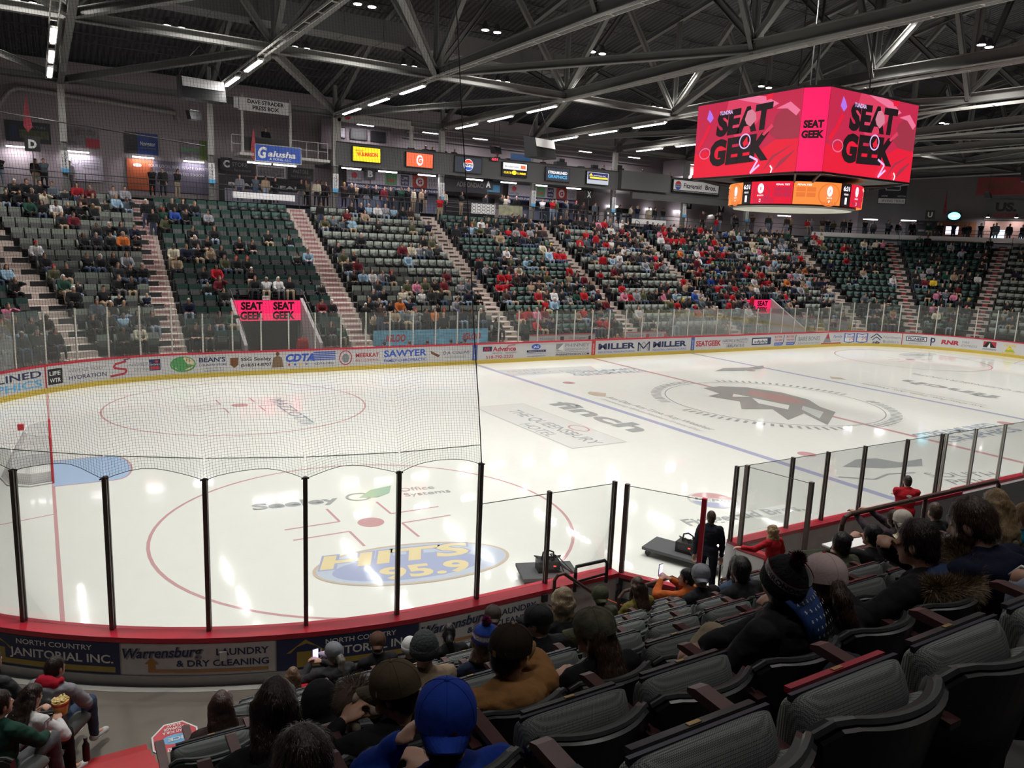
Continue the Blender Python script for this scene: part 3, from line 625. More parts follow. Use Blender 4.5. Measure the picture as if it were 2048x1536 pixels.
m1.build('floor', None, kind='structure', label='concrete walkway behind the far boards', cat='floor')
# stairs
STR_M = mat('maroon_stair_stripe', (.33, .16, .18), .6, var=.5, scale=14, stretch=(1, 1, .3)); STR_K = mat('black_white_stair_label', (.03, .03, .03), .6); STR_R = mat('red_stair_tread_mat', (.28, .025, .035), .7)
WLET = mat('white_stair_lettering', (.6, .55, .52), .5)
def stair(P, dr, label, style, k0=0, k1=15, z0=.9, w=1.15, o0=1.35):
    """P(off) centre point, dr outward direction"""
    g = thing('aisle_stair', label, 'stairs', (0, 0, 0), 0, 'stairs between the seat blocks'); sd = Vector((-dr.y, dr.x, 0))
    t = MB(); t2 = MB(); rot = Matrix.Rotation(math.atan2(sd.y, sd.x), 3, 'Z')
    for k in range(k0, k1):
        for h in (0, 1):
            z = z0 + RS * k + (h * .24) + .004; o = o0 + TR * k + h * TR / 2; c = P(o) + dr * (TR / 4 + (TR / 4 if h == 0 else 0)); dpt = TR if h == 0 else TR / 2
            if h == 1: c = P(o) + dr * TR / 4
            c = c - dr * .015; t.box((c.x, c.y, z - .12), (w, dpt + .03, .24), STAIRM, rot)
            f = P(o) - dr * .034
            if style == 'm': t2.box((f.x, f.y, z - .11), (w * .62, .008, .11), STR_M, rot)
            elif style == 'k': t2.box((f.x, f.y, z - .12), (w * (.55 if h else .3), .008, .09), STR_K, rot)
            elif style == 'r':
                if h == 0: t2.box((f.x, f.y, z - .12), (w * .62, .008, .17), STR_R, rot)
                else: t2.box((f.x, f.y, z - .12), (w * .5, .008, .09), STR_K, rot)
            elif style == 'p' and h: t2.box((f.x, f.y, z - .12), (w * .4, .008, .04), STR_K, rot)
    t.build('tread', g); t2.build('riser_label', g)
    if style in 'kpr':
        t = MB(); side = -1 if style != 'p' else 1
        for k in range(k0, k1, 2):
            c = P(o0 + TR * k + .1) + sd * side * w * .53; z = z0 + RS * k; e = c + dr * .5
            t.tube([(c.x, c.y, z), (c.x, c.y, z + .75), (c.x + dr.x * .06, c.y + dr.y * .06, z + .82), (e.x - dr.x * .06, e.y - dr.y * .06, z + .95), (e.x, e.y, z + .88), (e.x, e.y, z + .2)], .02, DSTEEL, 6)
        t.build('handrail', g)
for i, (x, st, lb) in enumerate(zip(SX, 'mmkkkm', ['red-striped stair left of the left tunnel', 'red-striped stair right of the left tunnel', 'stair left of the far centre block with black labels', 'stair right of the far centre block', 'stair left of the right tunnel', 'stair right of the right tunnel'])):
    stair(lambda o, x=x: Vector((x, HY + o, 0)), Vector((0, 1, 0)), lb + ', far stand', st)
for a, st, lb in ((67.5, 'p', 'plain stair with side rails in the far right corner'), (45, 'r', 'narrow stair with red treads in the far right corner'), (22.5, 'r', 'rightmost stair with red treads')):
    d = Vector((math.cos(rd(a)), math.sin(rd(a)), 0)); stair(lambda o, d=d: Vector((*CRt, 0)) + d * (CR + o), d, lb, st)
d = Vector((math.cos(rd(112.5)), math.sin(rd(112.5)), 0)); stair(lambda o, d=d: Vector((*CLt, 0)) + d * (CR + o), d, 'leftmost wide pale stair behind the corner glass', 'w', w=1.5)
# tunnels with screens
PINK = mat('led_magenta', (1, .015, .12), emis=.85); SCRB = mat('led_black', (.006, .004, .005), .4); LEDW = mat('led_white', (1, .95, 1), emis=1.3)
def tunnel(x0, x1, label, zt=2.98, zb=1.95):
    y = HY + 1.35 + 4 * TR
    g = thing('tunnel_screen', label, 'screen', (x0, y - .12, zb), 0, 'screens over the exit tunnels'); W = x1 - x0; H = zt - zb
    t = MB(); t.box((W / 2, .06, H / 2), (W, .1, H), BPLAS); t.build('housing', g)
    D = Dec(lambda u, v, d: (u, -d, v), .0, .002); D.rect(0, 0, W, H, PINK)
    for u in (.28, .74): D.text('SEAT', W * u, H * .56, H * .36, SCRB, W * .31, bold=.05, align='c'); D.text('GEEK', W * u, H * .08, H * .38, SCRB, W * .33, bold=.05, align='c')
    D.build('picture', g)
    t = MB(); gm = mat('tunnel_dark_drape', (.05, .045, .05), .9)
    t.box(((x0 + x1) / 2, y + .6, (zt) / 2), (W, .1, zt), gm)
    for x in (x0 - .05, x1 + .05):
        for k in range(4):
            ya = HY + 1.35 + k * TR; zc = .9 + RS * k + .75
            t.add([(x - .08, ya, 0), (x + .08, ya, 0), (x + .08, ya + TR, 0), (x - .08, ya + TR, 0), (x - .08, ya, zc - RS), (x + .08, ya, zc - RS), (x + .08, ya + TR, zc), (x - .08, ya + TR, zc)], BF, WALLM)
    t.build('wall_tunnel', None, kind='structure')
    t = MB(); r = t
    for x in (x0 - .05, x1 + .05): t.tube([(x, HY + 1.35, 1.5), (x, y - .3, 3.4), (x, y + .1, zt + .55)], .022, DSTEEL, 6)
    t.tube([(x0, y + .1, zt + .55), (x1, y + .1, zt + .55)], .022, DSTEEL, 6)
    for x in (x0, (x0 + x1) / 2, x1): t.tube([(x, y + .1, zt), (x, y + .1, zt + .55)], .02, DSTEEL, 6)
    t.build('tunnel_railing', None, label='thin dark railing round the ' + ('left' if x0 < 0 else 'right') + ' exit tunnel', cat='railing')
tunnel(-19.05, -15.6, 'wide magenta screen over the left exit tunnel')
tunnel(16.4, 20.0, 'wide magenta screen over the right exit tunnel')
g = thing('exit_sign', 'small white EXIT sign above the left magenta screen', 'sign', (-17.4, 17.5, 3.0)); t = MB(); t.box((0, 0, .11), (.34, .05, .2), WHITE); t.build('sign_box', g)
D = Dec(lambda u, v, d: (u, -.026 - d, v), .001); D.text('EXIT', 0, .06, .1, RED, .28, align='c', bold=.02); D.build('lettering', g)
# banner, tables and chairs by the timekeepers
g = thing('blue_banner', 'long light-blue ice-pattern banner behind the press table', 'banner', (-12.9, HY + 1.3, .95)); t = MB(); t.box((3.3, 0, .38), (6.6, .03, .78), mat('ice_blue_banner', (.16, .42, .68), .5, var=.7, scale=2.2, stretch=(1, 1, 3))); t.build('cloth', g)
D = Dec(lambda u, v, d: (u, -.016 - d, v), .001, .001); [D.text('IGLOO', u, .2, .35, RED, 1.1, bold=.04, shear=.2, align='c') for u in (1.2, 5.6)]; D.build('lettering', g)
for i, x in enumerate((-11.3, -9.0, -6.9)):
    g = thing('folding_table', 'white-clothed folding table behind far glass, %s from the left' % nth(i), 'table', (x, HY + .95, .02), 0, 'press tables'); t = MB(); t.box((0, 0, .72), (1.7, .5, .04), WHITE); t.box((0, -.245, .55), (1.7, .01, .32), WHITE); t.build('tabletop', g)
    for sx in (-1, 1):
        t = MB(); t.tube([(sx * .75, -.2, 0), (sx * .75, -.2, .7)], .015, DSTEEL, 6); t.tube([(sx * .75, .2, 0), (sx * .75, .2, .7)], .015, DSTEEL, 6); t.build('leg', g)
for i, x in enumerate((-11.9, -10.4, -8.3, -7.6, -6.6, -5.6)):
    g = thing('banquet_chair', 'wooden-backed chair facing the press tables, %s from the left' % nth(i), 'chair', (x, HY + .55, .02), 0, 'press chairs'); W_ = mat('amber_wood', (.35, .18, .05), .4)
    t = MB(); t.box((0, .05, .44), (.4, .38, .05), W_); t.build('seat', g); t = MB(); t.tube([(.2 * math.cos(a), -.14, .62 + .25 * math.sin(a)) for a in [PI * j / 10 for j in range(11)]], .015, W_, 6); t.box((0, -.14, .68), (.3, .02, .08), W_); t.build('backrest', g)
    for sx in (-1, 1):
        t = MB(); t.tube([(sx * .18, .2, 0), (sx * .18, .2, .44)], .015, W_, 6); t.tube([(sx * .18, -.14, 0), (sx * .19, -.14, .64)], .015, W_, 6); t.build('leg', g)
for i, (x0, x1, txt) in enumerate(((-3.6, 1.0, 'Huntington'), (3.2, 6.6, 'THUNDER'))):
    g = thing('bench_wall', 'low white advert wall behind the far %s bench' % ('left' if i == 0 else 'right'), 'low wall', (x0, HY + 1.25, 0)); t = MB(); t.box(((x1 - x0) / 2, 0, .85), (x1 - x0, .06, .8), BW); t.box(((x1 - x0) / 2, 0, 1.27), (x1 - x0, .08, .04), RAIL); t.build('wall_panel', g)
    D = Dec(lambda u, v, d: (u, -.031 - d, v), .001, .001)
    for q in (.28, .72): D.text(txt, (x1 - x0) * q, .98, .17, GREY, 1.2, align='c'); D.rect((x1 - x0) * q + .8, .9, (x1 - x0) * q + 1.05, 1.15, RED if i else BLACK)
    D.build('lettering', g)
# ---- far seats
SLT = mat('grey_green_seat_fabric', (.19, .217, .187), .7, var=.1, scale=3); SDK = mat('dark_green_seat_fabric', (.009, .048, .036), .6, var=.2, scale=3)
def seat_parts(fab):
    back = MB(); back.add([(-.25, -.0, .46), (.25, -.0, .46), (.25, .04, .87), (.235, .042, .885), (-.235, .042, .885), (-.25, .04, .87), (-.25, .05, .44), (.25, .05, .44), (.25, .09, .87), (.235, .092, .885), (-.235, .092, .885), (-.25, .09, .87)],
             [(0, 1, 2, 3, 4, 5), (7, 6, 11, 10, 9, 8), (0, 5, 11, 6), (1, 7, 8, 2), (5, 4, 10, 11), (4, 3, 9, 10), (3, 2, 8, 9), (0, 6, 7, 1)], fab)
    pan = MB(); pan.add([(-.215, -.16, .38), (.215, -.16, .38), (.215, -.05, .64), (-.215, -.05, .64), (-.215, -.10, .36), (.215, -.10, .36), (.215, .0, .64), (-.215, .0, .64)], [(0, 1, 2, 3), (5, 4, 7, 6), (3, 2, 6, 7), (0, 4, 5, 1), (0, 3, 7, 4), (1, 5, 6, 2)], BPLAS)
    fr = MB(); fr.box((-.265, -.03, .22), (.04, .14, .44), DSTEEL); fr.box((-.265, -.1, .56), (.045, .28, .03), BPLAS); fr.box((0, .0, .3), (.5, .04, .05), DSTEEL)
    return back, pan, fr
PR = {}
for key, fab in (('l', SLT), ('g', SDK)):
    bk, pn, fr = seat_parts(fab); r = thing('arena_seat', 'x', 'seat'); bk.build('backrest', r); pn.build('seat_pan', r); fr.build('frame', r); PR[key] = r
seats = []      # (block, row, idx, pos, rz)
for b in BLK:
    for k in range(b.rows - 1):
        A, B = b.ends(b.o0 + TR * k + .66, .72); d = B - A; L = d.length; n = max(1, int(L / .535)); d.normalize(); st = L / n; z = b.z0 + RS * k
        nrm = b.n; rz = math.atan2(nrm.x, -nrm.y)
        for i in range(n):
            p = A + d * (st * (i + .5))
            if b.name in TUN and k < TUN[b.name][2] and TUN[b.name][0] - .3 < p.x < TUN[b.name][1] + .3: continue
            seats.append((b, k, i, Vector((p.x, p.y, z)), rz))
# ================================================================= CONCOURSE, SUITES, WALLS
m1 = MB(); cc = [(-34 + i * 1.0) for i in range(0, 80)]
def outl(off, s0, s1, n):   # points of the outline enlarged by off
    out = []
    for i in range(n + 1):
        q, nn = bpt(s0 + (s1 - s0) * i / n, off); out.append(q)
    return out
a = outl(13.9, -40, 40, 120); b_ = outl(19.0, -40, 40, 120)
m1.add([(q.x, q.y, 8.1) for q in a + b_], [(i, i + 1, 122 + i, 121 + i) for i in range(120)], DECKM); m1.box((-31, 29.2, 8.04), (22, 4.8, .1), DECKM); m1.build('floor', None, kind='structure', label='concourse floor behind the top row', cat='floor')
m1 = MB(); a = [Vector((-42, 31.55, 0)), Vector((-30, 31.55, 0)), Vector((21.95, 31.55, 0))] + outl(18.6, 22.3, 28, 17); na = len(a); m1.add([(q.x, q.y, z) for z in (8.1, 15.6) for q in a], [(i + 1, i, na + i, na + 1 + i) for i in range(na - 1)], WALLM)
m1.build('wall_far', None, kind='structure')
DW = mat('dark_grey_wall', (.19, .178, .185), .8, var=.1, scale=1.5)
m1 = MB(); a = outl(18.6, 28, 46, 40); m1.add([(q.x, q.y, z) for z in (8.1, 15.6) for q in a], [(i + 1, i, 41 + i, 42 + i) for i in range(40)], DW); m1.build('wall_right', None, kind='structure')
m1 = MB(); m1.add([(-42, 31.55, 0), (-42, -34, 0), (-42, -34, 15.6), (-42, 31.55, 15.6)], [(0, 1, 2, 3)], WALLM); m1.build('wall_left', None, kind='structure')
m1 = MB(); m1.add([(-49, -34, 0), (62, -34, 0), (62, -34, 18), (-49, -34, 18)], [(0, 1, 2, 3)], DW); m1.build('wall_back', None, kind='structure')
# railing along the concourse edge
m1 = MB(); a = outl(13.85, -31, 33, 64)
for z in (8.75, 9.05): m1.tube([(q.x, q.y, z) for q in a], .022, DSTEEL, 5)
for q in a[::2]: m1.tube([(q.x, q.y, 7.9), (q.x, q.y, 9.05)], .022, DSTEEL, 5)
m1.build('concourse_railing', None, label='dark metal railing along the concourse above the top row', cat='railing')
for i, (x0, x1, lab) in enumerate(((-17.0, -13.3, 'white low panel on the rail behind the top row right of letter C'), (13.6, 17.2, 'white low panel on the rail left of letter W'), (-.9, 1.0, 'white panel with black lattice pattern on the rail near letter A'), (1.3, 3.3, 'mottled green and cream banner tied to the rail near letter A'))):
    g = thing('rail_panel', lab, 'panel', (x0, 26.75, 8.3)); t = MB(); t.box(((x1 - x0) / 2, 0, .2 if i < 2 else .35), (x1 - x0, .04, .36 if i < 2 else .7), (WHITE, WHITE, WHITE, mat('camo_banner', (.3, .3, .2), var=.8, scale=3))[i]); t.build('sheet', g)
    if i == 2:
        D = Dec(lambda u, v, d: (u, -.021 - d, v), .001, .0); [D.ring(.2 + .38 * a_, .15 + .22 * b_, .14, .11, .03, BLACK, 12) for a_ in range(5) for b_ in range(3)]; D.build('pattern', g)
q = outl(13.6, 26, 37, 12); m1 = MB(); m1.add([(p.x, p.y, z) for z in (8.15, 8.5) for p in q], [(i + 1, i, 13 + i, 14 + i) for i in range(12)], WHITE); m1.build('rail_panel', None, label='long white panel along the rail in the far right corner', cat='panel')
# columns
COLX = [-25.6, -18.1, -10.6, -3.1, 4.4, 11.9, 19.4, 26.9]
for i, x in enumerate(COLX):
    g = thing('steel_column', 'tall concourse column, %s from the left of the photo' % nth(i), 'column', (x, 27.2, 8.1), 0, 'concourse columns'); t = MB()
    for dx in (-.14, .14): t.box((dx, 0, 1.3), (.03, .3, 2.6), STEEL)
    t.box((0, 0, 1.3), (.26, .05, 2.6), STEEL); t.build('lower_shaft', g); t = MB()
    t.box((0, 0, 4.15), (.34, .3, 3.1), LSTEEL if i in (0, 1, 2, 3, 4, 5) else STEEL); t.box((0, 0, 6.6), (.22, .25, 1.8), STEEL); t.build('upper_shaft', g)
    t = MB(); t.box((.0, -.17, 1.65), (.36, .02, .95), WHITE); t.box((0, -.17, 1.08), (.36, .021, .25), SKY); o = t.build('banner', g)
    D = Dec(lambda u, v, d: (v * -1 + .06, -.181 - d, u), .001, .001); D.text('STREAMLINED', 1.22, -.02, .11, NAVY, .85, rot=0, bold=.02); D.text('GRAPHICS', 1.22, .12, .09, NAVY, .7); D.build('lettering', g)
# suite level
FAS = mat('grey_fascia', (.105, .105, .105), .6, var=.05, scale=1)
m1 = MB(); m1.box((8.15, 27.0, 11.48), (37.5, .12, 1.4), FAS); m1.box((8.15, 29.2, 10.95), (37.5, 4.4, .2), FAS); m1.box((14.6, 26.75, 11.6), (5.0, .5, 1.4), FAS); m1.box((8.15, 26.95, 12.2), (37.5, .2, .05), DSTEEL); m1.box((20, 26.9, 10.5), (13, .3, .5), FAS)
m1.build('wall_suite_front', None, kind='structure')
m1 = MB(); m1.box((-8.0, 27.05, 13.72), (5.0, .1, .55), LSTEEL); m1.box((-10.45, 27.1, 13.0), (.35, .2, 2.0), LSTEEL); m1.box((-5.4, 27.1, 13.0), (.2, .2, 1.4), LSTEEL); m1.box((-8, 30.4, 13), (5, .1, 1.9), mat('suite_inner_wall', (.22, .18, .2), .8)); m1.build('wall_suite_header', None, kind='structure')
D = Dec(wallmap(-10.1, 26.99, 13.6), .004, .002); D.ell(.25, .15, .2, .14, RED); D.text('THE 1979 SUITE', .6, .05, .2, GREY, 2.2); D.text('ELECTROLUX', 2.95, .05, .14, GREY, 1.4); D.build('suite_lettering', None, label='grey lettering on the beam over the left suite', cat='lettering')
for i, (x, w_, m_) in enumerate(((-9.2, .7, mat('lit_suite_picture', (.6, .55, .62), .5)), (-7.9, 1.2, DSTEEL), (-6.5, 1.1, BLACK))):
    g = thing('framed_picture', ('pale', 'purple-grey', 'black')[i] + ' picture on the back wall of the left suite', 'picture', (x, 30.3, 12.9)); t = MB(); t.box((0, 0, .3), (w_, .05, .7), BPLAS); t.box((0, -.03, .3), (w_ - .1, .01, .6), m_); t.build('frame', g)
# right suite boxes
m1 = MB(); m1.box((19.6, 28.6, 13.15), (.15, 3.2, 1.3), WALLM); m1.box((23.5, 30.0, 13.15), (7.8, .1, 1.3), WALLM); m1.box((23.5, 28.4, 13.8), (7.9, 3.4, .12), WALLM); m1.box((23.4, 26.9, 13.75), (8, .1, .25), WALLM); m1.build('wall_suite_box', None, kind='structure')
t = MB(); t.box((22.5, 29.9, 13.55), (4.5, .04, .05), mat('red_cove_light', (1, .12, .08), emis=2.)); t.build('cove_light', None, label='thin red light strip inside the right suite box', cat='light strip')
t = MB(); t.box((25.0, 29.9, 12.9), (.9, .06, .8), BPLAS); t.box((25.0, 29.86, 12.9), (.7, .01, .7), mat('suite_door_glass', (.4, .38, .45), .3)); t.build('suite_cabinet', None, label='dark framed panel in the right suite box', cat='cabinet')
for i, x in enumerate((2.8, 4.0, 7.4, 9.3, 10.6, 13.0)):
    g = thing('press_desk_box', 'dark equipment case on the press balcony, %s from the left' % nth(i), 'equipment case', (x, 28.2, 11.7), 0, 'press balcony cases'); t = MB(); t.box((0, 0, .25 + .1 * (i % 3)), (.9, .5, .5 + .2 * (i % 3)), BPLAS); t.build('case', g); t = MB(); t.box((0, -.1, .62 + .2 * (i % 3)), (.5, .3, .22), DSTEEL); t.build('lid', g)
t = MB(); t.box((3.2, 27.12, 12.45), (1.7, .05, .5), mat('blue_tarp', (.06, .16, .4), .5)); t.build('blue_cloth', None, label='blue cloth over the balcony front right of the clock', cat='cloth')
for z, r_ in ((13.9, .09), (13.5, .05), (14.3, .07)):
    t = MB(); t.tube([(-4 , 31.2, z), (19, 31.2, z)], r_, LSTEEL, 8); t.build('wall_pipe', None, label='long pale service pipe high on the far wall at %s level' % {13.9: 'middle', 13.5: 'lower', 14.3: 'upper'}[z], cat='pipe')
t = MB(); t.tube([(-28.6, 31.1, 12.6), (-28.0, 31.1, 13.5), (-27.6, 31.1, 13.75), (-19.4, 31.1, 13.35), (-19.2, 31.1, 12.9)], .13, LSTEEL, 8); t.build('wall_pipe', None, label='bent fat pipe on the pink wall behind the first column', cat='pipe')
# fascia screens
def fscreen(x0, x1, z0, z1, label, f, back=BPLAS):
    g = thing('fascia_screen', label, 'screen', (x0, 26.86, z0), 0, 'screens on the suite front'); W, H = x1 - x0, z1 - z0; t = MB(); t.box((W / 2, .0, H / 2), (W + .12, .12, H + .1), BPLAS); t.build('housing', g)
    D = Dec(lambda u, v, d: (u, -.061 - d, v), .001, .002); f(D, W, H); D.build('picture', g)
EY = mat('led_yellow', (1, .72, .02), emis=.95); ER = mat('led_red', (.9, .05, .02), emis=.9); EOR = mat('led_orange', (.95, .13, .05), emis=1.); EW = mat('led_soft_white', (.9, .9, .95), emis=.9); EB = mat('led_blue', (.03, .12, .6), emis=.8); ESK = mat('led_sky', (.08, .4, .75), emis=.9); ED = mat('led_dark_slate', (.03, .035, .05), emis=.8); ENV = mat('led_navy', (.02, .02, .12), emis=.8)
def f1(D, W, H): D.rect(0, 0, W, H, EY); D.text('WHO BUT', W * .08, H * .68, H * .12, ER, W * .3, bold=.03); D.text('W.B.MASON', W * .14, H * .36, H * .26, ER, W * .76, bold=.05, rot=.04)
def f2(D, W, H): D.rect(0, 0, W, H, EOR); D.ell(W * .5, H * .5, H * .28, H * .4, EW); D.text('G', W * .5, H * .3, H * .42, EOR, H * .34, align='c', bold=.06)
def f3(D, W, H): D.rect(0, 0, W, H, ED); D.ell(W / 2, H / 2, H * .38, H * .4, EW, 36); D.poly(arcpts(W / 2, H / 2, H * .36, .35, PI - .35), ER); D.poly(arcpts(W / 2, H / 2, H * .36, PI + .4, 2 * PI - .4), EB); D.text('PEPSI', W / 2, H * .42, H * .17, ED, H * .62, align='c', bold=.04)
def f4(D, W, H): D.rect(0, H * .5, W, H, EW); D.rect(0, 0, W, H * .5, SCRB); D.text('Andersen', W * .06, H * .64, H * .2, ED, W * .6); D.rect(W * .74, H * .6, W * .95, H * .88, EOR); D.text('CURTIS', W * .03, H * .16, H * .16, EY, W * .33, bold=.03); D.text('LUMBER', W * .6, H * .16, H * .16, EY, W * .38, bold=.03); D.ell(W * .47, H * .26, W * .1, H * .17, EY)
def f5(D, W, H): D.rect(0, 0, W, H, ED); D.text('STREAMLINED', W * .08, H * .54, H * .22, EW, W * .84, bold=.03); D.text('GRAPHICS', W * .08, H * .2, H * .25, ESK, W * .84, bold=.03)
def f6(D, W, H): D.rect(0, 0, W, H, mat('led_pale', (.5, .52, .58), emis=.8)); D.rect(W * .04, H * .35, W * .96, H * .95, ENV); D.poly([(W * .08, H * .68), (W * .17, H * .9), (W * .26, H * .68)], EY); D.rect(W * .12, H * .45, W * .95, H * .6, EY); D.text('JANITORIAL INC.', W * .28, H * .66, H * .12, EW, W * .6)
fscreen(-9.55, -7.7, 11.12, 12.0, 'bright yellow screen with red lettering', f1); fscreen(-5.85, -3.95, 11.1, 11.98, 'orange-red screen with a white letter G', f2)
fscreen(-2.25, -.2, 11.05, 12.05, 'dark screen with a round red, white and blue logo', f3); fscreen(1.57, 3.55, 11.1, 11.98, 'screen split white above black with yellow lettering', f4)
fscreen(5.25, 7.3, 11.05, 11.95, 'dark screen with white and light-blue lettering', f5); fscreen(9.0, 11.05, 11.08, 11.95, 'navy screen with a yellow arrow', f6)
g = thing('game_clock', 'small red digital clock on the grey balcony front', 'clock', (.55, 26.85, 12.0)); t = MB(); t.box((.3, 0, .12), (.7, .12, .26), BPLAS); t.build('housing', g)
D = Dec(lambda u, v, d: (u, -.061 - d, v), .001, .002); D.text('6:31', .08, .05, .15, mat('led_clock_red', (1, .02, .05), emis=3.), .45, bold=.02); D.build('digits', g)
g = thing('backlit_sign', 'long white sign with blackletter writing on the right balcony front', 'sign', (17.7, 26.82, 11.05)); t = MB(); t.box((2.6, 0, .5), (5.3, .12, 1.06), BPLAS); t.build('frame', g)
D = Dec(lambda u, v, d: (u, -.061 - d, v), .001, .002); D.rect(.05, .05, 5.15, .98, WHITE); D.ell(.55, .55, .36, .36, LSTEEL, 30); D.poly(arcpts(.55, .55, .33, .35, PI - .35), RED); D.poly(arcpts(.55, .55, .33, PI + .4, 2 * PI - .4), BLUE); D.text('PEPSI', .55, .48, .13, NAVY, .55, align='c', bold=.03)
D.text('Fitzgerald', 1.15, .4, .38, BLACK, 2.0, bold=.02); D.text('Bros.', 3.6, .4, .38, BLACK, 1.25, bold=.02); D.rect(.05, .05, 5.15, .2, BLACK); D.text('PROUD SPONSOR OF HARDING & MAZZOTTI ARENA AND THE ADIRONDACK THUNDER', .1, .08, .08, WHITE, 5.0); D.build('lettering', g)
# press box, blue sign, letter signs
g = thing('press_box', 'white steel press balcony hung between the second and third columns', 'press box', (-16.6, 26.2, 10.9)); t = MB()
for x in (.1, 2.9): t = MB(); t.box((x, 0, 1.6), (.14, .14, 3.4), LSTEEL); t.build('upright', g)
t = MB(); t.box((2.6, .9, -.05), (5.4, 2.2, .16), LSTEEL); t.build('deck', g); t = MB(); t.box((1.5, 0, .55), (2.7, .08, .75), BPLAS); t.box((1.5, .4, .96), (2.7, .8, .05), DSTEEL); t.build('desk', g)
t = MB()
for z in (.5, 1.0): t.tube([(3.0, 0, z), (5.2, 0, z)], .022, LSTEEL, 6); t.tube([(-.5, 0, z), (.1, 0, z)], .022, LSTEEL, 6)
for x in (3.9, 4.6, 5.2, -.5): t.tube([(x, 0, 0), (x, 0, 1.0)], .022, LSTEEL, 6)
t.build('railing', g); t = MB(); t.box((1.35, -.1, 2.75), (2.9, .03, .72), WHITE); t.box((-.22, -.1, 2.78), (.3, .03, .62), WHITE); t.build('banner', g)
D = Dec(lambda u, v, d: (u, -.117 - d, v), .001, .001); D.text('DAVE STRADER', 1.45, 2.82, .22, BLACK, 2.1, align='c', bold=.03, rot=-.01); D.text('PRESS BOX', 1.45, 2.5, .22, BLACK, 1.5, align='c', bold=.03); D.build('banner_lettering', g)
g = thing('blue_sponsor_sign', 'slanted blue sign with white lettering under the press balcony', 'sign', (-15.85, 25.9, 10.55), 0.0); t = MB(); t.box((1.35, 0, .42), (2.75, .1, 1.0), LSTEEL); t.box((1.35, -.055, .42), (2.65, .01, .9), mat('royal_blue_sign', (.03, .09, .42), .4)); t.build('sign_face', g)
D = Dec(lambda u, v, d: (u, -.061 - d, v), .001, .001); D.text('G', .15, .15, .62, WHITE, .5, bold=.04, shear=.2); D.text('alusha', .72, .26, .34, WHITE, 1.65, bold=.03, shear=.2); D.text('& SONS, LLC', .8, .06, .13, WHITE, 1.3, shear=.2); D.build('lettering', g)
for i, (L_, px_, y, z) in enumerate((('D', -27.05, 27.0, 10.07), ('C', -16.55, 30.6, 10.2), ('B', -7.35, 29.5, 10.25), ('A', .85, 27.6, 10.08), ('X', 9.85, 27.6, 9.98), ('W', 21.2, 28.5, 9.92), ('U', 40.0, 18.2, 10.0), ('V', 24.2, 27.6, 9.8))):
    rz = 0 if L_ != 'U' else -1.0
    g = thing('section_sign', 'black section sign with a white letter ' + L_, 'sign', (px_, y, 8.1), rz, 'section letter signs'); t = MB(); t.box((0, 0, z - 8.1 + .35), (.72, .05, .75), BLACK); t.build('board', g)
    D = Dec(lambda u, v, d: (u, -.026 - d, v), .001, .001); D.text(L_, 0, z - 8.1 + .15, .42, WHITE, .38, align='c', bold=.05); D.build('letter', g); t = MB(); t.tube([(0, 0, 0), (0, 0, z - 8.1)], .025, DSTEEL, 6); t.build('pole', g)
# pennants
for i, (x, y, z) in enumerate(((-27.2, 26.95, 11.0), (-15.9, 26.0, 10.5), (40.6, 17.3, 10.3))):
    t = MB(); h = 1.9 if i < 2 else 2.2
    t.add([(x, y, z), (x - .2, y + .03, z + .3), (x - .12, y, z + h * .6), (x, y, z + h), (x + .08, y - .02, z + h * .6), (x + .22, y - .03, z + .3), (x + .02, y + .06, z + .4), (x, y + .05, z + h * .6)], [(0, 1, 2, 3, 4, 5), (0, 5, 4, 3, 7, 6), (0, 6, 7, 3, 2, 1)], mat('red_pennant', (.38, .05, .07), .7, var=.8, scale=3, stretch=(1, 1, 4)))
    t.build('hanging_pennant', None, label='narrow red pennant ' + ('beside letter D', 'left of the press box', 'near the right end letter U')[i], cat='pennant')
# wall posters
def poster(x0, x1, z0, z1, label, f, y=31.45):
    g = thing('wall_banner', label, 'banner', (x0, y, z0), 0); W, H = x1 - x0, z1 - z0; t = MB(); t.box((W / 2, 0, H / 2), (W, .03, H), BPLAS); t.build('sheet', g); D = Dec(lambda u, v, d: (u, -.016 - d, v), .001, .002); f(D, W, H); D.build('print', g)
CAMO = mat('dark_photo_print', (.10, .11, .06), var=.9, scale=4); PHO = mat('crowd_photo_print', (.22, .2, .22), var=.9, scale=5)
def q1(D, W, H): D.rect(0, 0, W, H, mat('ink_blue_poster', (.02, .022, .035), .5)); D.rect(W * .3, H * .2, W * .95, H * .6, CAMO); D.text('NATURE', W * .5, H * .7, H * .12, GREY, W * .4); D.rect(W * .1, H * .2, W * .25, H * .75, NAVY)
def q2(D, W, H): D.rect(0, 0, W, H, PHO); D.rect(W * .6, H * .05, W, H * .5, LOGR); D.text('SERVICE INC.', W * .3, H * .62, H * .14, BRN, W * .6); D.text('(518) 320-8400', W * .3, H * .84, H * .09, BLACK, W * .5)
def q3(D, W, H): D.rect(0, 0, W, H, mat('royal_poster', (.02, .06, .26), .5)); D.rect(0, 0, W * .38, H, mat('charcoal_poster', (.04, .04, .045), .5, var=.5, scale=3)); D.text('Navigator', W * .46, H * .42, H * .2, WHITE, W * .45, bold=.02); D.rect(W * .46, H * .28, W * .92, H * .31, GREY)
def q4(D, W, H): D.rect(0, 0, W * .65, H, PHO); D.rect(W * .65, 0, W, H, mat('olive_poster', (.14, .2, .05), var=.6, scale=3)); D.rect(0, H * .4, W * .65, H * .52, GRN)
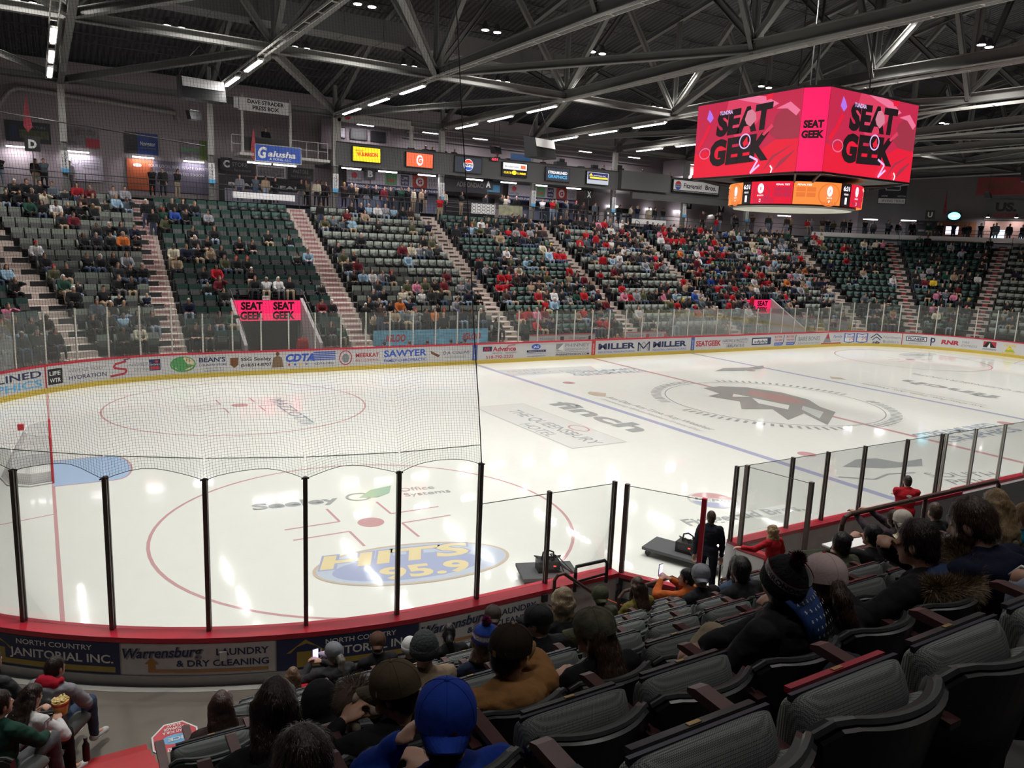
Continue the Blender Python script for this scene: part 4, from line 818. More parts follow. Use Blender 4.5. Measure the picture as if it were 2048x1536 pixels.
def q5(D, W, H): D.rect(0, 0, W, H, mat('slate_sunset_poster', (.10, .09, .13), .5)); D.rect(0, 0, W * .3, H, mat('orange_sunset_poster', (.33, .07, .02), .5, var=.5, scale=1.2)); D.text('YOUR LOCAL REAL ESTATE EXPERTS', W * .96, H * .78, H * .1, LSTEEL, W * .72, align='r'); D.text('ALL SEASON, EVERY SEASON', W * .9, H * .58, H * .1, LSTEEL, W * .58, align='r'); D.ell(W * .12, H * .8, W * .05, H * .06, LSTEEL)
def q6(D, W, H): D.rect(0, 0, W, H, mat('pale_lilac_poster', (.42, .38, .44), .5)); D.ring(W * .2, H * .75, W * .12, H * .15, .05, GREY); [D.rect(W * .4, H * (.8 - .1 * i), W * .9, H * (.83 - .1 * i), GREY) for i in range(4)]
poster(-28.3, -26.1, 10.85, 12.0, 'dark nature poster behind letter D', q1); poster(-25.4, -23.6, 10.8, 11.95, 'photo collage poster behind the first column', q2); poster(-22.26, -20.4, 10.75, 12.0, 'blue and charcoal poster left of the second column', q3)
poster(-19.1, -17.4, 10.7, 11.9, 'green and brown crowd photo poster left of the second column', q4); poster(-22.2, -17.3, 8.6, 10.45, 'long orange to slate banner behind the top row', q5); poster(-25.3, -23.5, 8.9, 10.4, 'pale lilac poster under the strip light', q6)
def q7(D, W, H): D.rect(0, 0, W, H, BLACK); D.text('PASTORE', W * .5, H * .55, H * .3, LSTEEL, W * .6, align='c'); D.text('Retail & Recruitment', W * .5, H * .2, H * .22, GREY, W * .8, align='c')
def q8(D, W, H): D.rect(0, 0, W, H, WHITE); D.rect(W * .04, H * .1, W * .96, H * .9, PHO)
def q9(D, W, H): D.rect(0, 0, W, H, mat('black_shop_front', (.02, .02, .022), .4)); D.rect(W * .06, 0, W * .44, H * .55, mat('shop_door_glass', (.36, .36, .44), .2)); D.rect(W * .56, 0, W * .94, H * .55, mat('shop_door_glass', (.4, .4, .5), .2)); D.text("BEAR'S GEAR", W * .5, H * .65, H * .12, WHITE, W * .8, align='c', bold=.03)
poster(-16.9, -14.6, 10.0, 10.9, 'black banner with grey lettering right of letter C', q7); poster(-14.5, -12.6, 9.95, 10.7, 'white-framed crowd photo below the blue sign', q8); poster(-12.4, -10.7, 9.95, 10.75, 'black banner with grey lettering left of the third column', q7)
poster(-16.9, -10.9, 8.1, 9.9, 'black shop front with pale glass doors', q9, 31.4)
def q10(D, W, H):
    D.rect(0, H * .3, W, H, mat('pale_sponsor_strip', (.48, .45, .5), .5)); D.rect(0, 0, W, H * .3, NAVY); D.text('PROUD SPONSOR OF HARDING & MAZZOTTI ARENA AND THE ADIRONDACK THUNDER', W * .02, H * .08, H * .13, WHITE, W * .96, bold=.02)
    D.rect(W * .40, H * .34, W * .52, H * .98, GRN); D.text('Dew', W * .46, H * .5, H * .25, RED, W * .08, align='c', bold=.03); D.rect(W * .56, H * .36, W * .65, H * .96, NAVY); D.text('LIFE', W * .605, H * .7, H * .16, WHITE, W * .07, align='c'); D.text('WTR', W * .605, H * .44, H * .16, WHITE, W * .07, align='c')
    D.rect(W * .69, H * .3, W * .85, H, mat('brick_red_panel', (.42, .05, .03), .5)); D.ell(W * .77, H * .65, W * .045, H * .26, WHITE); D.text('G', W * .77, H * .53, H * .25, RED, W * .05, align='c', bold=.05); D.text('PURE', W * .92, H * .68, H * .2, GREY, W * .1, align='c'); D.text('LEAF', W * .92, H * .42, H * .2, GREY, W * .1, align='c'); D.ell(W * .08, H * .72, W * .03, H * .16, RED); D.text("Stewart's Shops", W * .01, H * .38, H * .14, NAVY, W * .14)
poster(-8.9, -1.85, 9.6, 10.8, 'long sponsor strip of logos behind letter B', q10, 29.9); poster(3.9, 10.3, 9.6, 10.8, 'long sponsor strip of logos left of letter X', q10, 29.9)
def q11(D, W, H): D.rect(0, 0, W, H, mat('charcoal_panel', (.045, .045, .05), .5)); D.text('ADIRONDACK', W * .2, H * .45, H * .4, LSTEEL, W * .5, bold=.02); D.rect(W * .72, H * .2, W * .95, H * .8, SKY)
poster(-1.5, 3.4, 9.9, 10.8, 'charcoal banner with pale lettering behind letter A', q11, 29.9)
def q12(D, W, H): D.rect(0, 0, W, H, mat('window_dusk', (.22, .24, .36), .2)); [D.rect(W * (i / 4) - .04, 0, W * (i / 4) + .04, H, NAVY) for i in range(1, 4)]; D.rect(W * .45, 0, W * .85, H * .6, mat('van_seen_outside', (.05, .07, .10), .5))
poster(-9.0, -1.5, 8.1, 9.6, 'wide dusk window with navy mullions behind letter B', q12, 31.4); poster(5.0, 11.8, 8.1, 9.7, 'wide dusk window left of letter X', q12, 31.4)
def q13(D, W, H): D.rect(0, 0, W, H, BLACK); [D.rect(W * .02, H * .2 * i + .1, W * .98, H * .2 * i + .14, GREY) for i in range(4)]
poster(-1.2, 3.6, 8.1, 9.7, 'dark shelving wall behind letter A', q13, 31.4)
for i, x in enumerate((12.6, 14.6, 16.2)): poster(x, x + 1.2, 8.1, 9.7, 'black framed glass door right of the sixth column, %s' % nth(i), q9, 31.4)
# right end: small scoreboard, letters, banner, neon, snack bar
def rwall(s): q, n = bpt(s, 18.5); return q, n
def endsign(px_s, z, W, H, label, f, name='wall_sign', off=18.4):
    q, n = bpt(px_s, off); rz = math.atan2(n.y, n.x) - PI / 2; g = thing(name, label, 'sign', (q.x, q.y, z), rz); t = MB(); t.box((0, 0, H / 2), (W, .06, H), BPLAS); t.build('sheet', g)
    D = Dec(lambda u, v, d: (u - W / 2, -.031 - d, v), .001, .002); f(D, W, H); D.build('print', g)
    if off < 15: t = MB(); [t.tube([(sx * W * .4, 0, H), (sx * W * .4, 0, 17.6 - z)], .02, DSTEEL, 5) for sx in (-1, 1)]; t.build('hanger', g)
def e1(D, W, H): D.rect(0, 0, W, H, mat('scoreboard_navy', (.02, .025, .035), .5)); D.rect(.05, .05, W - .05, H * .3, WHITE); D.text('IRVING TISSUE', W * .55, H * .1, H * .14, GREY, W * .8, align='c', bold=.02); D.text('HOME', W * .12, H * .38, .14, WHITE, .5); D.text('VISITOR', W * .68, H * .38, .14, WHITE, .7); D.line([(W * .25, H * .75), (W * .25, H * .95), (W * .75, H * .95), (W * .75, H * .75), (W * .25, H * .75)], .05, WHITE)
def e2(D, W, H): D.rect(0, 0, W, H, mat('maroon_banner', (.25, .03, .035), .5, var=.4, scale=1.)); D.rect(W * .45, H * .7, W * .98, H * .9, mat('salmon_strip', (.5, .2, .18), .5)); D.text('SMART', W * .05, H * .35, H * .4, BRN, W * .35, bold=.03); D.text('INSURANCE', W * .5, H * .45, H * .18, mat('salmon_strip', (1, 1, 1)), W * .35); D.text('518.793.3444', W * .5, H * .12, H * .2, WHITE, W * .4)
def e3(D, W, H): D.rect(0, 0, W, H, mat('pale_grey_panel', (.16, .155, .16), .6)); D.text('US.', W * .5, H * .45, H * .4, BLACK, W * .5, align='c', bold=.05); D.text('FOODS', W * .5, H * .15, H * .18, LOGR, W * .5, align='c', bold=.04)
def e4(D, W, H): D.rect(0, 0, W, H, mat('neon_backing', (.01, .03, .04), .4)); D.ell(W / 2, H / 2, W * .45, H * .45, mat('neon_cyan', (.15, .8, 1), emis=3.)); D.text('LABATT', W / 2, H * .4, H * .2, LEDW, W * .7, align='c', bold=.03)
def e5(D, W, H): D.rect(0, 0, W, H, mat('cedar_cladding', (.18, .08, .04), .6, var=.4, scale=2, stretch=(.3, .3, 8))); D.rect(W * .3, H * .35, W * .6, H * .75, mat('lit_menu', (.75, .7, 1), emis=1.5))
def e6(D, W, H): D.rect(0, 0, W, H, mat('chalk_menu', (.02, .022, .025), .6)); [D.text('MENU', W * .15 + W * .25 * i, H * .8, H * .08, GREY, W * .15) for i in range(3)]; D.rect(W * .4, H * .3, W * .6, H * .45, GREY)
def e7(D, W, H): D.rect(0, 0, W, H, mat('warm_alcove', (.36, .24, .22), .7)); D.rect(W * .1, H * .1, W * .3, H * .6, mat('lit_cooler', (.55, .75, 1), emis=1.6)); D.rect(W * .5, H * .1, W * .68, H * .5, mat('lit_cooler2', (.4, .6, .9), emis=1.2))
endsign(28.6, 11.2, 2.3, 1.6, 'small unlit scoreboard above the far right corner', e1, 'small_scoreboard', 14.5); endsign(32.3, 12.1, 7.0, 1.45, 'large maroon hanging banner at the right edge', e2, 'hanging_banner', 14.5)
endsign(31.8, 10.2, 3.2, 1.8, 'pale panel with black US lettering on the right wall', e3); endsign(30.55, 10.1, 1.1, .75, 'glowing cyan neon sign', e4, 'neon_sign', 18.2); endsign(30.6, 8.2, 3.4, 1.8, 'cedar-clad snack bar front with a lit menu', e5, 'snack_bar', 18.35); endsign(29.75, 8.6, 2.6, 1.4, 'black menu board near the snack bar', e6, 'menu_board', 18.3); endsign(32.2, 8.2, 5.4, 1.9, 'warm-lit alcove with drinks coolers', e7, 'cooler_alcove', 18.3)
def suite_light(x, y, z, L, label):
    g = thing('suite_light', label, 'light', (x, y, z), 0, 'suite lights'); t = MB(); t.box((0, 0, .04), (L, .2, .06), LSTEEL); t.build('housing', g); t = MB(); t.box((0, 0, 0), (L - .05, .16, .03), TUBE); t.build('diffuser', g); lamp('suite_lamp', (0, 0, -.04), 60, L, .18, parent=g, col=(1, .95, .97))
for i, x in enumerate((-7.8, -3.0, 1.0, 6.0, 10.5, 15.5, 22.3)): suite_light(x, 29.3, 13.72, 1.2, 'flat light over the balcony suites, %s from the left' % nth(i))
# strip lights under the suites and on the wall (real lamps with their own light)
def striplight(x, y, z, L, label, rz=0., power=18., tilt=None):
    g = thing('strip_light', label, 'light', (x, y, z), rz, 'tube lights'); t = MB(); t.box((0, 0, .05), (L, .12, .05), LSTEEL); t.build('housing', g); t = MB(); t.tube([(-L / 2 + .03, 0, 0), (L / 2 - .03, 0, 0)], .05, TUBE, 8); t.build('tube', g)
    lamp('strip_lamp', (0, 0, -.07), power, L, .1, parent=g, col=(1, .93, 1)); return g
for i, x in enumerate((-27.8, -24.8, -21.3, -18.4)): striplight(x, 31.15, 10.55, 1.1 + .15 * (i > 0), 'strip light on the pink wall, %s from the left' % nth(i), power=20)
for i, (x, y) in enumerate(((-15.7, 25.6), (-14.2, 25.6))): striplight(x, y, 10.35, 1.4, 'tube light under the blue sign, %s half' % ('left', 'right')[i], power=8)
for i, x in enumerate((-9.45, -6.95, -4.1, -.4, 2.4, 5.1, 8.2)): striplight(x, 27.35, 10.66, 1.35, 'tube light under the suite balcony, %s from the left' % nth(i), power=26)
for i, x in enumerate((14.9, 15.6, 19.2, 22.5, 23.2, 26.6)):
    g = thing('wall_lamp', 'bright wall lamp on the right concourse, %s from the left' % nth(i), 'light', (x, 31.3, 9.8), 0, 'concourse wall lamps'); t = MB(); t.box((0, 0, 0), (.4, .2, .16), TUBE); t.build('diffuser', g); t = MB(); t.box((0, .08, .1), (.44, .1, .05), DSTEEL); t.build('bracket', g); lamp('wall_lamp_light', (0, -.15, -.1), 22, .4, .15, parent=g, rot=(rd(-40), 0, 0))
for i, s in enumerate((25.5, 28.2, 29.3)):
    q, n = bpt(s, 16.5); striplight(q.x, q.y, 9.9, 1.3, 'strip light over the far right concourse, %s from the left' % nth(i), math.atan2(n.y, n.x) - PI / 2, 16)
for i, s in enumerate((31.4, 32.1)):
    q, n = bpt(s, 17.6); g = thing('barn_lamp', 'round shaded lamp over the right snack counter, %s' % ('left one', 'right one')[i], 'light', (q.x, q.y, 10.4), 0, 'barn lamps'); t = MB(); t.tube([(0, 0, .3), (0, 0, .1), (0, 0, 0)], [.05, .08, .3], DSTEEL, 14); t.build('shade', g); t = MB(); t.tube([(0, 0, .02), (0, 0, -.02)], .14, TUBE, 12); t.build('bulb', g); lamp('barn_light', (0, 0, -.06), 25, .25, parent=g, col=(1, .85, .8))
t = MB(); t.tube([(-29.2, 24, 11.6), (-18.9, 24.4, 10.9)], .035, BPLAS, 6); t.build('slack_cable', None, label='straight dark cable sloping across the pink wall at far left', cat='cable')
# ================================================================= ROOF
DK = bpy.data.materials.new('dark_corrugated_deck'); DK.use_nodes = True; N_ = DK.node_tree.nodes; L_ = DK.node_tree.links; b = N_['Principled BSDF']; b.inputs['Roughness'].default_value = .7
tc = N_.new('ShaderNodeTexCoord'); wv = N_.new('ShaderNodeTexWave'); wv.bands_direction = 'X'; wv.inputs['Scale'].default_value = 1.0; L_.new(tc.outputs['Object'], wv.inputs[0])
mx = N_.new('ShaderNodeMix'); mx.data_type = 'RGBA'; mx.inputs[6].default_value = (.032, .032, .034, 1); mx.inputs[7].default_value = (.085, .085, .087, 1); L_.new(wv.outputs['Fac'], mx.inputs[0]); L_.new(mx.outputs[2], b.inputs['Base Color'])
bp = N_.new('ShaderNodeBump'); bp.inputs['Distance'].default_value = .05; L_.new(wv.outputs['Fac'], bp.inputs['Height']); L_.new(bp.outputs[0], b.inputs['Normal'])
def rz_(y): return 22.2 - abs(y) * .2
m1 = MB(); m1.add([(-50, -34, rz_(34) + .1), (62, -34, rz_(34) + .1), (62, 0, 22.3), (-50, 0, 22.3), (62, 34, rz_(34) + .1), (-50, 34, rz_(34) + .1)], [(3, 2, 1, 0), (5, 4, 2, 3)], DK); m1.build('ceiling', None, kind='structure')
# joists between trusses
JM = mat('joist_grey', (.06, .06, .06), .6)
for i in range(-9, 10):
    y = i * 3.1; z = rz_(y) - .05; t = MB(); t.box((0, y, z - .05), (92, .07, .06), JM); t.box((0, y, z - .5), (92, .05, .05), JM)
    for k in range(-60, 60): t.bar((k * .75, y, z - .05 if k % 2 else z - .5), ((k + 1) * .75, y, z - .5 if k % 2 else z - .05), .022, .022, JM)
    t.build('bar_joist', None, label='long dark zigzag roof joist, %s from the near wall' % nth(i + 9), cat='joist', group='roof joists')
TRX = [-33.1, -25.6, -18.1, -10.6, -3.1, 4.4, 11.9, 19.4, 26.9, 34.4, 41.9]
STW = mat('roof_beam_grey', (.165, .165, .158), .85, var=.12, scale=1.5, spec=.1)
def ibeam(t, p, q, h=.36, w=.3):
    p, q = Vector(p), Vector(q); d = (q - p).normalized(); sd = Vector((0, 0, 1)).cross(d)
    if sd.length < .01: sd = Vector((1, 0, 0))
    sd.normalize(); up = d.cross(sd)
    t.bar(p, q, .03, h, STW); t.bar(p + up * h / 2, q + up * h / 2, w, .035, STW); t.bar(p - up * h / 2, q - up * h / 2, w, .035, STW)
for i, x in enumerate(TRX):
    g = thing('roof_truss', 'deep grey roof truss spanning the rink, %s from the left' % nth(i), 'roof truss', (x, 0, 0), 0, 'main roof trusses'); zb = lambda y: 13.85 + (27.2 - abs(y)) * .012; zt = lambda y: rz_(y) - .6
    t = MB(); ibeam(t, (0, -27.2, zb(27.2)), (0, 0, zb(0)), .42, .3); ibeam(t, (0, 0, zb(0)), (0, 27.2, zb(27.2)), .42, .3); t.build('bottom_chord', g)
    t = MB(); ibeam(t, (0, -31, zt(31)), (0, 0, zt(0)), .3, .26); ibeam(t, (0, 0, zt(0)), (0, 31, zt(31)), .3, .26); t.build('top_chord', g)
    for sy in (-1, 1):
        for ya, yb in ((27.2, 20), (12.6, 20), (12.6, 12.6), (12.6, 6.3), (0, 6.3)):
            t = MB(); ibeam(t, (0, sy * ya, zb(ya) + .2), (0, sy * yb, zt(yb) - .1), .24, .22); t.build('web_member', g)
    t = MB(); ibeam(t, (0, 0, zb(0)), (0, 0, zt(0)), .24, .22); t.build('web_member', g)
    t = MB()
    for sx in (-.14, .14): t.box((sx - .55, 6.5, 13.62), (.03, 38, .09), LSTEEL)
    for k in range(26): t.box((-.55, -12 + k * 1.5, 13.6), (.28, .05, .03), LSTEEL)
    t.build('cable_tray', g)
    if -30 < x < 20:
        for k, y in enumerate((14.0, 18.4, 22.6)):
            if x > -20 and y < 0: continue
            s_ = thing('linear_high_bay', 'long white linear light under the %s truss, %s from the wall' % (nth(i), nth(2 - k)), 'light', (x - .55, y, 13.45), PI / 2, 'linear lights under the trusses')
            t = MB(); t.box((0, 0, .04), (2.85, .26, .08), LSTEEL); t.build('housing', s_); t = MB(); t.box((0, 0, -.02), (2.7, .16, .05), TUBE); t.build('diffuser', s_)
            lamp('linear_lamp', (0, 0, -.06), 72, 2.7, .16, parent=s_)
for i in range(len(TRX) - 1):
    x0, x1 = TRX[i], TRX[i + 1]; z = 14.0
    for y in (12.6, -12.6, 27.2):
        t = MB(); zz = z if y != 27.2 else 13.9; ibeam(t, (x0, y, zz), (x1, y, zz), .34, .28); t.build('tie_beam', None, label='horizontal beam joining %s and %s trusses, %s' % (nth(i), nth(i + 1), {12.6: 'far third', -12.6: 'near third', 27.2: 'over the far columns'}[y]), cat='beam', group='tie beams')
    for y in (12.6, -12.6, 0):
        t = MB(); xm = (x0 + x1) / 2; zt_ = rz_(y) - .6; ibeam(t, (x0, y, z + .1), (xm, y, zt_), .22, .2); ibeam(t, (x1, y, z + .1), (xm, y, zt_), .22, .2); t.build('sway_brace', None, label='V-shaped brace between %s and %s trusses, %s row' % (nth(i), nth(i + 1), {12.6: 'far', -12.6: 'near', 0: 'middle'}[y]), cat='brace', group='sway braces')
    a, b2 = ((x0, 27.2), (x1, 12.6)) if i % 2 == 1 else ((x0, 12.6), (x1, 27.2))
    t = MB(); ibeam(t, (*a, 13.85), (*b2, 14.0), .3, .26); t.build('plan_brace', None, label='diagonal beam in the roof plane between %s and %s trusses' % (nth(i), nth(i + 1)), cat='brace', group='plan braces')
    t = MB(); a, b2 = ((x0, 12.6), (x1, 0)) if i % 2 == 1 else ((x0, 0), (x1, 12.6)); ibeam(t, (*a, 14.05), (*b2, 14.1), .3, .26); t.build('plan_brace', None, label='diagonal beam over the ice between %s and %s trusses' % (nth(i), nth(i + 1)), cat='brace', group='plan braces')
# duct
DUC = mat('galvanised_duct', (.17, .17, .17), .5, .2)
t = MB(); t.box((-16, 16.2, 16.3), (30, 1.3, 1.0), DUC)
for k in range(15): t.box((-30 + k * 2, 16.2, 16.3), (.06, 1.36, 1.06), DUC)
t.build('air_duct', None, label='large grey air duct above the left trusses', cat='duct')
for i, (px_, y, z, w_) in enumerate(((-20.0, 18.5, 12.9, 2.0), (-4.2, 13.0, 11.3, 1.5), (38.5, 9.5, 13.1, 3.2), (17.4, 21, 12.9, 1.4))):
    g = thing('loudspeaker_cluster', ('large box loudspeaker with a painted-on lit top hanging in front of the pink wall', 'angled loudspeaker with a painted-on lit top hanging left of centre', 'large dark loudspeaker box hanging at far right', 'loudspeaker hanging beside the big scoreboard')[i], 'loudspeaker', (px_, y, z), .25 if i else .1, 'hanging loudspeakers')
    t = MB(); w2 = w_ / 2; t.add([(-w2, -.45, -.5), (w2, -.45, -.5), (w2, .45, -.5), (-w2, .45, -.5), (-w2, -.2, .45), (w2, -.2, .45), (w2, .6, .6), (-w2, .6, .6)], BF, BPLAS); t.build('cabinet', g)
    t = MB(); t.add([(-w2 * .96, -.36, .02), (w2 * .96, -.36, .02), (w2 * .96, -.34, .02), (-w2 * .96, -.34, .02), (-w2 * .96, -.235, .45), (w2 * .96, -.235, .45), (w2 * .96, -.215, .45), (-w2 * .96, -.215, .45)], BF, WHITE); t.build('painted_lit_top', g)  # white panel on the front paints in the light on the top
    t = MB(); [t.tube([(sx * w2, .2, .5), (sx * w2 * .6, .2, 1.3), (0, .2, 2.0), (0, .2, 5.2)], .02, DSTEEL, 5) for sx in (-1, 1)]; t.build('hanger', g)
for i, (x, y, z) in enumerate(((-19.3, 25.0, 12.6), (.5, 26.0, 12.7), (41.0, 14.0, 12.0))):
    g = thing('small_loudspeaker', ('small hanging speaker in front of the second column', 'small hanging speaker over the press balcony', 'small hanging speaker near the right wall')[i], 'loudspeaker', (x, y, z), .3, 'small speakers'); t = MB(); t.add([(-.3, -.25, -.3), (.3, -.25, -.3), (.3, .2, -.3), (-.3, .2, -.3), (-.35, -.1, .15), (.35, -.1, .15), (.35, .35, .2), (-.35, .35, .2)], BF, BPLAS); t.box((0, .1, .2), (.5, .3, .04), LSTEEL); t.build('cabinet', g); t = MB(); [t.tube([(s_ * .25, 0, .2), (s_ * .2, 0, 3.9)], .015, DSTEEL, 5) for s_ in (-1, 1)]; t.build('hanger', g)
# high bays over the ice: pairs of round lamps
protoHB = None
for yi, y in enumerate(BAY_Y):
    for xi, x in enumerate(BAY_X):
        lb = 'pair of round high bay lamps, %s row from the far wall, %s from the left' % (nth(yi), nth(xi)); zz = 16.0 if abs(y) > 1 else 16.2
        if protoHB is None:
            g = thing('high_bay_light', lb, 'light', (x, y, zz), 0, 'round high bay lamps')
            for sx in (-.32, .32):
                t = MB(); t.tube([(sx, 0, .35), (sx, 0, .2), (sx, 0, 0)], [.07, .14, .2], DSTEEL, 14); t.build('reflector', g); t = MB(); t.tube([(sx, 0, .01), (sx, 0, -.02)], .17, LENS, 14); t.build('lens', g)
            t = MB(); t.bar((-.4, 0, .38), (.4, 0, .38), .05, .05, DSTEEL); t.tube([(0, 0, .38), (0, 0, 1.5)], .015, DSTEEL, 5); t.build('bracket', g); protoHB = g
        else: g = dup(protoHB, None, (x, y, zz), None, lb)
        lamp('high_bay_lamp', (x, y, zz - .05), BAY_POWER * (1 if abs(y) < 15 else .6 if y > 0 else .16), .9, .38, spread=rd(112))
# ================================================================= CENTRE SCOREBOARD
g = thing('scoreboard', 'huge red four-sided video scoreboard hanging over centre ice', 'scoreboard', (0, 0, 0)); hx, hy, w_, zt_, zb_ = 3.15, 3.4, 2.65, 12.3, 9.35
oc = [(-hx, w_), (-hx, -w_), (-w_, -hy), (w_, -hy), (hx, -w_), (hx, w_), (2.1, 2.95), (-2.1, 2.95)]
t = MB(); t.prism([(x * .985, y * .985) for x, y in oc][::1], zb_ + .02, zt_, BPLAS); t.build('housing', g)
VR = mat('screen_crimson', (.55, .02, .07), emis=.72); VR2 = mat('screen_rose', (.72, .05, .12), emis=.72); VR3 = mat('screen_red', (.82, .01, .04), emis=.72); VD = mat('screen_dark_red', (.36, .03, .06), emis=.72); VP = mat('screen_pink', (.85, .18, .32), emis=.72); VV = mat('screen_violet', (.45, .18, .85), emis=.72); VK = mat('screen_near_black', (.012, .006, .008), emis=.72); VL = mat('screen_lilac', (.8, .55, .95), emis=.72); VS = mat('screen_skin_pink', (.65, .22, .30), emis=.72)
def face(A, B, fn, name='video_screen'):
    A, B = Vector((*A, 0)), Vector((*B, 0)); W = (B - A).length; ax = (B - A).normalized(); nr = Vector((ax.y, -ax.x, 0)); H = zt_ - zb_
    D = Dec(lambda u, v, d: tuple(A + ax * u + nr * d + Vector((0, 0, zb_ + v))), .01, .003); fn(D, W, H); D.build(name, g)
def big(D, W, H):
    X = lambda a: a * W; Y = lambda a: a * H; R_ = lambda pts, m: D.poly([(X(a), Y(b)) for a, b in pts], m)
    D.rect(0, 0, W, H, VR); R_([(0, 0), (0, .35), (.12, .30), (.25, .52), (.33, .45), (.45, .3), (.62, .35), (.72, .15), (.7, 0)], VR3); R_([(.32, 1), (.28, .72), (.42, .5), (.55, .55), (.68, .78), (.58, 1)], VR2)
    R_([(.40, 1), (.50, .95), (.62, .9), (.74, .82), (.80, .86), (.68, .97), (.6, 1)], VP); R_([(.74, .5), (.78, .72), (.86, .82), (.96, .74), (1, .6), (1, .42), (.84, .38)], VD); R_([(.78, .8), (.9, .86), (.99, .74), (.96, .68), (.88, .78)], VP)
    R_([(.62, .0), (.66, .3), (.8, .42), (1, .4), (1, 0)], VR3); R_([(.7, .02), (.78, .22), (.98, .36), (.8, .2)], VD); R_([(.8, .02), (.86, .16), (.99, .28), (.9, .14)], VD)
    R_([(.02, .42), (.08, .55), (.13, .72), (.16, .70), (.10, .5), (.04, .36)], VR3); R_([(.11, .8), (.13, .92), (.16, .86), (.18, .8), (.15, .74)], VV)
    sh = .08; K = VK
    D.text('SEAT', X(.22), Y(.56), Y(.30), K, X(.54), bold=.06, shear=sh, rot=.03); D.text('GEEK', X(.17), Y(.17), Y(.32), K, X(.58), bold=.06, shear=sh, rot=.03)
    R_([(.5, .72), (.52, .82), (.56, .84), (.60, .78), (.61, .70), (.56, .62), (.52, .66)], VS); R_([(.68, .98), (.75, 1.0), (.74, .93), (.69, .92)], VR3)
    D.ring(X(.52), Y(.44), X(.05), Y(.09), .05, VL); R_([(.50, .42), (.54, .5), (.55, .42), (.52, .36)], VR3); D.ring(X(.12), Y(.33), X(.055), Y(.07), .04, VP); R_([(.08, .33), (.12, .38), (.16, .33), (.12, .29)], VR3)
    D.line([(X(.58), Y(.24)), (X(.66), Y(.18)), (X(.6), Y(.02)), (X(.68), Y(.12))], .08, VL); D.line([(X(.78), Y(.1)), (X(.8), Y(.06)), (X(.79), Y(.01))], .05, LEDW); R_([(.7, .48), (.78, .58), (.76, .62), (.68, .5)], VR2)
    D.text('TUNDRA', X(.25), Y(.82), Y(.05), VL, X(.13), bold=.03)
def slim(D, W, H): D.rect(0, 0, W, H, mat('screen_hot_pink', (1, .012, .12), emis=.78)); D.text('SEAT', W / 2, H * .53, H * .085, VK, W * .78, align='c', bold=.06); D.text('GEEK', W / 2, H * .41, H * .085, VK, W * .86, align='c', bold=.06)
for k in range(8): face(oc[k], oc[(k + 1) % 8], slim if k % 2 else big)
t = MB()
for k in range(8):
    a, b2 = oc[k], oc[(k + 1) % 8]; t.bar((*a, zt_ + .03), (*b2, zt_ + .03), .08, .08, DSTEEL); t.bar((*a, zb_ - .02), (*b2, zb_ - .02), .1, .08, BPLAS)
    t.bar((a[0], a[1], zb_), (a[0] * .72, a[1] * .72, zb_ - .25), .07, .07, DSTEEL)
t.build('frame', g)
t = MB(); [t.tube([(sx * 1.8, sy * 1.8, zt_), (sx * 1.5, sy * 1.5, 21.5)], .025, DSTEEL, 6) for sx in (-1, 1) for sy in (-1, 1)]; t.tube([(0, -.6, zt_), (.1, -.5, 15), (0, -.6, 21)], .05, BPLAS, 6); t.build('hanging_cable', g)
# lower ring
RR, z0_, z1_ = 2.5, 8.3, 9.15
t = MB(); t.prism([(RR * math.cos(a), RR * math.sin(a)) for a in [2 * PI * i / 64 for i in range(64)]], z0_ - .05, z1_ + .02, BPLAS); t.build('ring_housing', g)
t = MB(); t.prism([(2.35 * math.cos(a), 2.35 * math.sin(a)) for a in [2 * PI * i / 64 for i in range(64)]], z0_ - .12, z0_ - .05, mat('pale_underside_panel', (.66, .66, .58), .6, var=.3, scale=1.)); t.build('underside', g)
SO = mat('screen_orange', (.95, .26, .05), emis=.8); SOD = mat('screen_dark_orange', (.6, .14, .03), emis=1.)
rm = lambda u, v, d: ((RR + .01 + d) * math.cos(u / RR), (RR + .01 + d) * math.sin(u / RR), z0_ + v)
D = Dec(rm, .0, .003); H = z1_ - z0_; cen = math.atan2(-22.5, -27.1) * RR
def o_(a): return cen + a
def orange(u0, u1):
    D.rect(u0, 0, u1, H, SO, .12); m_ = u1 - (u1 - u0) * .27; D.ring(m_, H * .45, .42, .42, .05, SOD, 30); D.ell(m_, H * .5, .27, .3, mat('screen_orange2', (.85, .2, .06), emis=1.)); D.text('0', m_, H * .42, H * .4, LEDW, .22, align='c', bold=.07); D.text('SHOTS', m_, H * .28, .05, LEDW, .22, align='c'); D.text('0', m_, H * .1, .1, LEDW, .08, align='c')
    for a_ in (0, 1):
        for b_ in (0, 1): D.rect(u0 + .1 + a_ * .36, H * (.32 + .24 * b_), u0 + .42 + a_ * .36, H * (.52 + .24 * b_), SOD, .12)
    D.text('PENALTIES', u0 + .12, H * .82, .07, LEDW, .5, shear=.2); D.text('MAPLE', m_, .02, .1, SOD, .6, align='c', bold=.05)
def red(u0, u1):
    D.rect(u0, 0, u1, H, VR3, .12); D.ell(u0 + .45, H * .45, .36, .36, VR); D.text('0', u0 + .42, H * .5, H * .4, LEDW, .25, align='c', bold=.07); D.text('SHOTS', u0 + .42, H * .34, .06, LEDW, .26, align='c'); D.text('0', u0 + .42, H * .08, .12, LEDW, .1, align='c'); D.text('THUNDER', u0 + .1, .02, .2, VR, .9, bold=.04); D.text('PENALTIES', u0 + 1.0, H * .82, .07, LEDW, .5, shear=.2)
    for a_ in (0, 1):
        for b_ in (0, 1): D.rect(u0 + .95 + a_ * .32, H * (.3 + .24 * b_), u0 + 1.24 + a_ * .32, H * (.5 + .24 * b_), VR, .12)
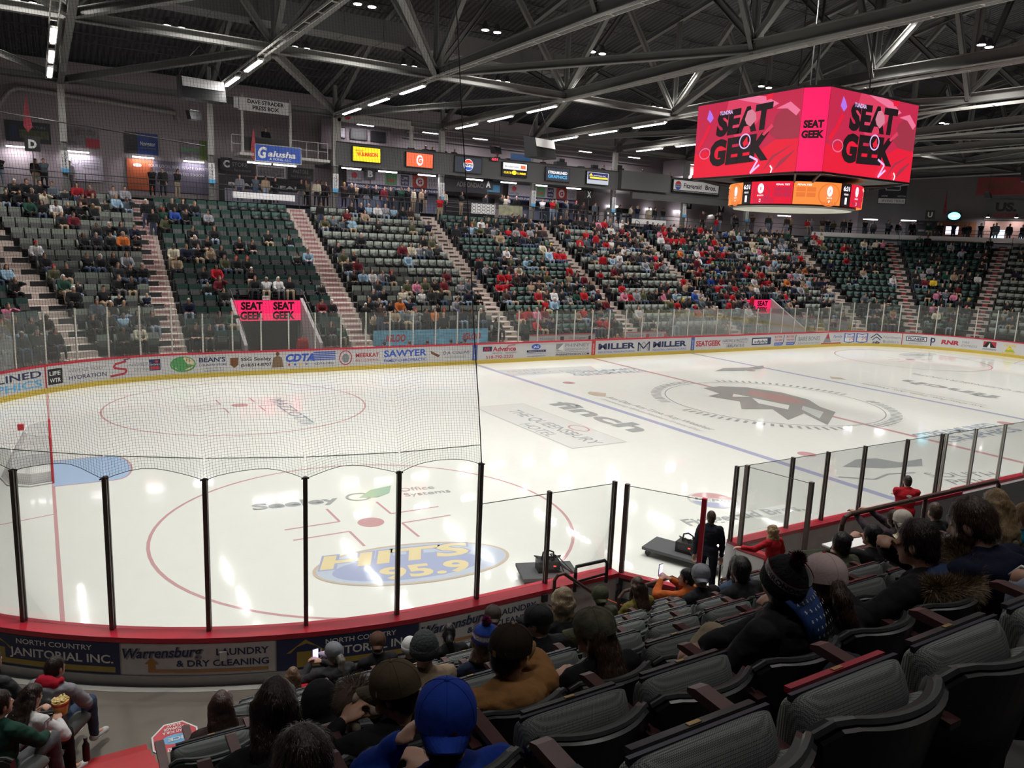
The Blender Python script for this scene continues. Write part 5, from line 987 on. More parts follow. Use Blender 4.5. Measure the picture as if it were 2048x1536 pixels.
def clk(u0, u1): D.rect(u0, 0, u1, H, VK, .12); m_ = (u0 + u1) / 2; D.text('6:31', m_, H * .68, H * .2, LEDW, (u1 - u0) * .72, align='c', bold=.03); D.text('PERIOD', m_, H * .48, .07, LEDW, (u1 - u0) * .5, align='c'); D.text('1', m_, H * .1, H * .28, LEDW, .1, align='c', bold=.05)
# unroll order: u grows to the right as seen from outside
for off_ in (-3.93, 0, 3.93, 7.86):
    b0 = o_(off_ - 1.62); clk(b0 - .46, b0 - .02); red(b0, b0 + 1.62); orange(b0 + 1.64, b0 + 3.45)
D.build('ring_screen', g)
# ================================================================= NEAR STAND
def row_y(j): return -20.75 - .84 * j      # y of the seat backs' top in row j
def row_z(j): return 3.91 + .48 * j        # platform height of row j
m1 = MB()
for j in range(-7, 6):
    y1 = row_y(j) + .78; y0 = y1 - .86; z = row_z(j); x1 = -14.3 if j > -5 else -18.7; xl = -26.75 if j > -5 else -25.75
    m1.add([(xl, y0, 0), (x1, y0, 0), (x1, y1, 0), (xl, y1, 0), (xl, y0, z), (x1, y0, z), (x1, y1, z), (xl, y1, z)], [(4, 5, 6, 7), (3, 7, 6, 2), (0, 4, 7, 3), (1, 2, 6, 5), (0, 1, 5, 4)], DECKM)
m1.build('floor', None, kind='structure', label='stepped platforms of the near seating section', cat='stand')
m1 = MB(); m1.box((-24, -18.2, .21), (24, 9.0, .42), CONC); m1.prism([(q.x, q.y) for q in outl(.42, near_s(-21.95) - 4, near_s(-21.95) + 17, 40)] + [(-45, -4), (-45, -22), (-12, -22), (-12, -13.4)], .38, .441, CONC)
m1.build('floor', None, kind='structure', label='smooth brown-grey concrete walkway beside the near boards', cat='floor')
# red steps at the left end of the section
RSTEP = mat('red_painted_step', (.42, .015, .02), .5, var=.15, scale=6)
t = MB()
for k in range(0, 9):
    z = .40 + .20 * (k + 1); y = -13.75 - .42 * k; t.add([(-27.25, y - .44, z - .26), (-26.4, y - .44, z - .26), (-26.4, y, z - .26), (-27.3, y, z - .26), (-27.3, y - .44, z), (-26.4, y - .44, z), (-26.4, y, z), (-27.3, y, z)], BF, RSTEP)
t.build('red_steps', None, label='bright red painted steps between the two near seat groups', cat='stairs')
g = thing('floor_sign', 'red octagonal stop-shaped notice on the bottom red step', 'sign', (-26.08, -13.62, .47), 0); g.rotation_euler = (rd(-14), 0, rd(178)); oc8 = [(.27 * math.cos(PI / 8 + PI / 4 * i), .27 * math.sin(PI / 8 + PI / 4 * i)) for i in range(8)]
t = MB(); t.prism(oc8, 0, .012, WHITE); t.build('plate', g); D = Dec(lambda u, v, d: (u, v, .012 + d), .001, .001); D.poly([(x * .93, y * .93) for x, y in oc8], mat('sign_red', (.6, .02, .04), .4)); D.ell(0, -.0, .15, .07, SKY); D.text('RUDE!', 0, .12, .05, WHITE, .2, align='c', bold=.03); D.text('WAIT FOR A', 0, -.13, .04, WHITE, .26, align='c', bold=.02); D.text('STOPPAGE', 0, -.18, .04, WHITE, .22, align='c', bold=.02); D.text('IN PLAY', 0, -.225, .035, WHITE, .15, align='c', bold=.02); D.text('ICE', 0, -.02, .05, WHITE, .16, align='c', bold=.03); D.build('lettering', g)
# ---- near seats (facing +y in world when rz = 0)
SHELL = mat('black_green_seat_shell', (.012, .014, .014), .33, var=.3, scale=40); SHEDGE = mat('lighter_seat_shell_edge', (.045, .052, .05), .4, var=.3, scale=30); SHG = mat('dark_green_seat_shell', (.010, .028, .022), .35, var=.2, scale=30)  # top edge is a lighter grey-green than the shell
ARM = mat('maroon_armrest', (.075, .030, .030), .35, var=.25, scale=25)
def woven():
    m = bpy.data.materials.new('grey_woven_upholstery'); m.use_nodes = True; nt = m.node_tree; N = nt.nodes; L = nt.links; b = N['Principled BSDF']; b.inputs['Roughness'].default_value = .85
    tc = N.new('ShaderNodeTexCoord'); mp = N.new('ShaderNodeMapping'); mp.inputs['Rotation'].default_value = (0, .78, 0); L.new(tc.outputs['Object'], mp.inputs[0])
    ck = N.new('ShaderNodeTexChecker'); ck.inputs['Scale'].default_value = 260; ck.inputs[1].default_value = (.20, .22, .21, 1); ck.inputs[2].default_value = (.055, .062, .06, 1); L.new(mp.outputs[0], ck.inputs[0]); L.new(ck.outputs[0], b.inputs['Base Color']); return m
WOV = woven()
def near_seat(up=True, shell=SHELL, red=False):
    r = thing('arena_seat', 'x', 'seat'); n = 14; w = .50
    def yo(u): return .10 * abs(2 * u) ** 2.2      # wraps forward at both sides
    def zt(u): return .85 - .05 * max(0, abs(2 * u) - .82) / .18
    t = MB(); vs = []
    for i in range(n + 1):
        u = (i / n - .5); x = u * w; f = yo(u); z = zt(u)
        vs += [(x, f - .015, z - .01), (x, f + .012, z), (x, f + .045, z - .004), (x * .96, f + .10, .42), (x * .96, f + .06, .42)]
    fs = []
    for i in range(n): a = i * 5; fs += [(a + k, a + 5 + k, a + 5 + (k + 1) % 5, a + (k + 1) % 5)[::-1] for k in range(5)]
    fs += [(0, 1, 2, 3, 4), tuple(n * 5 + k for k in (4, 3, 2, 1, 0))]
    t.add(vs, fs, shell); t.build('backrest', r, smooth=False)
    t = MB(); pts = [(i / n - .5) * w for i in range(n + 1)]; t.tube([(x, yo(x / w) + .012, zt(x / w) + .0) for x in pts], .013, SHEDGE, 6); t.build('top_edge', r)
    t = MB(); vs = []
    for i in range(n + 1): u = (i / n - .5) * .9; x = u * w; f = yo(u) + .05; vs += [(x, f, zt(u) - .05), (x, f + .035, zt(u) - .08), (x, f + .085, .5)]
    t.add(vs, [(i * 3 + k, i * 3 + k + 1, i * 3 + k + 4, i * 3 + k + 3) for i in range(n) for k in (0, 1)], WOV); t.build('back_cushion', r)
    R = rd(-8) if up else rd(-84)
    pn = link('seat_pan', None, r, (0, .17, .44), (R, 0, 0)) if False else None
    M = Matrix.Translation((0, .17, .45)) @ Matrix.Rotation(R, 4, 'X')
    # pan profile in its own frame: z along the pan from hinge to front edge, -y the sitting side
    prof = [(-.035, .0), (-.068, .04), (-.082, .12), (-.086, .22), (-.08, .31), (-.064, .36), (-.038, .392), (-.008, .398), (.012, .385), (.024, .34), (.03, .02)]
    t = MB(); vs = []; nn = 24
    for i in range(nn + 1):
        u = math.sin((i / nn - .5) * PI) / 2; x = u * .465; k = max(.12, (1 - abs(2 * u) ** 9) ** .5)
        vs += [tuple(M @ Vector((x, a * (k if a < 0 else 1), b * (.93 + .07 * k)))) for a, b in prof]
    P = len(prof); fs = [(i * P + j, i * P + (j + 1) % P, (i + 1) * P + (j + 1) % P, (i + 1) * P + j) for i in range(nn) for j in range(P)]
    t.add(vs, fs + [tuple(range(P - 1, -1, -1)), tuple(nn * P + j for j in range(P))], WOV); p = t.build('seat_pan', r, smooth=True)
    t = MB(); rot = M.to_3x3(); c = M @ Vector((0, .015, .395)); t.box(c, (.40, .022, .016), mat('red_seat_number_strip', (.30, .015, .03), .3) if red else mat('black_seat_number_strip', (.03, .03, .032), .25), rot); c = M @ Vector((0, .015, .404)); t.box(c, (.04, .014, .003), mat('brass_number_tag', (.42, .28, .12), .3, .6), rot)
    c = M @ Vector((0, -.012, .392)); t.box(c, (.45, .014, .016), mat('navy_piping', (.01, .012, .03), .5), rot); t.build('number_strip', p)
    t = MB(); pr = [(-.005, .72), (.42, .74), (.45, .73), (.45, .715), (.42, .71), (-.005, .70)]
    vs = [(x - .265, y, z) for x in (-.026, .026) for y, z in [(a + .05, b) for a, b in pr]]; k = len(pr); t.add(vs, [tuple(range(k)), tuple(range(2 * k - 1, k - 1, -1))] + [(i, k + i, k + (i + 1) % k, (i + 1) % k) for i in range(k)], ARM); t.build('armrest', r)
    t = MB(); t.box((-.265, .2, .35), (.035, .12, .70), DSTEEL); t.box((-.265, .2, .02), (.06, .22, .04), DSTEEL); t.build('stanchion', r)
    return r
PS = {'up': near_seat(True), 'down': near_seat(False, SHELL), 'upg': near_seat(True, SHG), 'downg': near_seat(False, SHG), 'upr': near_seat(True, SHELL, True)}
used_proto = set(); NEAR_SEATS = 0
def put_seat(key, loc, rz, label, group):
    global NEAR_SEATS; NEAR_SEATS += 1; P = PS[key]
    if key not in used_proto:
        used_proto.add(key); P.location = loc; P.rotation_euler = (0, 0, rz); P['label'] = label; P['group'] = group; return P
    return dup(P, None, loc, (0, 0, rz), label, group)

# ================================================================= PEOPLE
SKIN = mat('light_skin', (.52, .30, .22), .5, var=.06, scale=6); SKIN2 = mat('warm_skin', (.46, .25, .17), .5, var=.06, scale=6); SKIN3 = mat('brown_skin', (.20, .10, .065), .5)
def fabric(name, col, var=.12, bump=.35, scale=14): return mat(name, col, .85, var=var, scale=scale, bump=bump, spec=.2)
def hairm(name, col): return mat(name, col, .42, var=.7, scale=90, bump=.4, stretch=(1, 1, .06), spec=.45)
H_DK = hairm('dark_brown_hair', (.022, .013, .010)); H_BR = hairm('brown_hair', (.06, .032, .02)); H_BL = hairm('blonde_hair', (.36, .25, .13)); H_BK = hairm('black_hair', (.009, .008, .008)); H_GR = hairm('grey_hair', (.28, .25, .22)); H_RD = hairm('auburn_hair', (.11, .035, .018))
def sphere_piece(M, n=12, m=8):
    vs = [M @ Vector((0, 0, 1))]
    for i in range(1, m):
        a = PI * i / m; vs += [M @ Vector((math.sin(a) * math.cos(2 * PI * k / n), math.sin(a) * math.sin(2 * PI * k / n), math.cos(a))) for k in range(n)]
    vs.append(M @ Vector((0, 0, -1))); L = len(vs) - 1
    fs = [(0, 1 + k, 1 + (k + 1) % n) for k in range(n)]
    for i in range(m - 2): fs += [(1 + i * n + k, 1 + (i + 1) * n + k, 1 + (i + 1) * n + (k + 1) % n, 1 + i * n + (k + 1) % n) for k in range(n)]
    fs += [(L, 1 + (m - 2) * n + (k + 1) % n, 1 + (m - 2) * n + k) for k in range(n)]
    return vs, fs
def ell(c, r, R=None):
    M = Matrix.Translation(c) @ (R.to_4x4() if R is not None else Matrix()) @ Matrix.Diagonal((*r, 1)); return sphere_piece(M)
def cap(p, q, r1, r2, n=12):
    p, q = Vector(p), Vector(q); d = q - p; L = d.length
    if L < 1e-5: return ell(p, (r1, r1, r1))
    z = d / L; x = (Vector((0, 1, 0)) if abs(z.y) < .9 else Vector((1, 0, 0))).cross(z).normalized(); y = z.cross(x); vs = []
    rings = [(-r1 * math.cos(a), r1 * math.sin(a)) for a in (.25, .8, 1.57)] + [(L + r2 * math.sin(a), r2 * math.cos(a)) for a in (0, .75, 1.3)]
    for h, r in rings: vs += [p + z * h + (x * math.cos(2 * PI * k / n) + y * math.sin(2 * PI * k / n)) * r for k in range(n)]
    fs = [tuple(range(n - 1, -1, -1))] + [(i * n + k, i * n + (k + 1) % n, (i + 1) * n + (k + 1) % n, (i + 1) * n + k) for i in range(5) for k in range(n)] + [tuple(5 * n + k for k in range(n))]
    return vs, fs
_TRASH = []
def fuse(pieces, voxel, smooth=4, wrinkle=0., keep=None, dec=None, seed=0.):
    mb = MB()
    for vs, fs in pieces: mb.add(vs, fs, SKIN)
    me = bpy.data.meshes.new('t'); me.from_pydata(mb.v, [], mb.f); o = bpy.data.objects.new('t', me)
    r = o.modifiers.new('r', 'REMESH'); r.mode = 'VOXEL'; r.voxel_size = voxel
    if smooth: s = o.modifiers.new('s', 'SMOOTH'); s.factor = .5; s.iterations = smooth
    if dec: d = o.modifiers.new('d', 'DECIMATE'); d.ratio = dec
    m2 = evalmesh(o); _TS.collection.objects.unlink(o); _TRASH.extend((o, me))
    if wrinkle:
        nv = len(m2.vertices); C = np.empty(nv * 3); m2.vertices.foreach_get('co', C); Nn = np.empty(nv * 3, np.float32); m2.vertex_normals.foreach_get('vector', Nn); C = C.reshape(-1, 3); Nn = Nn.reshape(-1, 3)
        K_ = np.array([1.1 * mnoise.noise((c[0] * 5 + seed, c[1] * 5, c[2] * 9)) + mnoise.noise((c[0] * 9 + seed, c[1] * 9, c[2] * 16)) - .6 * abs(mnoise.noise((c[0] * 13, c[1] * 13 + seed, c[2] * 22))) + .5 * mnoise.noise((c[0] * 22, c[1] * 22 + seed, c[2] * 34)) for c in C.tolist()])
        m2.vertices.foreach_set('co', (C + Nn * (K_ * wrinkle)[:, None]).ravel()); m2.update()
    if keep:
        bm = bmesh.new(); bm.from_mesh(m2); bmesh.ops.delete(bm, geom=[v for v in bm.verts if not keep(v.co)], context='VERTS'); bm.to_mesh(m2); bm.free()
    m2.polygons.foreach_set('use_smooth', [True] * len(m2.polygons)); return m2
def part(name, me, m, parent):
    me.name = name; me.materials.clear(); me.materials.append(m); return link(name, me, parent)
def ik(a, t, l1, l2, pole):
    a, t = Vector(a), Vector(t); d = t - a; L = min(d.length, (l1 + l2) * .995); d.normalize(); t = a + d * L
    x = (l1 * l1 - l2 * l2 + L * L) / (2 * L); h = math.sqrt(max(l1 * l1 - x * x, 0)); pl = Vector(pole); pl = (pl - d * pl.dot(d)); pl = pl.normalized() if pl.length > 1e-4 else Vector((0, 0, -1))
    return a + d * x + pl * h, t
HANDS = {'lap': ((-.10, .30, .56), (.10, .32, .56)), 'knees': ((-.13, .38, .60), (.13, .38, .60)), 'clasp': ((-.03, .40, .62), (.03, .40, .63)), 'side': ((-.26, .0, .72), (.26, .0, .72)), 'cross': ((.12, .16, .80), (-.12, .17, .78))}
def person(label, loc, face=0., group=None, pose='sit', lean=.06, side=0., yaw=None, pitch=0., tilt=0., hands='lap', pole=None, s=1., bulk=1., skin=SKIN, top=None, legs=None, shoes=None, hair='short', hairm_=None, hat=None, hood=None, detail=1, legpose=None, sleeve=1., extra=None, drop=0., name='person', cat='person', lod=None):
    top = top or fabric('black_jacket', (.014, .014, .016)); legs = legs or fabric('dark_trousers', (.02, .022, .03)); hairm_ = hairm_ or H_DK; shoes = shoes or fabric('dark_shoes', (.03, .03, .03))
    if yaw is None: yaw = -.4 if detail else 0.
    g = thing(name, label, cat, loc, -face, group); g.scale = (s, s, s)
    vox = {0: .042, 1: .016, 2: .011, 3: .0085}[detail]; vh = vox
    st = pose == 'stand'; P = Vector((0, 0, .94 if st else .49 - drop)); LR = Matrix.Rotation(-lean, 3, 'X') @ Matrix.Rotation(side, 3, 'Y')
    U = lambda x, y, z: P + LR @ Vector((x, y, z))
    nk = U(0, -.01, .455); HR = Matrix.Rotation(yaw, 3, 'Z') @ Matrix.Rotation(-pitch, 3, 'X') @ Matrix.Rotation(tilt, 3, 'Y'); hc = nk + LR @ Vector((0, .025, .055)) + HR @ Vector((0, .02, .10)); Hd = lambda x, y, z: hc + HR @ Vector((x, y, z))
    sh = [U(-.17 * bulk, -.01, .415), U(.17 * bulk, -.01, .415)]
    hd = HANDS[hands] if isinstance(hands, str) else hands
    if st and hands == 'side': hd = ((-.25, .05, .78), (.25, .05, .78))
    if st and hands == 'cross': hd = ((.12, .18, 1.22), (-.12, .19, 1.20))
    if st and hands == 'lap': hd = ((-.08, .22, 1.05), (.08, .22, 1.05))
    arms = []
    for i, (a, h) in enumerate(zip(sh, hd)):
        sg = -1 if i == 0 else 1; pl = (pole[i] if pole else (sg * .9, -.25, -.6)); e, w_ = ik(a, h, .29, .25, pl); arms.append((a, e, w_))
    hips = [P + Vector((-.09, 0, 0)), P + Vector((.09, 0, 0))]; lg = []
    for i in (0, 1):
        sg = -1 if i == 0 else 1
        if st: k = hips[i] + Vector((sg * .02, .03, -.43)); an = k + Vector((sg * .01, -.03, -.42)); ft = an + Vector((sg * .03, .15, -.05))
        else: k = hips[i] + Vector((sg * .05, .44, .03)); an = k + Vector((0, .04, -.44)); ft = an + Vector((sg * .02, .17, -.06))
        if legpose and legpose[i]: k, an, ft = [Vector(q) for q in legpose[i]]
        lg.append((hips[i], k, an, ft))
    B = bulk
    # body
    pc = [ell(P + Vector((0, -.01, .02)), (.165 * B, .12 * B, .11), LR), ell(U(0, -.0, .20), (.14 * B, .105 * B, .16), LR), ell(U(0, -.005, .34), (.165 * B, .112 * B, .15), LR), cap(sh[0], sh[1], .052, .052), cap(sh[0].lerp(sh[1], .3), U(0, -.01, .45), .05, .05), cap(sh[0].lerp(sh[1], .7), U(0, -.01, .45), .05, .05), cap(U(0, -.02, .42), hc + HR @ Vector((0, -.02, -.05)), .062, .055)]
    pc += [ell(hc + HR @ Vector((0, -.008, .02)), (.078, .098, .108), HR), ell(hc + HR @ Vector((0, .030, -.045)), (.060, .066, .070), HR), ell(hc + HR @ Vector((0, .07, -.09)), (.03, .025, .025), HR)]
    if detail: pc += [ell(Hd(0, .100, -.022), (.013, .022, .02), HR), cap(Hd(0, .088, .015), Hd(0, .106, -.02), .009, .012), ell(Hd(-.078, -.004, -.012), (.011, .020, .033), HR), ell(Hd(.078, -.004, -.012), (.011, .020, .033), HR), ell(Hd(0, .082, -.062), (.024, .012, .010), HR)]
    for i, (a, e, w_) in enumerate(arms):
        pc += [cap(a, e, .052, .040), cap(e, w_, .040, .028)]; d = (w_ - e).normalized(); sg = -1 if i == 0 else 1
        up = Vector((0, 0, 1)) - d * d.z; up = up.normalized() if up.length > .05 else Vector((0, 1, 0)); sd = d.cross(up)
        pc += [ell(w_ + d * .05, (.036, .045, .018), Matrix((sd, d, up)).transposed())]
        if detail >= 2:
            for fi, (o_, ln) in enumerate(((-.030, .062), (-.010, .072), (.011, .068), (.030, .052))):
                b0 = w_ + d * .085 + sd * o_; b1 = b0 + d * ln * .45 - up * .008; b2 = b1 + d * ln * .35 - up * .03; b3 = b2 + d * ln * .05 - up * .028; r_ = .0095
                pc += [cap(w_ + d * .05 + sd * o_, b0, .011, .0105, 8), cap(b0, b1, r_ + .0008, r_, 8), cap(b1, b2, r_, .0088, 8), cap(b2, b3, .0088, .0075, 8)]
            th = -sg; t0 = w_ + d * .02 + sd * th * .028; t1 = t0 + d * .035 + sd * th * .025 - up * .012; t2 = t1 + d * .035 - up * .015; pc += [cap(t0, t1, .0125, .011, 8), cap(t1, t2, .011, .009, 8)]
        else: pc += [ell(w_ + d * .095 - up * .012, (.034, .035, .016), Matrix((sd, d, up)).transposed())]
    for h_, k, an, ft in lg: pc += [cap(h_, k, .085 * B, .058), cap(k, an, .056, .036), cap(an, ft, .036, .03)]
    me = fuse(pc, vox, 2 if detail > 1 else 3, dec=.5 if detail == 0 else None); part('body', me, skin, g)
    # top garment
    q = .016 * B; pt = [ell(P + Vector((0, -.01, .03)), (.17 * B + q, .13 * B + q, .11), LR), ell(U(0, -.0, .20), (.15 * B + q, .115 * B + q, .17), LR), ell(U(0, -.008, .34), (.168 * B + q, .12 * B + q, .15), LR), cap(sh[0], sh[1], .056 + q, .056 + q), cap(sh[0].lerp(sh[1], .22), U(0, -.01, .475), .056 + q, .06), cap(sh[0].lerp(sh[1], .78), U(0, -.01, .475), .056 + q, .06), cap(U(0, -.02, .38), U(0, -.01, .475), .075, .064)]
    for a, e, w_ in arms:
        en = e.lerp(w_, .92) if sleeve >= 1 else a.lerp(e, .75); pt += [cap(a, e if sleeve >= 1 else en, .058 + q, .046 + q)]
        if sleeve >= 1: pt += [cap(e, en, .046 + q, .036 + q * .5)]
    if hood: pt += [ell(U(0, -.125, .40), (.13, .062, .105), LR), cap(U(-.11, -.09, .43), U(.11, -.09, .43), .045, .045), cap(U(-.08, -.15, .34), U(.08, -.15, .34), .035, .035), cap(U(-.09, -.035, .465), U(0, -.11, .47), .032, .038), cap(U(.09, -.035, .465), U(0, -.11, .47), .032, .038), cap(U(-.09, -.035, .465), U(-.04, .07, .44), .032, .026), cap(U(.09, -.035, .465), U(.04, .07, .44), .032, .026)]
    part('jacket' if sleeve >= 1 else 't_shirt', fuse(pt, max(vox, .012), 4, wrinkle=.0075 if detail else 0, dec=.5 if detail == 0 else None, seed=sum(map(ord, label)) % 97), top, g)
    pl_ = [ell(P + Vector((0, .0, -.01)), (.172 * B, .13 * B, .11))]
    for h_, k, an, ft in lg: pl_ += [cap(h_, k, .098 * B, .070), cap(k, an, .070, .052)]
    part('trousers', fuse(pl_, max(vox, .014), 4, wrinkle=.005 if detail else 0, dec=.5 if detail == 0 else None), legs, g)
    if detail:
        t = MB()
        for h_, k, an, ft in lg: vs, fs = cap(an + Vector((0, -.02, -.03)), ft, .045, .038); t.add(vs, fs, shoes); vs, fs = ell((an + ft) / 2 + Vector((0, 0, -.035)), (.045, .13, .02)); t.add(vs, fs, WHITE)
        t.build('shoes', g, smooth=True)
        t = MB()
        for sx in (-1, 1): vs, fs = ell(Hd(sx * .03, .079, .012), (.011, .007, .0065), HR); t.add(vs, fs, WHITE); vs, fs = ell(Hd(sx * .03, .0845, .012), (.006, .004, .006), HR); t.add(vs, fs, BPLAS)
        t.build('eyes', g, smooth=True); t = MB(); vs, fs = ell(Hd(0, .094, -.062), (.022, .006, .006), HR); t.add(vs, fs, mat('lips', (.35, .12, .10), .5)); t.build('mouth', g, smooth=True)
    # hair
    hl = lambda co: True
    if hair != 'bald':
        hp = [ell(Hd(0, -.012, .024), (.086, .105, .113), HR), ell(Hd(0, -.055, -.03), (.068, .055, .07), HR)]
        if hair in ('long', 'longbig'):
            k = 1.2 if hair == 'longbig' else .85; zb_h = .20 if hair == 'longbig' else .27
            for x in (-.065, -.04, -.013, .013, .04, .065): hp += [cap(Hd(x, -.055, .03), U(x * 1.15 * k, -.105, .42), .036, .028), cap(U(x * 1.15 * k, -.105, .42), U(x * 1.35 * k, -.138, zb_h + .04 * abs(x) / .065), .028, .014)]
            for x in (-1, 1): hp += [cap(Hd(x * .07, -.015, .03), Hd(x * .078, .0, -.12), .022, .022), cap(Hd(x * .078, 0, -.12), U(x * .10, -.03, .38), .024, .018)]
        if hair == 'pony': hp += [cap(Hd(0, -.11, .02), Hd(0, -.15, -.03), .032, .04), cap(Hd(0, -.15, -.03), U(.01, -.15, .34), .042, .02)]
        if hair == 'curly': hp += [ell(Hd(0, -.02, .02), (.115, .125, .13), HR), ell(Hd(0, -.05, -.09), (.12, .09, .10), HR), ell(Hd(-.06, -.04, -.13), (.07, .07, .08), HR), ell(Hd(.06, -.04, -.13), (.07, .07, .08), HR)]
        inv = HR.transposed(); big = hair in ('long', 'longbig', 'curly', 'pony')
        def keep(co):
            c = inv @ (co - hc)
            if c.y > .045 and c.z < .055 + (.0 if abs(c.x) < .06 else -.02): return False
            if not big and c.z < -.075: return False
            if hair == 'short' and c.z < -.03 and c.y > -.0: return False
            if hat and c.z > .05: return False
            return True
        w_ = {'curly': .02, 'short': .004, 'long': .007, 'longbig': .008, 'pony': .006}.get(hair, .004)
        hm_o = part('hair', fuse(hp, max(vox * .9, .009) if detail else .035, 2, wrinkle=w_ if detail else .004, keep=keep, dec=.6 if detail == 0 else None), hairm_, g)
    if detail >= 2 and hair != 'bald': strands(g, hm_o, hairm_, 3200 if big else 2000, sum(map(ord, label)))
    if hat:
        kind, hm = hat[0], hat[1]
        if kind == 'cap':
            bm_, ba = hat[2], hat[3]; t = MB(); R0 = HR @ Matrix.Rotation(-.08, 3, 'X'); cz = hc + HR @ Vector((0, -.008, .035)); n, m_ = 24, 8
            for i in range(m_):
                pass
            vs = []
            for i in range(m_ + 1):
                a = PI / 2 * i / m_
                for k in range(n): b = 2 * PI * k / n; vs.append(cz + R0 @ Vector((.098 * math.cos(a) * math.cos(b), .117 * math.cos(a) * math.sin(b), .0 + .104 * math.sin(a) ** .85 - (.022 if i == 0 else 0))))
            t.add(vs, [(i * n + k, i * n + (k + 1) % n, (i + 1) * n + (k + 1) % n, (i + 1) * n + k) for i in range(m_) for k in range(n)], hm); cp = t.build('cap', g, smooth=True)
            t = MB(); vs, fs = ell(cz + R0 @ Vector((0, 0, .105)), (.009, .009, .006), R0); t.add(vs, fs, bm_)
            for k in range(3):
                b = PI / 6 + PI * k / 3; t.tube([cz + R0 @ Vector((.0985 * math.cos(a) * math.cos(b), .1175 * math.cos(a) * math.sin(b), .1045 * abs(math.sin(a)) ** .85)) for a in [.05 + (PI - .1) * j / 14 for j in range(15)]], .0016, hm, 4)
            t.build('cap_seam', cp)
            Rb = R0 @ Matrix.Rotation(ba, 3, 'Z'); vs = []; nn = 12
            for j, rr in enumerate((0, .045, .078)):
                for i in range(nn + 1): a = PI * (.14 + .72 * i / nn); dz = -.018 * (abs(math.cos(a)) ** 2) * (1 + j) - .006 * j; vs.append(cz + Rb @ Vector((.09 * math.cos(a) * (1 - .12 * j), (.108 + rr) * math.sin(a), -.012 + dz)))
            v2 = [v + Rb @ Vector((0, 0, -.006)) for v in vs]; L = len(vs); f1 = [(j * (nn + 1) + i, j * (nn + 1) + i + 1, (j + 1) * (nn + 1) + i + 1, (j + 1) * (nn + 1) + i) for j in range(2) for i in range(nn)]
            rim = list(range(nn + 1)) + [nn + (nn + 1) * j for j in (1, 2)] + list(range(3 * (nn + 1) - 2, 2 * (nn + 1) - 1, -1)) + [(nn + 1)]
            t = MB(); t.add(vs + v2, f1 + [tuple(L + q_ for q_ in f[::-1]) for f in f1] + [(rim[i], rim[(i + 1) % len(rim)], L + rim[(i + 1) % len(rim)], L + rim[i]) for i in range(len(rim))], bm_); t.build('brim', cp, smooth=False)
        if kind == 'beanie':
            hp = [ell(Hd(0, -.01, .055), (.094, .112, .105), HR)]; t = MB(); cz = hc + HR @ Vector((0, -.01, .03)); n, m_ = 28, 8; vs = []
            for i in range(m_ + 1):
                a = PI / 2 * i / m_
                for k in range(n): b = 2 * PI * k / n; rr = 1 + .018 * (k % 2); vs.append(cz + HR @ Vector((.099 * rr * math.cos(a) * math.cos(b), .118 * rr * math.cos(a) * math.sin(b), .125 * math.sin(a))))
            t.add(vs, [(i * n + k, i * n + (k + 1) % n, (i + 1) * n + (k + 1) % n, (i + 1) * n + k) for i in range(m_) for k in range(n)], hm); bn = t.build('beanie', g, smooth=True)
            t = MB(); prof = [(1.0, -.045), (1.045, -.04), (1.06, -.01), (1.045, .02), (1.0, .025)]; vs = []
            for r_, z_ in prof: vs += [cz + HR @ Vector((.099 * r_ * math.cos(2 * PI * k / 36), .118 * r_ * math.sin(2 * PI * k / 36), z_)) for k in range(36)]
            t.add(vs, [(i * 36 + k, i * 36 + (k + 1) % 36, (i + 1) * 36 + (k + 1) % 36, (i + 1) * 36 + k) for i in range(4) for k in range(36)], hat[2]); t.build('cuff', bn, smooth=True)
            if len(hat) > 3 and hat[3]:
                t = MB(); c = cz + HR @ Vector((0, -.01, .15)); random.seed(5)
                for k in range(900):
                    d = Vector((random.gauss(0, 1), random.gauss(0, 1), random.gauss(0, 1))).normalized(); r_ = random.uniform(.035, .05); e = c + d * r_; sdv = d.orthogonal().normalized() * .0028; s2 = d.cross(sdv.normalized()) * .0028
                    t.add([c + d * .012 + sdv, c + d * .012 + s2, c + d * .012 - sdv - s2, e], [(0, 1, 3), (1, 2, 3), (2, 0, 3)], hat[3] if k % 3 else hat[2])
                t.build('pompom', bn)
            g['hatc'] = 0; del g['hatc']
            if len(hat) > 4 and hat[4]:
                R3 = .12
                fnm = lambda u, v, d: tuple(cz + HR @ Vector(((.0985 + d) * math.sin(u / .1), -(.1185 + d) * math.cos(u / .1), v + .028)))
                D = Dec(fnm, .003, .0012); D.rect(-.26, .0, .26, .042, mat('pale_knit_band', (.45, .43, .44), .9), .015); D.rect(-.26, -.011, .26, -.004, hat[5], .015); D.rect(-.26, .046, .26, .053, hat[5], .015); D.text(hat[4], -.085, .008, .026, hat[6], .25, align='c', bold=.04); D.build('band', bn)
    if extra: extra(g, dict(U=U, Hd=Hd, arms=arms, lg=lg, P=P, HR=HR, LR=LR, hc=hc))
    return g
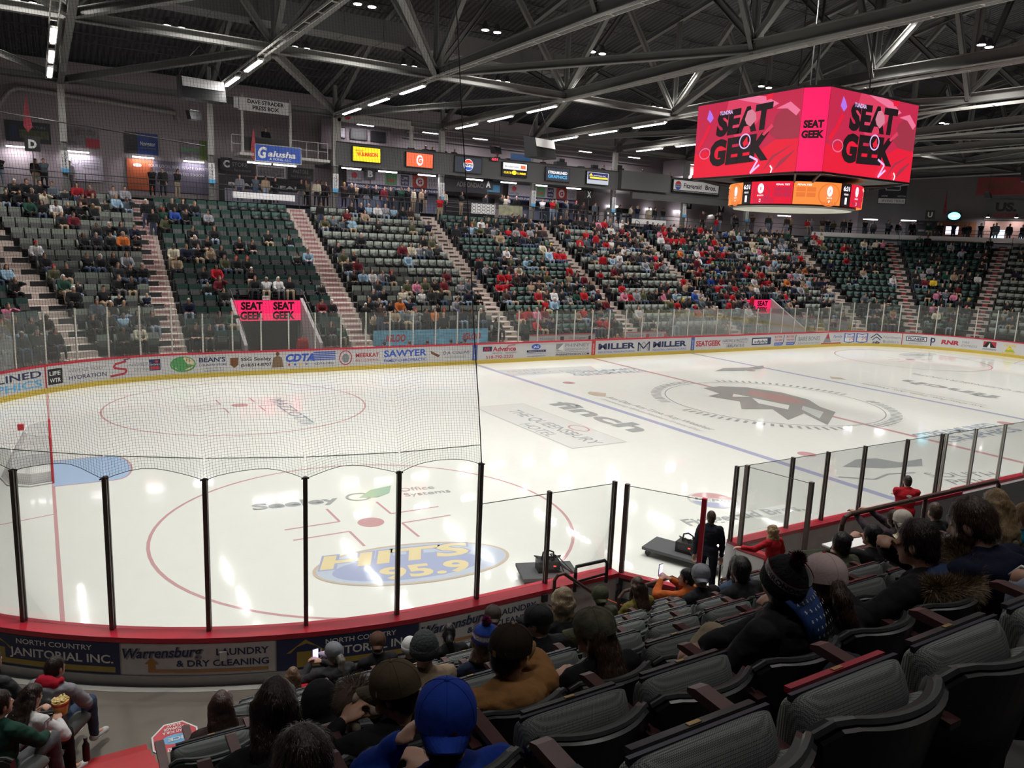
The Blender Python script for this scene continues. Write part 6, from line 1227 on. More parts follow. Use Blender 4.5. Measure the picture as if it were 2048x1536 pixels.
def strands(g, ho, m, n, seed):
    me = ho.data; nv = len(me.vertices)
    if nv < 50: return
    C = np.empty(nv * 3); me.vertices.foreach_get('co', C); Nn = np.empty(nv * 3, np.float32); me.vertex_normals.foreach_get('vector', Nn); C = C.reshape(-1, 3); Nn = Nn.reshape(-1, 3)
    R = np.random.RandomState(seed % 9999); ix = R.randint(0, nv, n); p = C[ix] + R.normal(0, .003, (n, 3)); nn = Nn[ix].astype(float); gr = np.array([0, -.25, -1.]); t = gr - nn * (nn @ gr)[:, None]; t /= np.linalg.norm(t, axis=1)[:, None] + 1e-6; t += R.normal(0, .10, (n, 3)); sd = np.cross(t, nn); sd /= np.linalg.norm(sd, axis=1)[:, None] + 1e-6
    L = R.uniform(.022, .05, n)[:, None]; w = .0011; V = []
    for k, (f, lift) in enumerate(((0, .0), (.35, .004), (.7, .0045), (1., .002))):
        q = p + t * L * f + nn * lift - nn * (L * f) ** 2 * 5; V += [q - sd * w * (1 - .6 * f), q + sd * w * (1 - .6 * f)]
    V = np.stack(V, 1).reshape(-1, 3); b = np.arange(n)[:, None] * 8; F_ = np.concatenate([np.concatenate([b + 2 * k, b + 2 * k + 1, b + 2 * k + 3, b + 2 * k + 2], 1) for k in range(3)])
    link('hair_strands', npmesh('hair_strands', V, F_, [m]), ho)
def fur(g, pts, R, n, m, ln=.05, seed=1):
    random.seed(seed); t = MB()
    for k in range(n):
        f = random.random() * (len(pts) - 1); i = int(f); c = Vector(pts[i]).lerp(Vector(pts[min(i + 1, len(pts) - 1)]), f - i); d = Vector((random.gauss(0, 1), random.gauss(0, 1), random.gauss(0, 1))).normalized()
        a = c + d * R * .75; e = c + d * (R + ln * random.uniform(.4, 1)) + Vector((0, 0, -.012)); s1 = d.orthogonal().normalized() * .0019; e = e + Vector((random.gauss(0, .008), random.gauss(0, .008), random.gauss(0, .008))); t.add([a + s1, a - s1, a + d.cross(s1.normalized()) * .0019, e], [(0, 1, 3), (1, 2, 3), (2, 0, 3)], m[k % len(m)])
    return t.build('fur_trim', g)
def printed(g, K, items, name='back_print', y=-.165):
    fn = lambda u, v, d: tuple(K['U'](u, y - d - .02 * math.cos(u * 6), v)); D = Dec(fn, .006, .001)
    for tx, u, v, h, m, w_ in items: D.text(tx, u, v, h, m, w_, align='c', bold=.04)
    D.build(name, g)
def at_row(j, x, dy=.22): return (x, row_y(j) + dy, row_z(j))
F = fabric
BLKJ = F('black_jacket', (.013, .013, .015)); JEANS = F('blue_jeans', (.05, .075, .13)); LJEANS = F('light_ripped_denim', (.26, .31, .40), var=.3, scale=10); KHAKI = F('khaki_trousers', (.33, .26, .18)); NAVYF = F('navy_hoodie', (.008, .011, .03)); CHAR = F('charcoal_jacket', (.022, .023, .025), var=.2)
DUCK = F('tan_duck_canvas', (.30, .145, .05), var=.15, scale=20); ROYAL = F('royal_blue_hoodie', (.008, .035, .25)); REDF = F('red_jersey', (.36, .010, .018)); GRYF = F('grey_jersey', (.25, .25, .28)); WHF = F('white_jersey', (.55, .54, .55)); OLIVE = F('olive_gold_velour', (.15, .12, .03)); BRH = F('brown_hoodie', (.045, .028, .026)); DGRN = F('dark_green_sweatshirt', (.012, .05, .035)); TANJ = F('tan_coat', (.30, .22, .15)); TEALF = F('teal_jacket', (.01, .14, .22)); SUIT = F('navy_suit', (.008, .010, .018), bump=.1); GREYP = F('grey_trousers', (.09, .09, .10)); CREAMH = F('cream_patterned_hoodie', (.55, .48, .34), var=.5, scale=25); PINKC = F('dusty_pink_mesh', (.58, .45, .44), bump=.1, scale=120); CAMOF = F('camouflage_cloth', (.10, .095, .065), var=.9, scale=22); MAR = F('maroon_knit', (.10, .01, .02), bump=.6, scale=60); BKN = F('black_knit', (.012, .012, .014), bump=.6, scale=60)
GN = 'spectators in the near section'
N = []
# --- row 0
def e_blue(g, K):
    D = Dec(lambda u, v, d: tuple(K['Hd'](u, -.128 - d + abs(u) * .25, v)), .001, .0006); D.poly([(-.045, .0), (-.01, .012), (.0, .03), (.03, .045), (.04, .0), (.005, -.02), (.0, -.03), (-.04, -.015)], mat('cap_logo_red', (.30, .02, .03))); D.poly([(-.038, .002), (-.01, .016), (.028, .036), (.032, .004), (.0, -.018), (-.034, -.012)], mat('cap_logo_blue', (.01, .02, .12))); D.text('NY', 0, -.005, .022, mat('cap_logo_red', (1, 1, 1)), .04, align='c', bold=.03); D.build('cap_logo', g)
BLUEC = F('royal_blue_cap', (.01, .04, .30)); SUEDE = F('tan_brim', (.33, .19, .09))
person('person in a royal blue hoodie and backwards blue cap, nearest at the bottom', at_row(0, -26.13, .14), 0, GN, drop=.16, hands=((-.10, .16, .84), (.1, .3, .6)), pole=((-.6, -.1, -1), (1, 0, -1)), hair='short', hat=('cap', BLUEC, BLUEC, PI), top=ROYAL, hood=True, detail=2, bulk=1.12, yaw=-.45, lean=.04, extra=e_blue)
person('short-haired dark-headed boy at the bottom edge left of the blue cap', at_row(0, -26.58, .14), 0, GN, drop=.12, top=F('dim_grey_shirt', (.06, .06, .07)), s=.97, detail=2, hair='short', hairm_=H_DK, hands=((-.28, .12, .85), (.1, .3, .6)), lean=.0, yaw=.05)
def pat(g, K):
    t = MB(); LN = mat('patterned_blue_lining', (.012, .05, .20), .7, var=.2); n = 9; vs = []
    for i in range(n + 1):
        for j in range(7):
            u = -.13 + .26 * i / n; f = j / 6; w_ = u * (1 - .45 * f); vs.append(tuple(K['U'](w_, -.135 - .075 * math.sin(f * 2.6) + u * u * 1.6, .56 - .26 * f)))
    t.add(vs, [(i * 7 + j, i * 7 + j + 1, (i + 1) * 7 + j + 1, (i + 1) * 7 + j) for i in range(n) for j in range(6)], LN); o = t.build('hood_lining', g, smooth=True); md = o.modifiers.new('s', 'SOLIDIFY'); md.thickness = .012
    D = Dec(lambda u, v, d: tuple(K['U'](u, -.135 - .075 * math.sin((.56 - v) / .26 * 2.6) + u * u * 1.9 - .008 - d, v)), .0, .0006); random.seed(4)
    for r_ in range(6):
        for c_ in range(7 - r_ // 2):
            u = -.10 + .033 * c_ + .012 * (r_ % 2) + .012 * (r_ // 2); v = .53 - .038 * r_
            D.text('S' if (r_ + c_) % 3 else 'A', u, v, .013, WHITE, .011, bold=.03, rot=random.uniform(-.5, .5))
    D.build('lining_motif', g)
    D = Dec(lambda u, v, d: tuple(K['arms'][0][0] + Vector((-.09 - d, u, v))), .0, .001); D.text('5', -.1, -.12, .05, GREY, .04); D.build('sleeve_mark', g)
person('person in a maroon and black ADIRONDACK bobble hat with a blue patterned hood', at_row(0, -24.40), -.25, GN, drop=-.05, pitch=-.42, tilt=.05, s=.9, hands=((-.16, .42, .66), (-.10, .46, .68)), top=CHAR, hood=True, legs=KHAKI, hat=('beanie', BKN, BKN, MAR, 'ADIRONDACK', MAR, BLACK), detail=2, lean=.22, yaw=-.5, bulk=1.15, side=-.02, extra=pat, legpose=[((-.22, .42, .62), (-.20, .40, .18), (-.22, .55, .1)), ((.02, .46, .70), (-.25, .52, .50), (-.38, .6, .44))])
REDB = F('red_cap_brim', (.40, .01, .03))
person('person in a dusty pink and white mesh cap with a red brim, head bowed', at_row(0, -24.02), .1, GN, drop=.22, hair='pony', hairm_=H_BR, hat=('cap', PINKC, REDB, 0), yaw=-.30, pitch=.15, lean=.28, detail=2, s=1.04, hands='clasp')
def furx(g, K):
    U = K['U']; FU = [hairm('tawny_fur', (.20, .13, .07)), hairm('dark_fur', (.09, .055, .03)), hairm('pale_fur', (.33, .24, .14))]; fur(g, [U(-.16, -.10, .44), U(-.06, -.17, .42), U(.06, -.18, .44), U(.17, -.13, .49), U(.24, -.03, .54)], .07, 15000, FU, .05); t = MB(); vs, fs = ell(U(0, -.07, .47), (.12, .07, .05)); t.add(vs, fs, F('faded_blue_hood', (.03, .05, .12))); t.build('blue_hood', g, smooth=True)
person('dark-haired person in a black coat with a big tawny fur hood', at_row(0, -23.36), -.15, GN, drop=.08, hair='short', hairm_=H_DK, yaw=.1, pitch=.2, detail=2, bulk=1.15, hood=True, hands=((-.30, .36, .76), (-.02, .26, .98)), pole=((-1, 0, -.6), (1, 0, -.6)), lean=.12, extra=furx)
person('large bearded person in a navy hoodie looking down, right edge', at_row(0, -23.06, .10), 0, GN, drop=.10, yaw=.2, pitch=.4, top=NAVYF, hood=True, hair='short', hairm_=H_BR, detail=2, bulk=1.2, s=1.12, lean=.1, extra=lambda g, K: part('beard', fuse([ell(K['Hd'](0, .05, -.075), (.058, .055, .05), K['HR']), ell(K['Hd'](-.05, .02, -.05), (.028, .04, .05), K['HR']), ell(K['Hd'](.05, .02, -.05), (.028, .04, .05), K['HR'])], .01, 2, .004), H_BR, g))
def jeansx(g, K):
    k = K['lg'][0][1]; t = MB()
    for q in (K['lg'][0][1], K['lg'][1][1]): vs, fs = ell(q + Vector((0, .02, .028)), (.05, .045, .05)); t.add(vs, fs, SKIN2); t.tube([q + Vector((.0, -.03, .08)), q + Vector((.005, .03, .085)), q + Vector((0, .07, .03))], .008, WHITE, 6)
    t.build('bare_knee', g, smooth=True)
person('person in light ripped jeans with a bare knee at the right edge', at_row(1, -23.22, .22), -.1, GN, legs=LJEANS, top=F('soft_grey_top', (.3, .3, .32)), shoes=F('pale_pink_sneakers', (.42, .33, .36)), hair='long', detail=2, extra=jeansx, lean=-.05)
# --- row -1
person('person with long dark straight hair and pale fur trim, bottom left', at_row(-1, -26.42), 0, GN, drop=.08, hair='longbig', hairm_=H_DK, detail=2, hood=True, extra=lambda g, K: fur(g, [K['U'](-.14, -.15, .37), K['U'](-.2, -.05, .42)], .03, 700, [hairm('dark_fur', (.1, .06, .04)), hairm('pale_fur', (.3, .2, .13))], .04))
CAPB = F('faded_olive_brown_cap', (.10, .075, .045)); CAPBB = F('faded_olive_brim', (.12, .10, .07))
person('person in a faded brown cap turned left, black coat, hugging a plush toy', at_row(-1, -25.88), 0, GN, drop=.15, hair='short', hairm_=H_BR, hat=('cap', CAPB, CAPBB, 0), yaw=.85, pitch=.1, detail=2, bulk=1.12, skin=SKIN2, hands=((-.20, .24, .74), (-.02, .30, .70)))
CAPK = F('dark_brown_cap', (.028, .018, .014))
person('person in a tan canvas jacket and dark cap with a tan brim, hand at face', at_row(-1, -25.33), 0, GN, drop=.11, hair='short', hairm_=H_BK, hat=('cap', CAPK, SUEDE, 0), yaw=-1.25, pitch=.05, top=DUCK, hood=True, detail=2, bulk=1.18, hands=((-.1, .3, .6), (.12, .16, .84)), pole=((-1, 0, -1), (1, -.1, -.45)), extra=lambda g, K: (lambda t: (t.box(K['Hd'](-.0, -.124, .03), (.02, .005, .028), mat('brass_number_tag', (1, 1, 1)), K['HR']), t.build('cap_tag', g)))(MB()))
person('person in a camouflage cap with green brim and long brown hair', at_row(-1, -24.75), 0, GN, drop=.16, hair='long', hairm_=H_BR, hat=('cap', CAMOF, F('sage_brim', (.16, .18, .11)), 0), yaw=.62, pitch=.15, detail=2, hands='lap', lean=.12)
# --- row -2, -3
HOODB = F('black_hood_cloth', (.010, .010, .012))
def hoodup(g, K): part('raised_hood', fuse([ell(K['Hd'](0, -.02, .02), (.105, .12, .135), K['HR']), ell(K['U'](0, -.07, .50), (.12, .10, .10), K['LR'])], .014, 3, .004, keep=lambda co: (K['HR'].transposed() @ (co - K['hc'])).y < .07), HOODB, g)
person('person with a black hood pulled up, pinkish cheek showing', at_row(-2, -25.98), 0, GN, drop=.2, hair='bald', yaw=-.6, extra=hoodup, detail=1)
BEG = F('slate_green_knit', (.045, .055, .052), bump=.6, scale=60)
person('person in a slate beanie and tan coat', at_row(-3, -24.97), 0, GN, drop=.08, hat=('beanie', BEG, BEG), top=TANJ, hair='bald', detail=1)
person('person in a blue and red RANGERS bobble hat, navy jacket', at_row(-3, -24.48), .1, GN, drop=.08, hat=('beanie', F('blue_knit', (.01, .04, .22), bump=.6), F('blue_knit2', (.01, .03, .18)), F('red_knit', (.3, .02, .05)), 'RANGERS', F('red_knit', (1, 1, 1)), WHITE), top=F('navy_parka', (.01, .016, .035)), hair='curly', hairm_=H_BR, detail=1, s=.95)
person('person in a black cap turned left and black jacket', at_row(-3, -24.0), 0, GN, drop=.08, hat=('cap', BLKJ, BLKJ, 0), yaw=.7, hair='short', hairm_=H_BR, detail=1, bulk=1.1)
person('broad person in a black coat directly left of the bobble hat', at_row(-3, -21.8), 0, GN, drop=.08, hair='short', hairm_=H_BK, detail=2, bulk=1.1)
person('person with a shaved dark head in a moss green hoodie, hand to mouth', at_row(-3, -20.36), 0, GN, drop=.08, hair='short', hairm_=H_BK, skin=SKIN3, top=F('moss_hoodie', (.05, .055, .035)), hood=True, hands=((-.06, .14, .92), (.1, .3, .6)), yaw=-.25, detail=2)
person('black-haired person looking left beside the moss green hoodie', at_row(-3, -19.84), 0, GN, drop=.08, hair='short', hairm_=H_BK, yaw=0., hands=((-.16, .2, .98), (.1, .3, .6)), detail=2, skin=SKIN2)
WCAP = F('cream_cap', (.50, .45, .40))
person('bearded person in a cream cap with red script and patterned cream hoodie', at_row(-3, -19.35), 0, GN, hat=('cap', WCAP, WCAP, PI), hair='short', top=CREAMH, hood=True, detail=2, yaw=-.7, extra=lambda g, K: (lambda D: (D.text('Thunder', 0, .03, .022, LOGR, .10, align='c', shear=.3), D.build('cap_script', g)))(Dec(lambda u, v, d: tuple(K['Hd'](.085 + d - abs(u) * .2, u - .02, v)), .02, .001)))
# --- row -4, -5
person('person with curly blonde-grey hair and a black puffer vest', at_row(-4, -23.17), 0, GN, hair='curly', hairm_=hairm('ash_blonde_hair', (.20, .15, .09)), top=F('black_puffer', (.015, .016, .02), bump=.8, scale=6), detail=1, bulk=1.1)
GCAP = F('heather_grey_cap', (.17, .18, .20))
person('person in a backwards grey cap and black hockey jersey numbered 5', at_row(-4, -21.42), -.1, GN, drop=.08, hat=('cap', GCAP, GCAP, PI), hair='short', hairm_=H_GR, top=F('black_jersey', (.014, .013, .016)), yaw=-.7, detail=1, bulk=1.15, extra=lambda g, K: (printed(g, K, [('WAH', 0, .30, .06, WHITE, .20)]), (lambda D: (D.text('5', -.06, -.10, .10, RED, .06, bold=.04), D.build('sleeve_number', g)))(Dec(lambda u, v, d: tuple(K['arms'][0][0] + Vector((-.085 - d, -u - .05, v))), .004, .001))))
person('person with long dark wavy hair in a denim jacket', at_row(-4, -20.9), 0, GN, drop=.08, hair='longbig', hairm_=H_DK, top=JEANS, detail=1)
person('person in a dark olive cap and green sweatshirt behind the pipe rail', at_row(-5, -22.06), 0, GN, hat=('cap', F('olive_cap', (.05, .055, .03)), F('olive_cap', (1, 1, 1)), PI), hair='short', top=F('rust_and_green_shirt', (.07, .07, .05)), detail=1, s=.95)
person('young person with long brown hair in a gold-olive short-sleeved top', at_row(-5, -21.52), -.1, GN, hair='long', hairm_=H_BR, top=OLIVE, sleeve=.5, detail=2, s=.95)
def phonex(g, K):
    pass
person('dark-haired person with glasses looking left, raising a phone', at_row(-5, -20.75), 0, GN, hair='short', hairm_=H_BK, yaw=.8, hands=((-.18, .36, .98), (.0, .36, .96)), detail=2, s=.92, top=F('orange_and_green_costume', (.45, .10, .02), var=.6, scale=6))
person('person in a striped jersey gripping the pipe rail with both hands', at_row(-4, -17.75, .30), 0, GN, hair='short', hairm_=H_BR, top=F('maroon_striped_jersey', (.05, .035, .045), var=.8, scale=10, bump=.1), hands=((-.22, .62, 1.02), (.10, .62, 1.02)), lean=.35, detail=2, s=.95)
person('dark-haired person seen behind the cream cap', at_row(-4, -17.2), 0, GN, hair='short', hairm_=H_BR, detail=1)
person('person with long straight blonde hair at the right edge', at_row(-1, -21.0), 0, GN, hair='longbig', hairm_=H_BL, top=F('beige_top', (.4, .33, .25)), detail=1)
person('fair-haired child in a bright blue jacket at the right edge', at_row(-1, -20.55), 0, GN, hair='short', hairm_=hairm('sandy_hair', (.22, .13, .06)), top=TEALF, s=.86, detail=1)
person('dark-haired person at the far right edge above the blonde', at_row(-2, -19.3), 0, GN, hair='long', hairm_=H_BK, detail=1)
person('person with long brown hair in a brown hoodie beside the concrete walkway', at_row(-4, -26.18), 0, GN, drop=.1, hair='longbig', hairm_=hairm('chestnut_hair', (.05, .026, .02)), top=BRH, hood=True, detail=1, s=.95)
# --- front rows
person('person in a brown cap and black jersey beside the boards', at_row(-7, -23.98), 0, GN, hat=('cap', F('brown_cap', (.08, .04, .025)), F('brown_cap', (1, 1, 1)), PI), hair='short', hairm_=H_BR, top=F('black_jersey', (1, 1, 1)), detail=1, extra=lambda g, K: printed(g, K, [('D', -.06, .28, .07, WHITE, .06)]))
person('child with straight light brown hair in a red top', at_row(-7, -24.98), 0, GN, hair='long', hairm_=hairm('light_brown_hair', (.13, .07, .04)), top=REDF, s=.86, detail=1, yaw=-.3)
person('person in a grey and lilac cap with a grey ponytail holding a phone', at_row(-7, -24.50), 0, GN, hair='pony', hairm_=H_GR, hat=('cap', GCAP, F('lilac_brim', (.45, .36, .50)), .6), yaw=.3, hands=((-.2, .34, .86), (-.06, .32, .88)), hood=True, top=F('black_and_cream_hoodie', (.03, .03, .032), var=.3), detail=2)
person('person in a round white knitted hat', at_row(-6, -23.95), 0, GN, hat=('beanie', F('white_knit', (.55, .55, .55)), F('white_knit', (1, 1, 1))), hair='bald', detail=1, s=.88)
person('person with a dark ponytail in a black jersey with a white crest', at_row(-6, -23.48), 0, GN, hair='pony', hairm_=H_BK, top=F('black_jersey', (1, 1, 1)), detail=1, s=.93, extra=lambda g, K: (lambda D: (D.ell(0, .36, .04, .02, WHITE), D.build('crest', g)))(Dec(lambda u, v, d: tuple(K['U'](u, -.165 - d, v)), .008, .001)))
person('person in a dark taupe cap near the second laundry advert', at_row(-6, -22.92), 0, GN, hat=('cap', F('taupe_cap', (.05, .04, .035)), F('taupe_cap', (1, 1, 1)), PI), hair='short', detail=1)
# --- left group
GL = 'spectators in the lower left group'; fa = rd(38)
def LP(head_xy, z): return head_xy
person('person with long dark hair wearing a green garland, far left', (-27.85, -13.15, .55), fa, GL, hair='longbig', hairm_=H_DK, top=F('dark_striped_jersey', (.05, .05, .055), var=.5, scale=8), yaw=-.1, detail=2, extra=lambda g, K: fur(g, [K['U'](.16, .05, .42), K['U'](.14, .14, .28), K['U'](.02, .18, .2)], .02, 700, [F('green_tinsel', (.01, .22, .09))], .04))
person('person in a grey jersey with a red hood and blue jeans, lower left', (-27.30, -13.62, .55), fa, GL, hair='short', hairm_=H_DK, top=GRYF, legs=JEANS, shoes=F('white_sneakers', (.6, .6, .6)), detail=2, bulk=1.15, yaw=-.25, lean=.15, hands='knees', hood=True, extra=lambda g, K: (part('red_hood', fuse([ell(K['U'](0, -.10, .49), (.14, .075, .09), K['LR']), cap(K['U'](-.11, -.03, .51), K['U'](.0, .07, .47), .04, .035), cap(K['U'](.11, -.03, .51), K['U'](.0, .07, .47), .04, .035)], .012, 3, .005), F('red_hood_cloth', (.40, .01, .03)), g), (lambda D: (D.text('41', -.05, -.13, .09, BLACK, .10, bold=.03), D.build('sleeve_number', g)))(Dec(lambda u, v, d: tuple(K['arms'][1][0] + Vector((.085 + d, u - .02, v))), .004, .001))))
person('person with long dark hair in a white jersey eating popcorn, lower left', (-27.55, -14.40, .70), fa, GL, hair='longbig', hairm_=H_DK, top=WHF, legs=F('black_leggings', (.012, .012, .014)), shoes=F('white_clogs', (.6, .6, .58)), detail=2, yaw=-.3, pitch=.35, lean=.2, hands=((-.02, .26, .86), (.14, .36, .72)), extra=lambda g, K: (lambda D: (D.rect(-.06, -.02, .05, .07, GREY), D.text('17', -.045, -.0, .06, WHITE, .07, bold=.03), D.build('shoulder_patch', g)))(Dec(lambda u, v, d: tuple(K['arms'][1][0] + Vector((.08 + d, u, v - .03))), .006, .001)))
person('person in grey trousers and a green sleeve at the bottom left corner', (-27.66, -15.25, 1.20), fa, GL, hair='short', top=DGRN, legs=GREYP, shoes=F('grey_loafers', (.16, .15, .14)), detail=2, hands='knees', lean=.0)
for k, (x, y, z) in enumerate(((-27.88, -13.30, .55), (-27.34, -13.80, .55), (-27.61, -14.60, .70), (-28.2, -14.1, .70), (-27.72, -15.45, 1.20))):
    put_seat('down', (x - .1, y - .12, z), -fa, 'seat of the lower left group under %s' % ('the garland wearer', 'the red-hooded person', 'the popcorn eater', 'nobody, behind the garland wearer', 'the person in grey trousers')[k], 'lower left seats')
t = MB()
for k, (y, z) in enumerate(((-13.3, .55), (-14.2, .70), (-15.1, 1.20))): t.add([(-29.6, y - 1.1, 0), (-27.72, y - .85 - .5, 0), (-27.72, y + .1, 0), (-29.6, y + .9, 0), (-29.6, y - 1.1, z), (-27.72, y - 1.35, z), (-27.72, y + .1, z), (-29.6, y + .9, z)], BF, DECKM)
t.build('floor', None, kind='structure', label='stepped platforms under the lower left group', cat='stand')
# popcorn bucket, bottle, plush toy, phones, jacket over a seat
g = thing('popcorn_bucket', 'yellow and red bucket of popcorn held by the person in the white jersey', 'popcorn', (-27.20, -14.02, 1.38)); g.scale = (.88, .88, .88); t = MB(); t.tube([(0, 0, 0), (0, 0, .17)], [.065, .095], mat('popcorn_tub_yellow', (.6, .35, .08), .5), 18); t.tube([(0, 0, .12), (0, 0, .15)], [.089, .093], mat('popcorn_tub_red', (.45, .02, .03), .5), 18); t.build('tub', g)
t = MB(); random.seed(9)
for k in range(70): a = random.random() * 6.3; r_ = .085 * random.random() ** .5; vs, fs = ell(Vector((r_ * math.cos(a), r_ * math.sin(a), .175 + random.uniform(0, .02))), (.012, .012, .010)); t.add(vs, fs, mat('popcorn', (.72, .58, .28), .8))
o = t.build('popcorn', g); o['kind'] = 'stuff'
g = thing('drink_bottle', 'black drink bottle standing on the red steps', 'bottle', (-27.0, -14.1, .83)); t = MB(); t.tube([(0, 0, 0), (0, 0, .17), (0, 0, .21), (0, 0, .23)], [.036, .036, .018, .016], BPLAS, 14); t.build('body', g); t = MB(); t.tube([(0, 0, .23), (0, 0, .26)], .02, DSTEEL, 12); t.build('cap', g)
g = thing('plush_hedgehog', 'brown plush hedgehog with a pale snout held by the person in the faded brown cap', 'plush toy', (-25.98, -19.32, 4.18), .6); t = MB(); vs, fs = ell(Vector((0, 0, 0)), (.11, .09, .10)); t.add(vs, fs, F('plush_brown', (.12, .085, .065))); o = t.build('body', g, smooth=True); fur(g, [(0, -.0, .02), (.02, -.02, .03)], .10, 1500, [F('plush_brown', (1, 1, 1)), F('plush_taupe', (.2, .15, .12))], .025)
t = MB(); vs, fs = ell(Vector((.03, -.10, -.03)), (.055, .055, .045)); t.add(vs, fs, F('plush_cream', (.42, .34, .28))); vs, fs = ell(Vector((.035, -.155, -.02)), (.014, .012, .012)); t.add(vs, fs, BPLAS); t.build('snout', g, smooth=True); t = MB(); [t.add(*ell(Vector((sx * .06, -.06, .06)), (.028, .012, .028)), F('plush_cream', (1, 1, 1))) for sx in (-1, 1)]; t.build('ears', g, smooth=True); t = MB(); [t.add(*ell(Vector((sx * .08, -.06, -.08)), (.035, .035, .035)), F('plush_cream', (1, 1, 1))) for sx in (-1, 1)]; t.build('paws', g, smooth=True)
def phone(loc, rz, label):
    g = thing('phone', label, 'phone', loc, rz, 'phones'); t = MB(); t.box((0, 0, .075), (.075, .009, .15), BPLAS); t.build('case', g); t = MB(); t.box((0, -.0055, .075), (.066, .002, .138), mat('phone_screen', (.55, .45, 1), emis=1.6)); t.build('display', g)
phone((-24.62, row_y(-7) + .60, row_z(-7) + .88), .1, 'glowing lilac phone held by the person in the grey and lilac cap'); phone((-20.86, row_y(-5) + .62, row_z(-5) + .92), .2, 'small blue glowing phone held up by the person with glasses')
g = thing('folded_jacket', 'black quilted jacket draped over a seat back in the bobble hat row', 'jacket', (-24.42, row_y(0) - .02, row_z(0) - .04)); part('jacket_body', fuse([ell(Vector((0, .02, .80)), (.20, .09, .12)), cap((-.15, -.05, .78), (-.10, -.09, .50), .07, .09), cap((.12, -.05, .78), (.14, -.10, .48), .08, .09), ell(Vector((0.02, -.08, .62)), (.2, .05, .18))], .014, 4, .008), F('black_nylon', (.03, .03, .037), bump=.5, scale=8), g); g.scale = (.95, .95, .95)
D = Dec(lambda u, v, d: (u, -.15 - d, v), .0, .001); D.text('THE NORTH', -.16, .70, .018, GREY, .09, bold=.02); D.text('FACE', -.16, .675, .018, GREY, .05, bold=.02); D.build('embroidery', g)
g = thing('drink_cup', 'clear plastic cup of red drink on the floor by the ripped jeans', 'cup', (-23.55, row_y(1) + .55, row_z(1))); t = MB(); t.tube([(0, 0, 0), (0, 0, .14)], [.032, .045], glassmat('cup_plastic', (.8, .8, .8), .5, .15), 16); t.build('cup', g); t = MB(); t.tube([(0, 0, .01), (0, 0, .09)], [.029, .037], mat('red_drink', (.15, .01, .012), .2), 16); t.build('drink', g)
# ---- standing figures by the gate
person('person in a dark suit standing at the open rink gate with a cane-like pole', (-16.88, -12.95, .0), .75, 'people by the gate', pose='stand', hands='side', hair='short', hairm_=H_BR, top=SUIT, legs=SUIT, detail=2, yaw=0.)
t = MB(); t.tube([(-16.57, -13.0, .02), (-16.60, -13.0, .95)], .02, BPLAS, 8); t.build('black_pole', None, label='black pole held by the suited person', cat='pole')
person('person in a red and black staff jersey standing behind the boards', (-12.55, -13.98, .44), .75, 'people by the gate', pose='stand', hands='cross', hair='short', hairm_=H_DK, top=REDF, detail=1, yaw=0., bulk=1.12, extra=lambda g, K: (lambda D: (D.ell(0, .36, .05, .028, WHITE), D.build('crest', g)))(Dec(lambda u, v, d: tuple(K['U'](u, -.17 - d, v)), .008, .001)))
person('person with curly blond hair and a red jacket reaching toward the gate', (-16.85, -14.35, .44), .0, 'people by the gate', pose='stand', s=.86, hair='curly', hairm_=H_BL, top=REDF, hands=((-.62, .25, 1.25), (.2, .1, .9)), pole=((-1, 0, -1), (1, 0, -1)), detail=2)
# ---- pipe rails
t = MB()
def railp(pts, r=.026): t.tube(pts, r, PIPE, 10)
railp([(-21.26, -14.3, .44), (-21.27, -14.3, 1.78), (-21.22, -14.3, 1.84), (-21.12, -14.3, 1.85), (-20.54, -14.3, 1.41), (-20.3, -14.3, 1.16), (-20.3, -14.3, .44)]); t.build('pipe_rail', None, label='red-brown pipe rail with cables left of the open gate', cat='railing')
t = MB(); railp([(-20.15, -14.35, .44), (-20.13, -14.35, 1.30), (-20.05, -14.35, 1.38), (-19.1, -14.35, 1.42), (-18.99, -14.35, 1.36), (-18.98, -14.35, .44)]); railp([(-20.14, -14.35, .9), (-18.98, -14.35, .9)]); t.build('pipe_rail', None, label='red-brown pipe hoop rail between the gate and the gold-olive top', cat='railing')
t = MB(); railp([(-18.3, -14.6, 1.32), (-14.0, -14.6, 1.24)]); railp([(-18.3, -14.6, .98), (-14.0, -14.6, .92)]); [railp([(x, -14.6, .44), (x, -14.6, 1.3)]) for x in (-18.3, -16.9, -15.4, -14.0)]; t.build('pipe_rail', None, label='long low double pipe rail in front of the near right rows', cat='railing')
t = MB(); railp([(-18.29, -16.52, 1.99), (-18.27, -16.52, 2.88), (-18.22, -16.52, 2.97), (-18.12, -16.52, 3.0), (-14.5, -16.52, 3.0), (-14.42, -16.52, 2.93), (-14.4, -16.52, 1.99)], .034); railp([(-16.4, -16.52, 1.99), (-16.4, -16.52, 3.0)], .03); railp([(-18.27, -16.52, 2.45), (-14.4, -16.52, 2.45)], .025); t.build('pipe_rail', None, label='high red-brown handrail in front of the striped jersey wearer at right', cat='railing')
t = MB(); t.tube([(-20.35, -13.55, 1.1), (-20.35, -13.55, 1.42), (-20.3, -13.5, 1.48), (-19.75, -13.5, 1.48), (-19.7, -13.5, 1.42), (-19.7, -13.5, 1.1)], .028, BPLAS, 8); t.tube([(-20.35, -13.55, 1.25), (-19.7, -13.5, 1.25)], .02, BPLAS, 8); t.build('black_handle_rail', None, label='short black handrail hooked over the boards left of the gate', cat='railing')
t = MB(); t.tube([(-20.3, -14.15, 1.26), (-19.9, -14.5, 1.1), (-19.3, -14.9, .8)], .006, mat('orange_cord', (.8, .15, .03), .5), 6); t.build('orange_cord', None, label='thin orange cord tied to the pipe rail left of the gate', cat='cord')
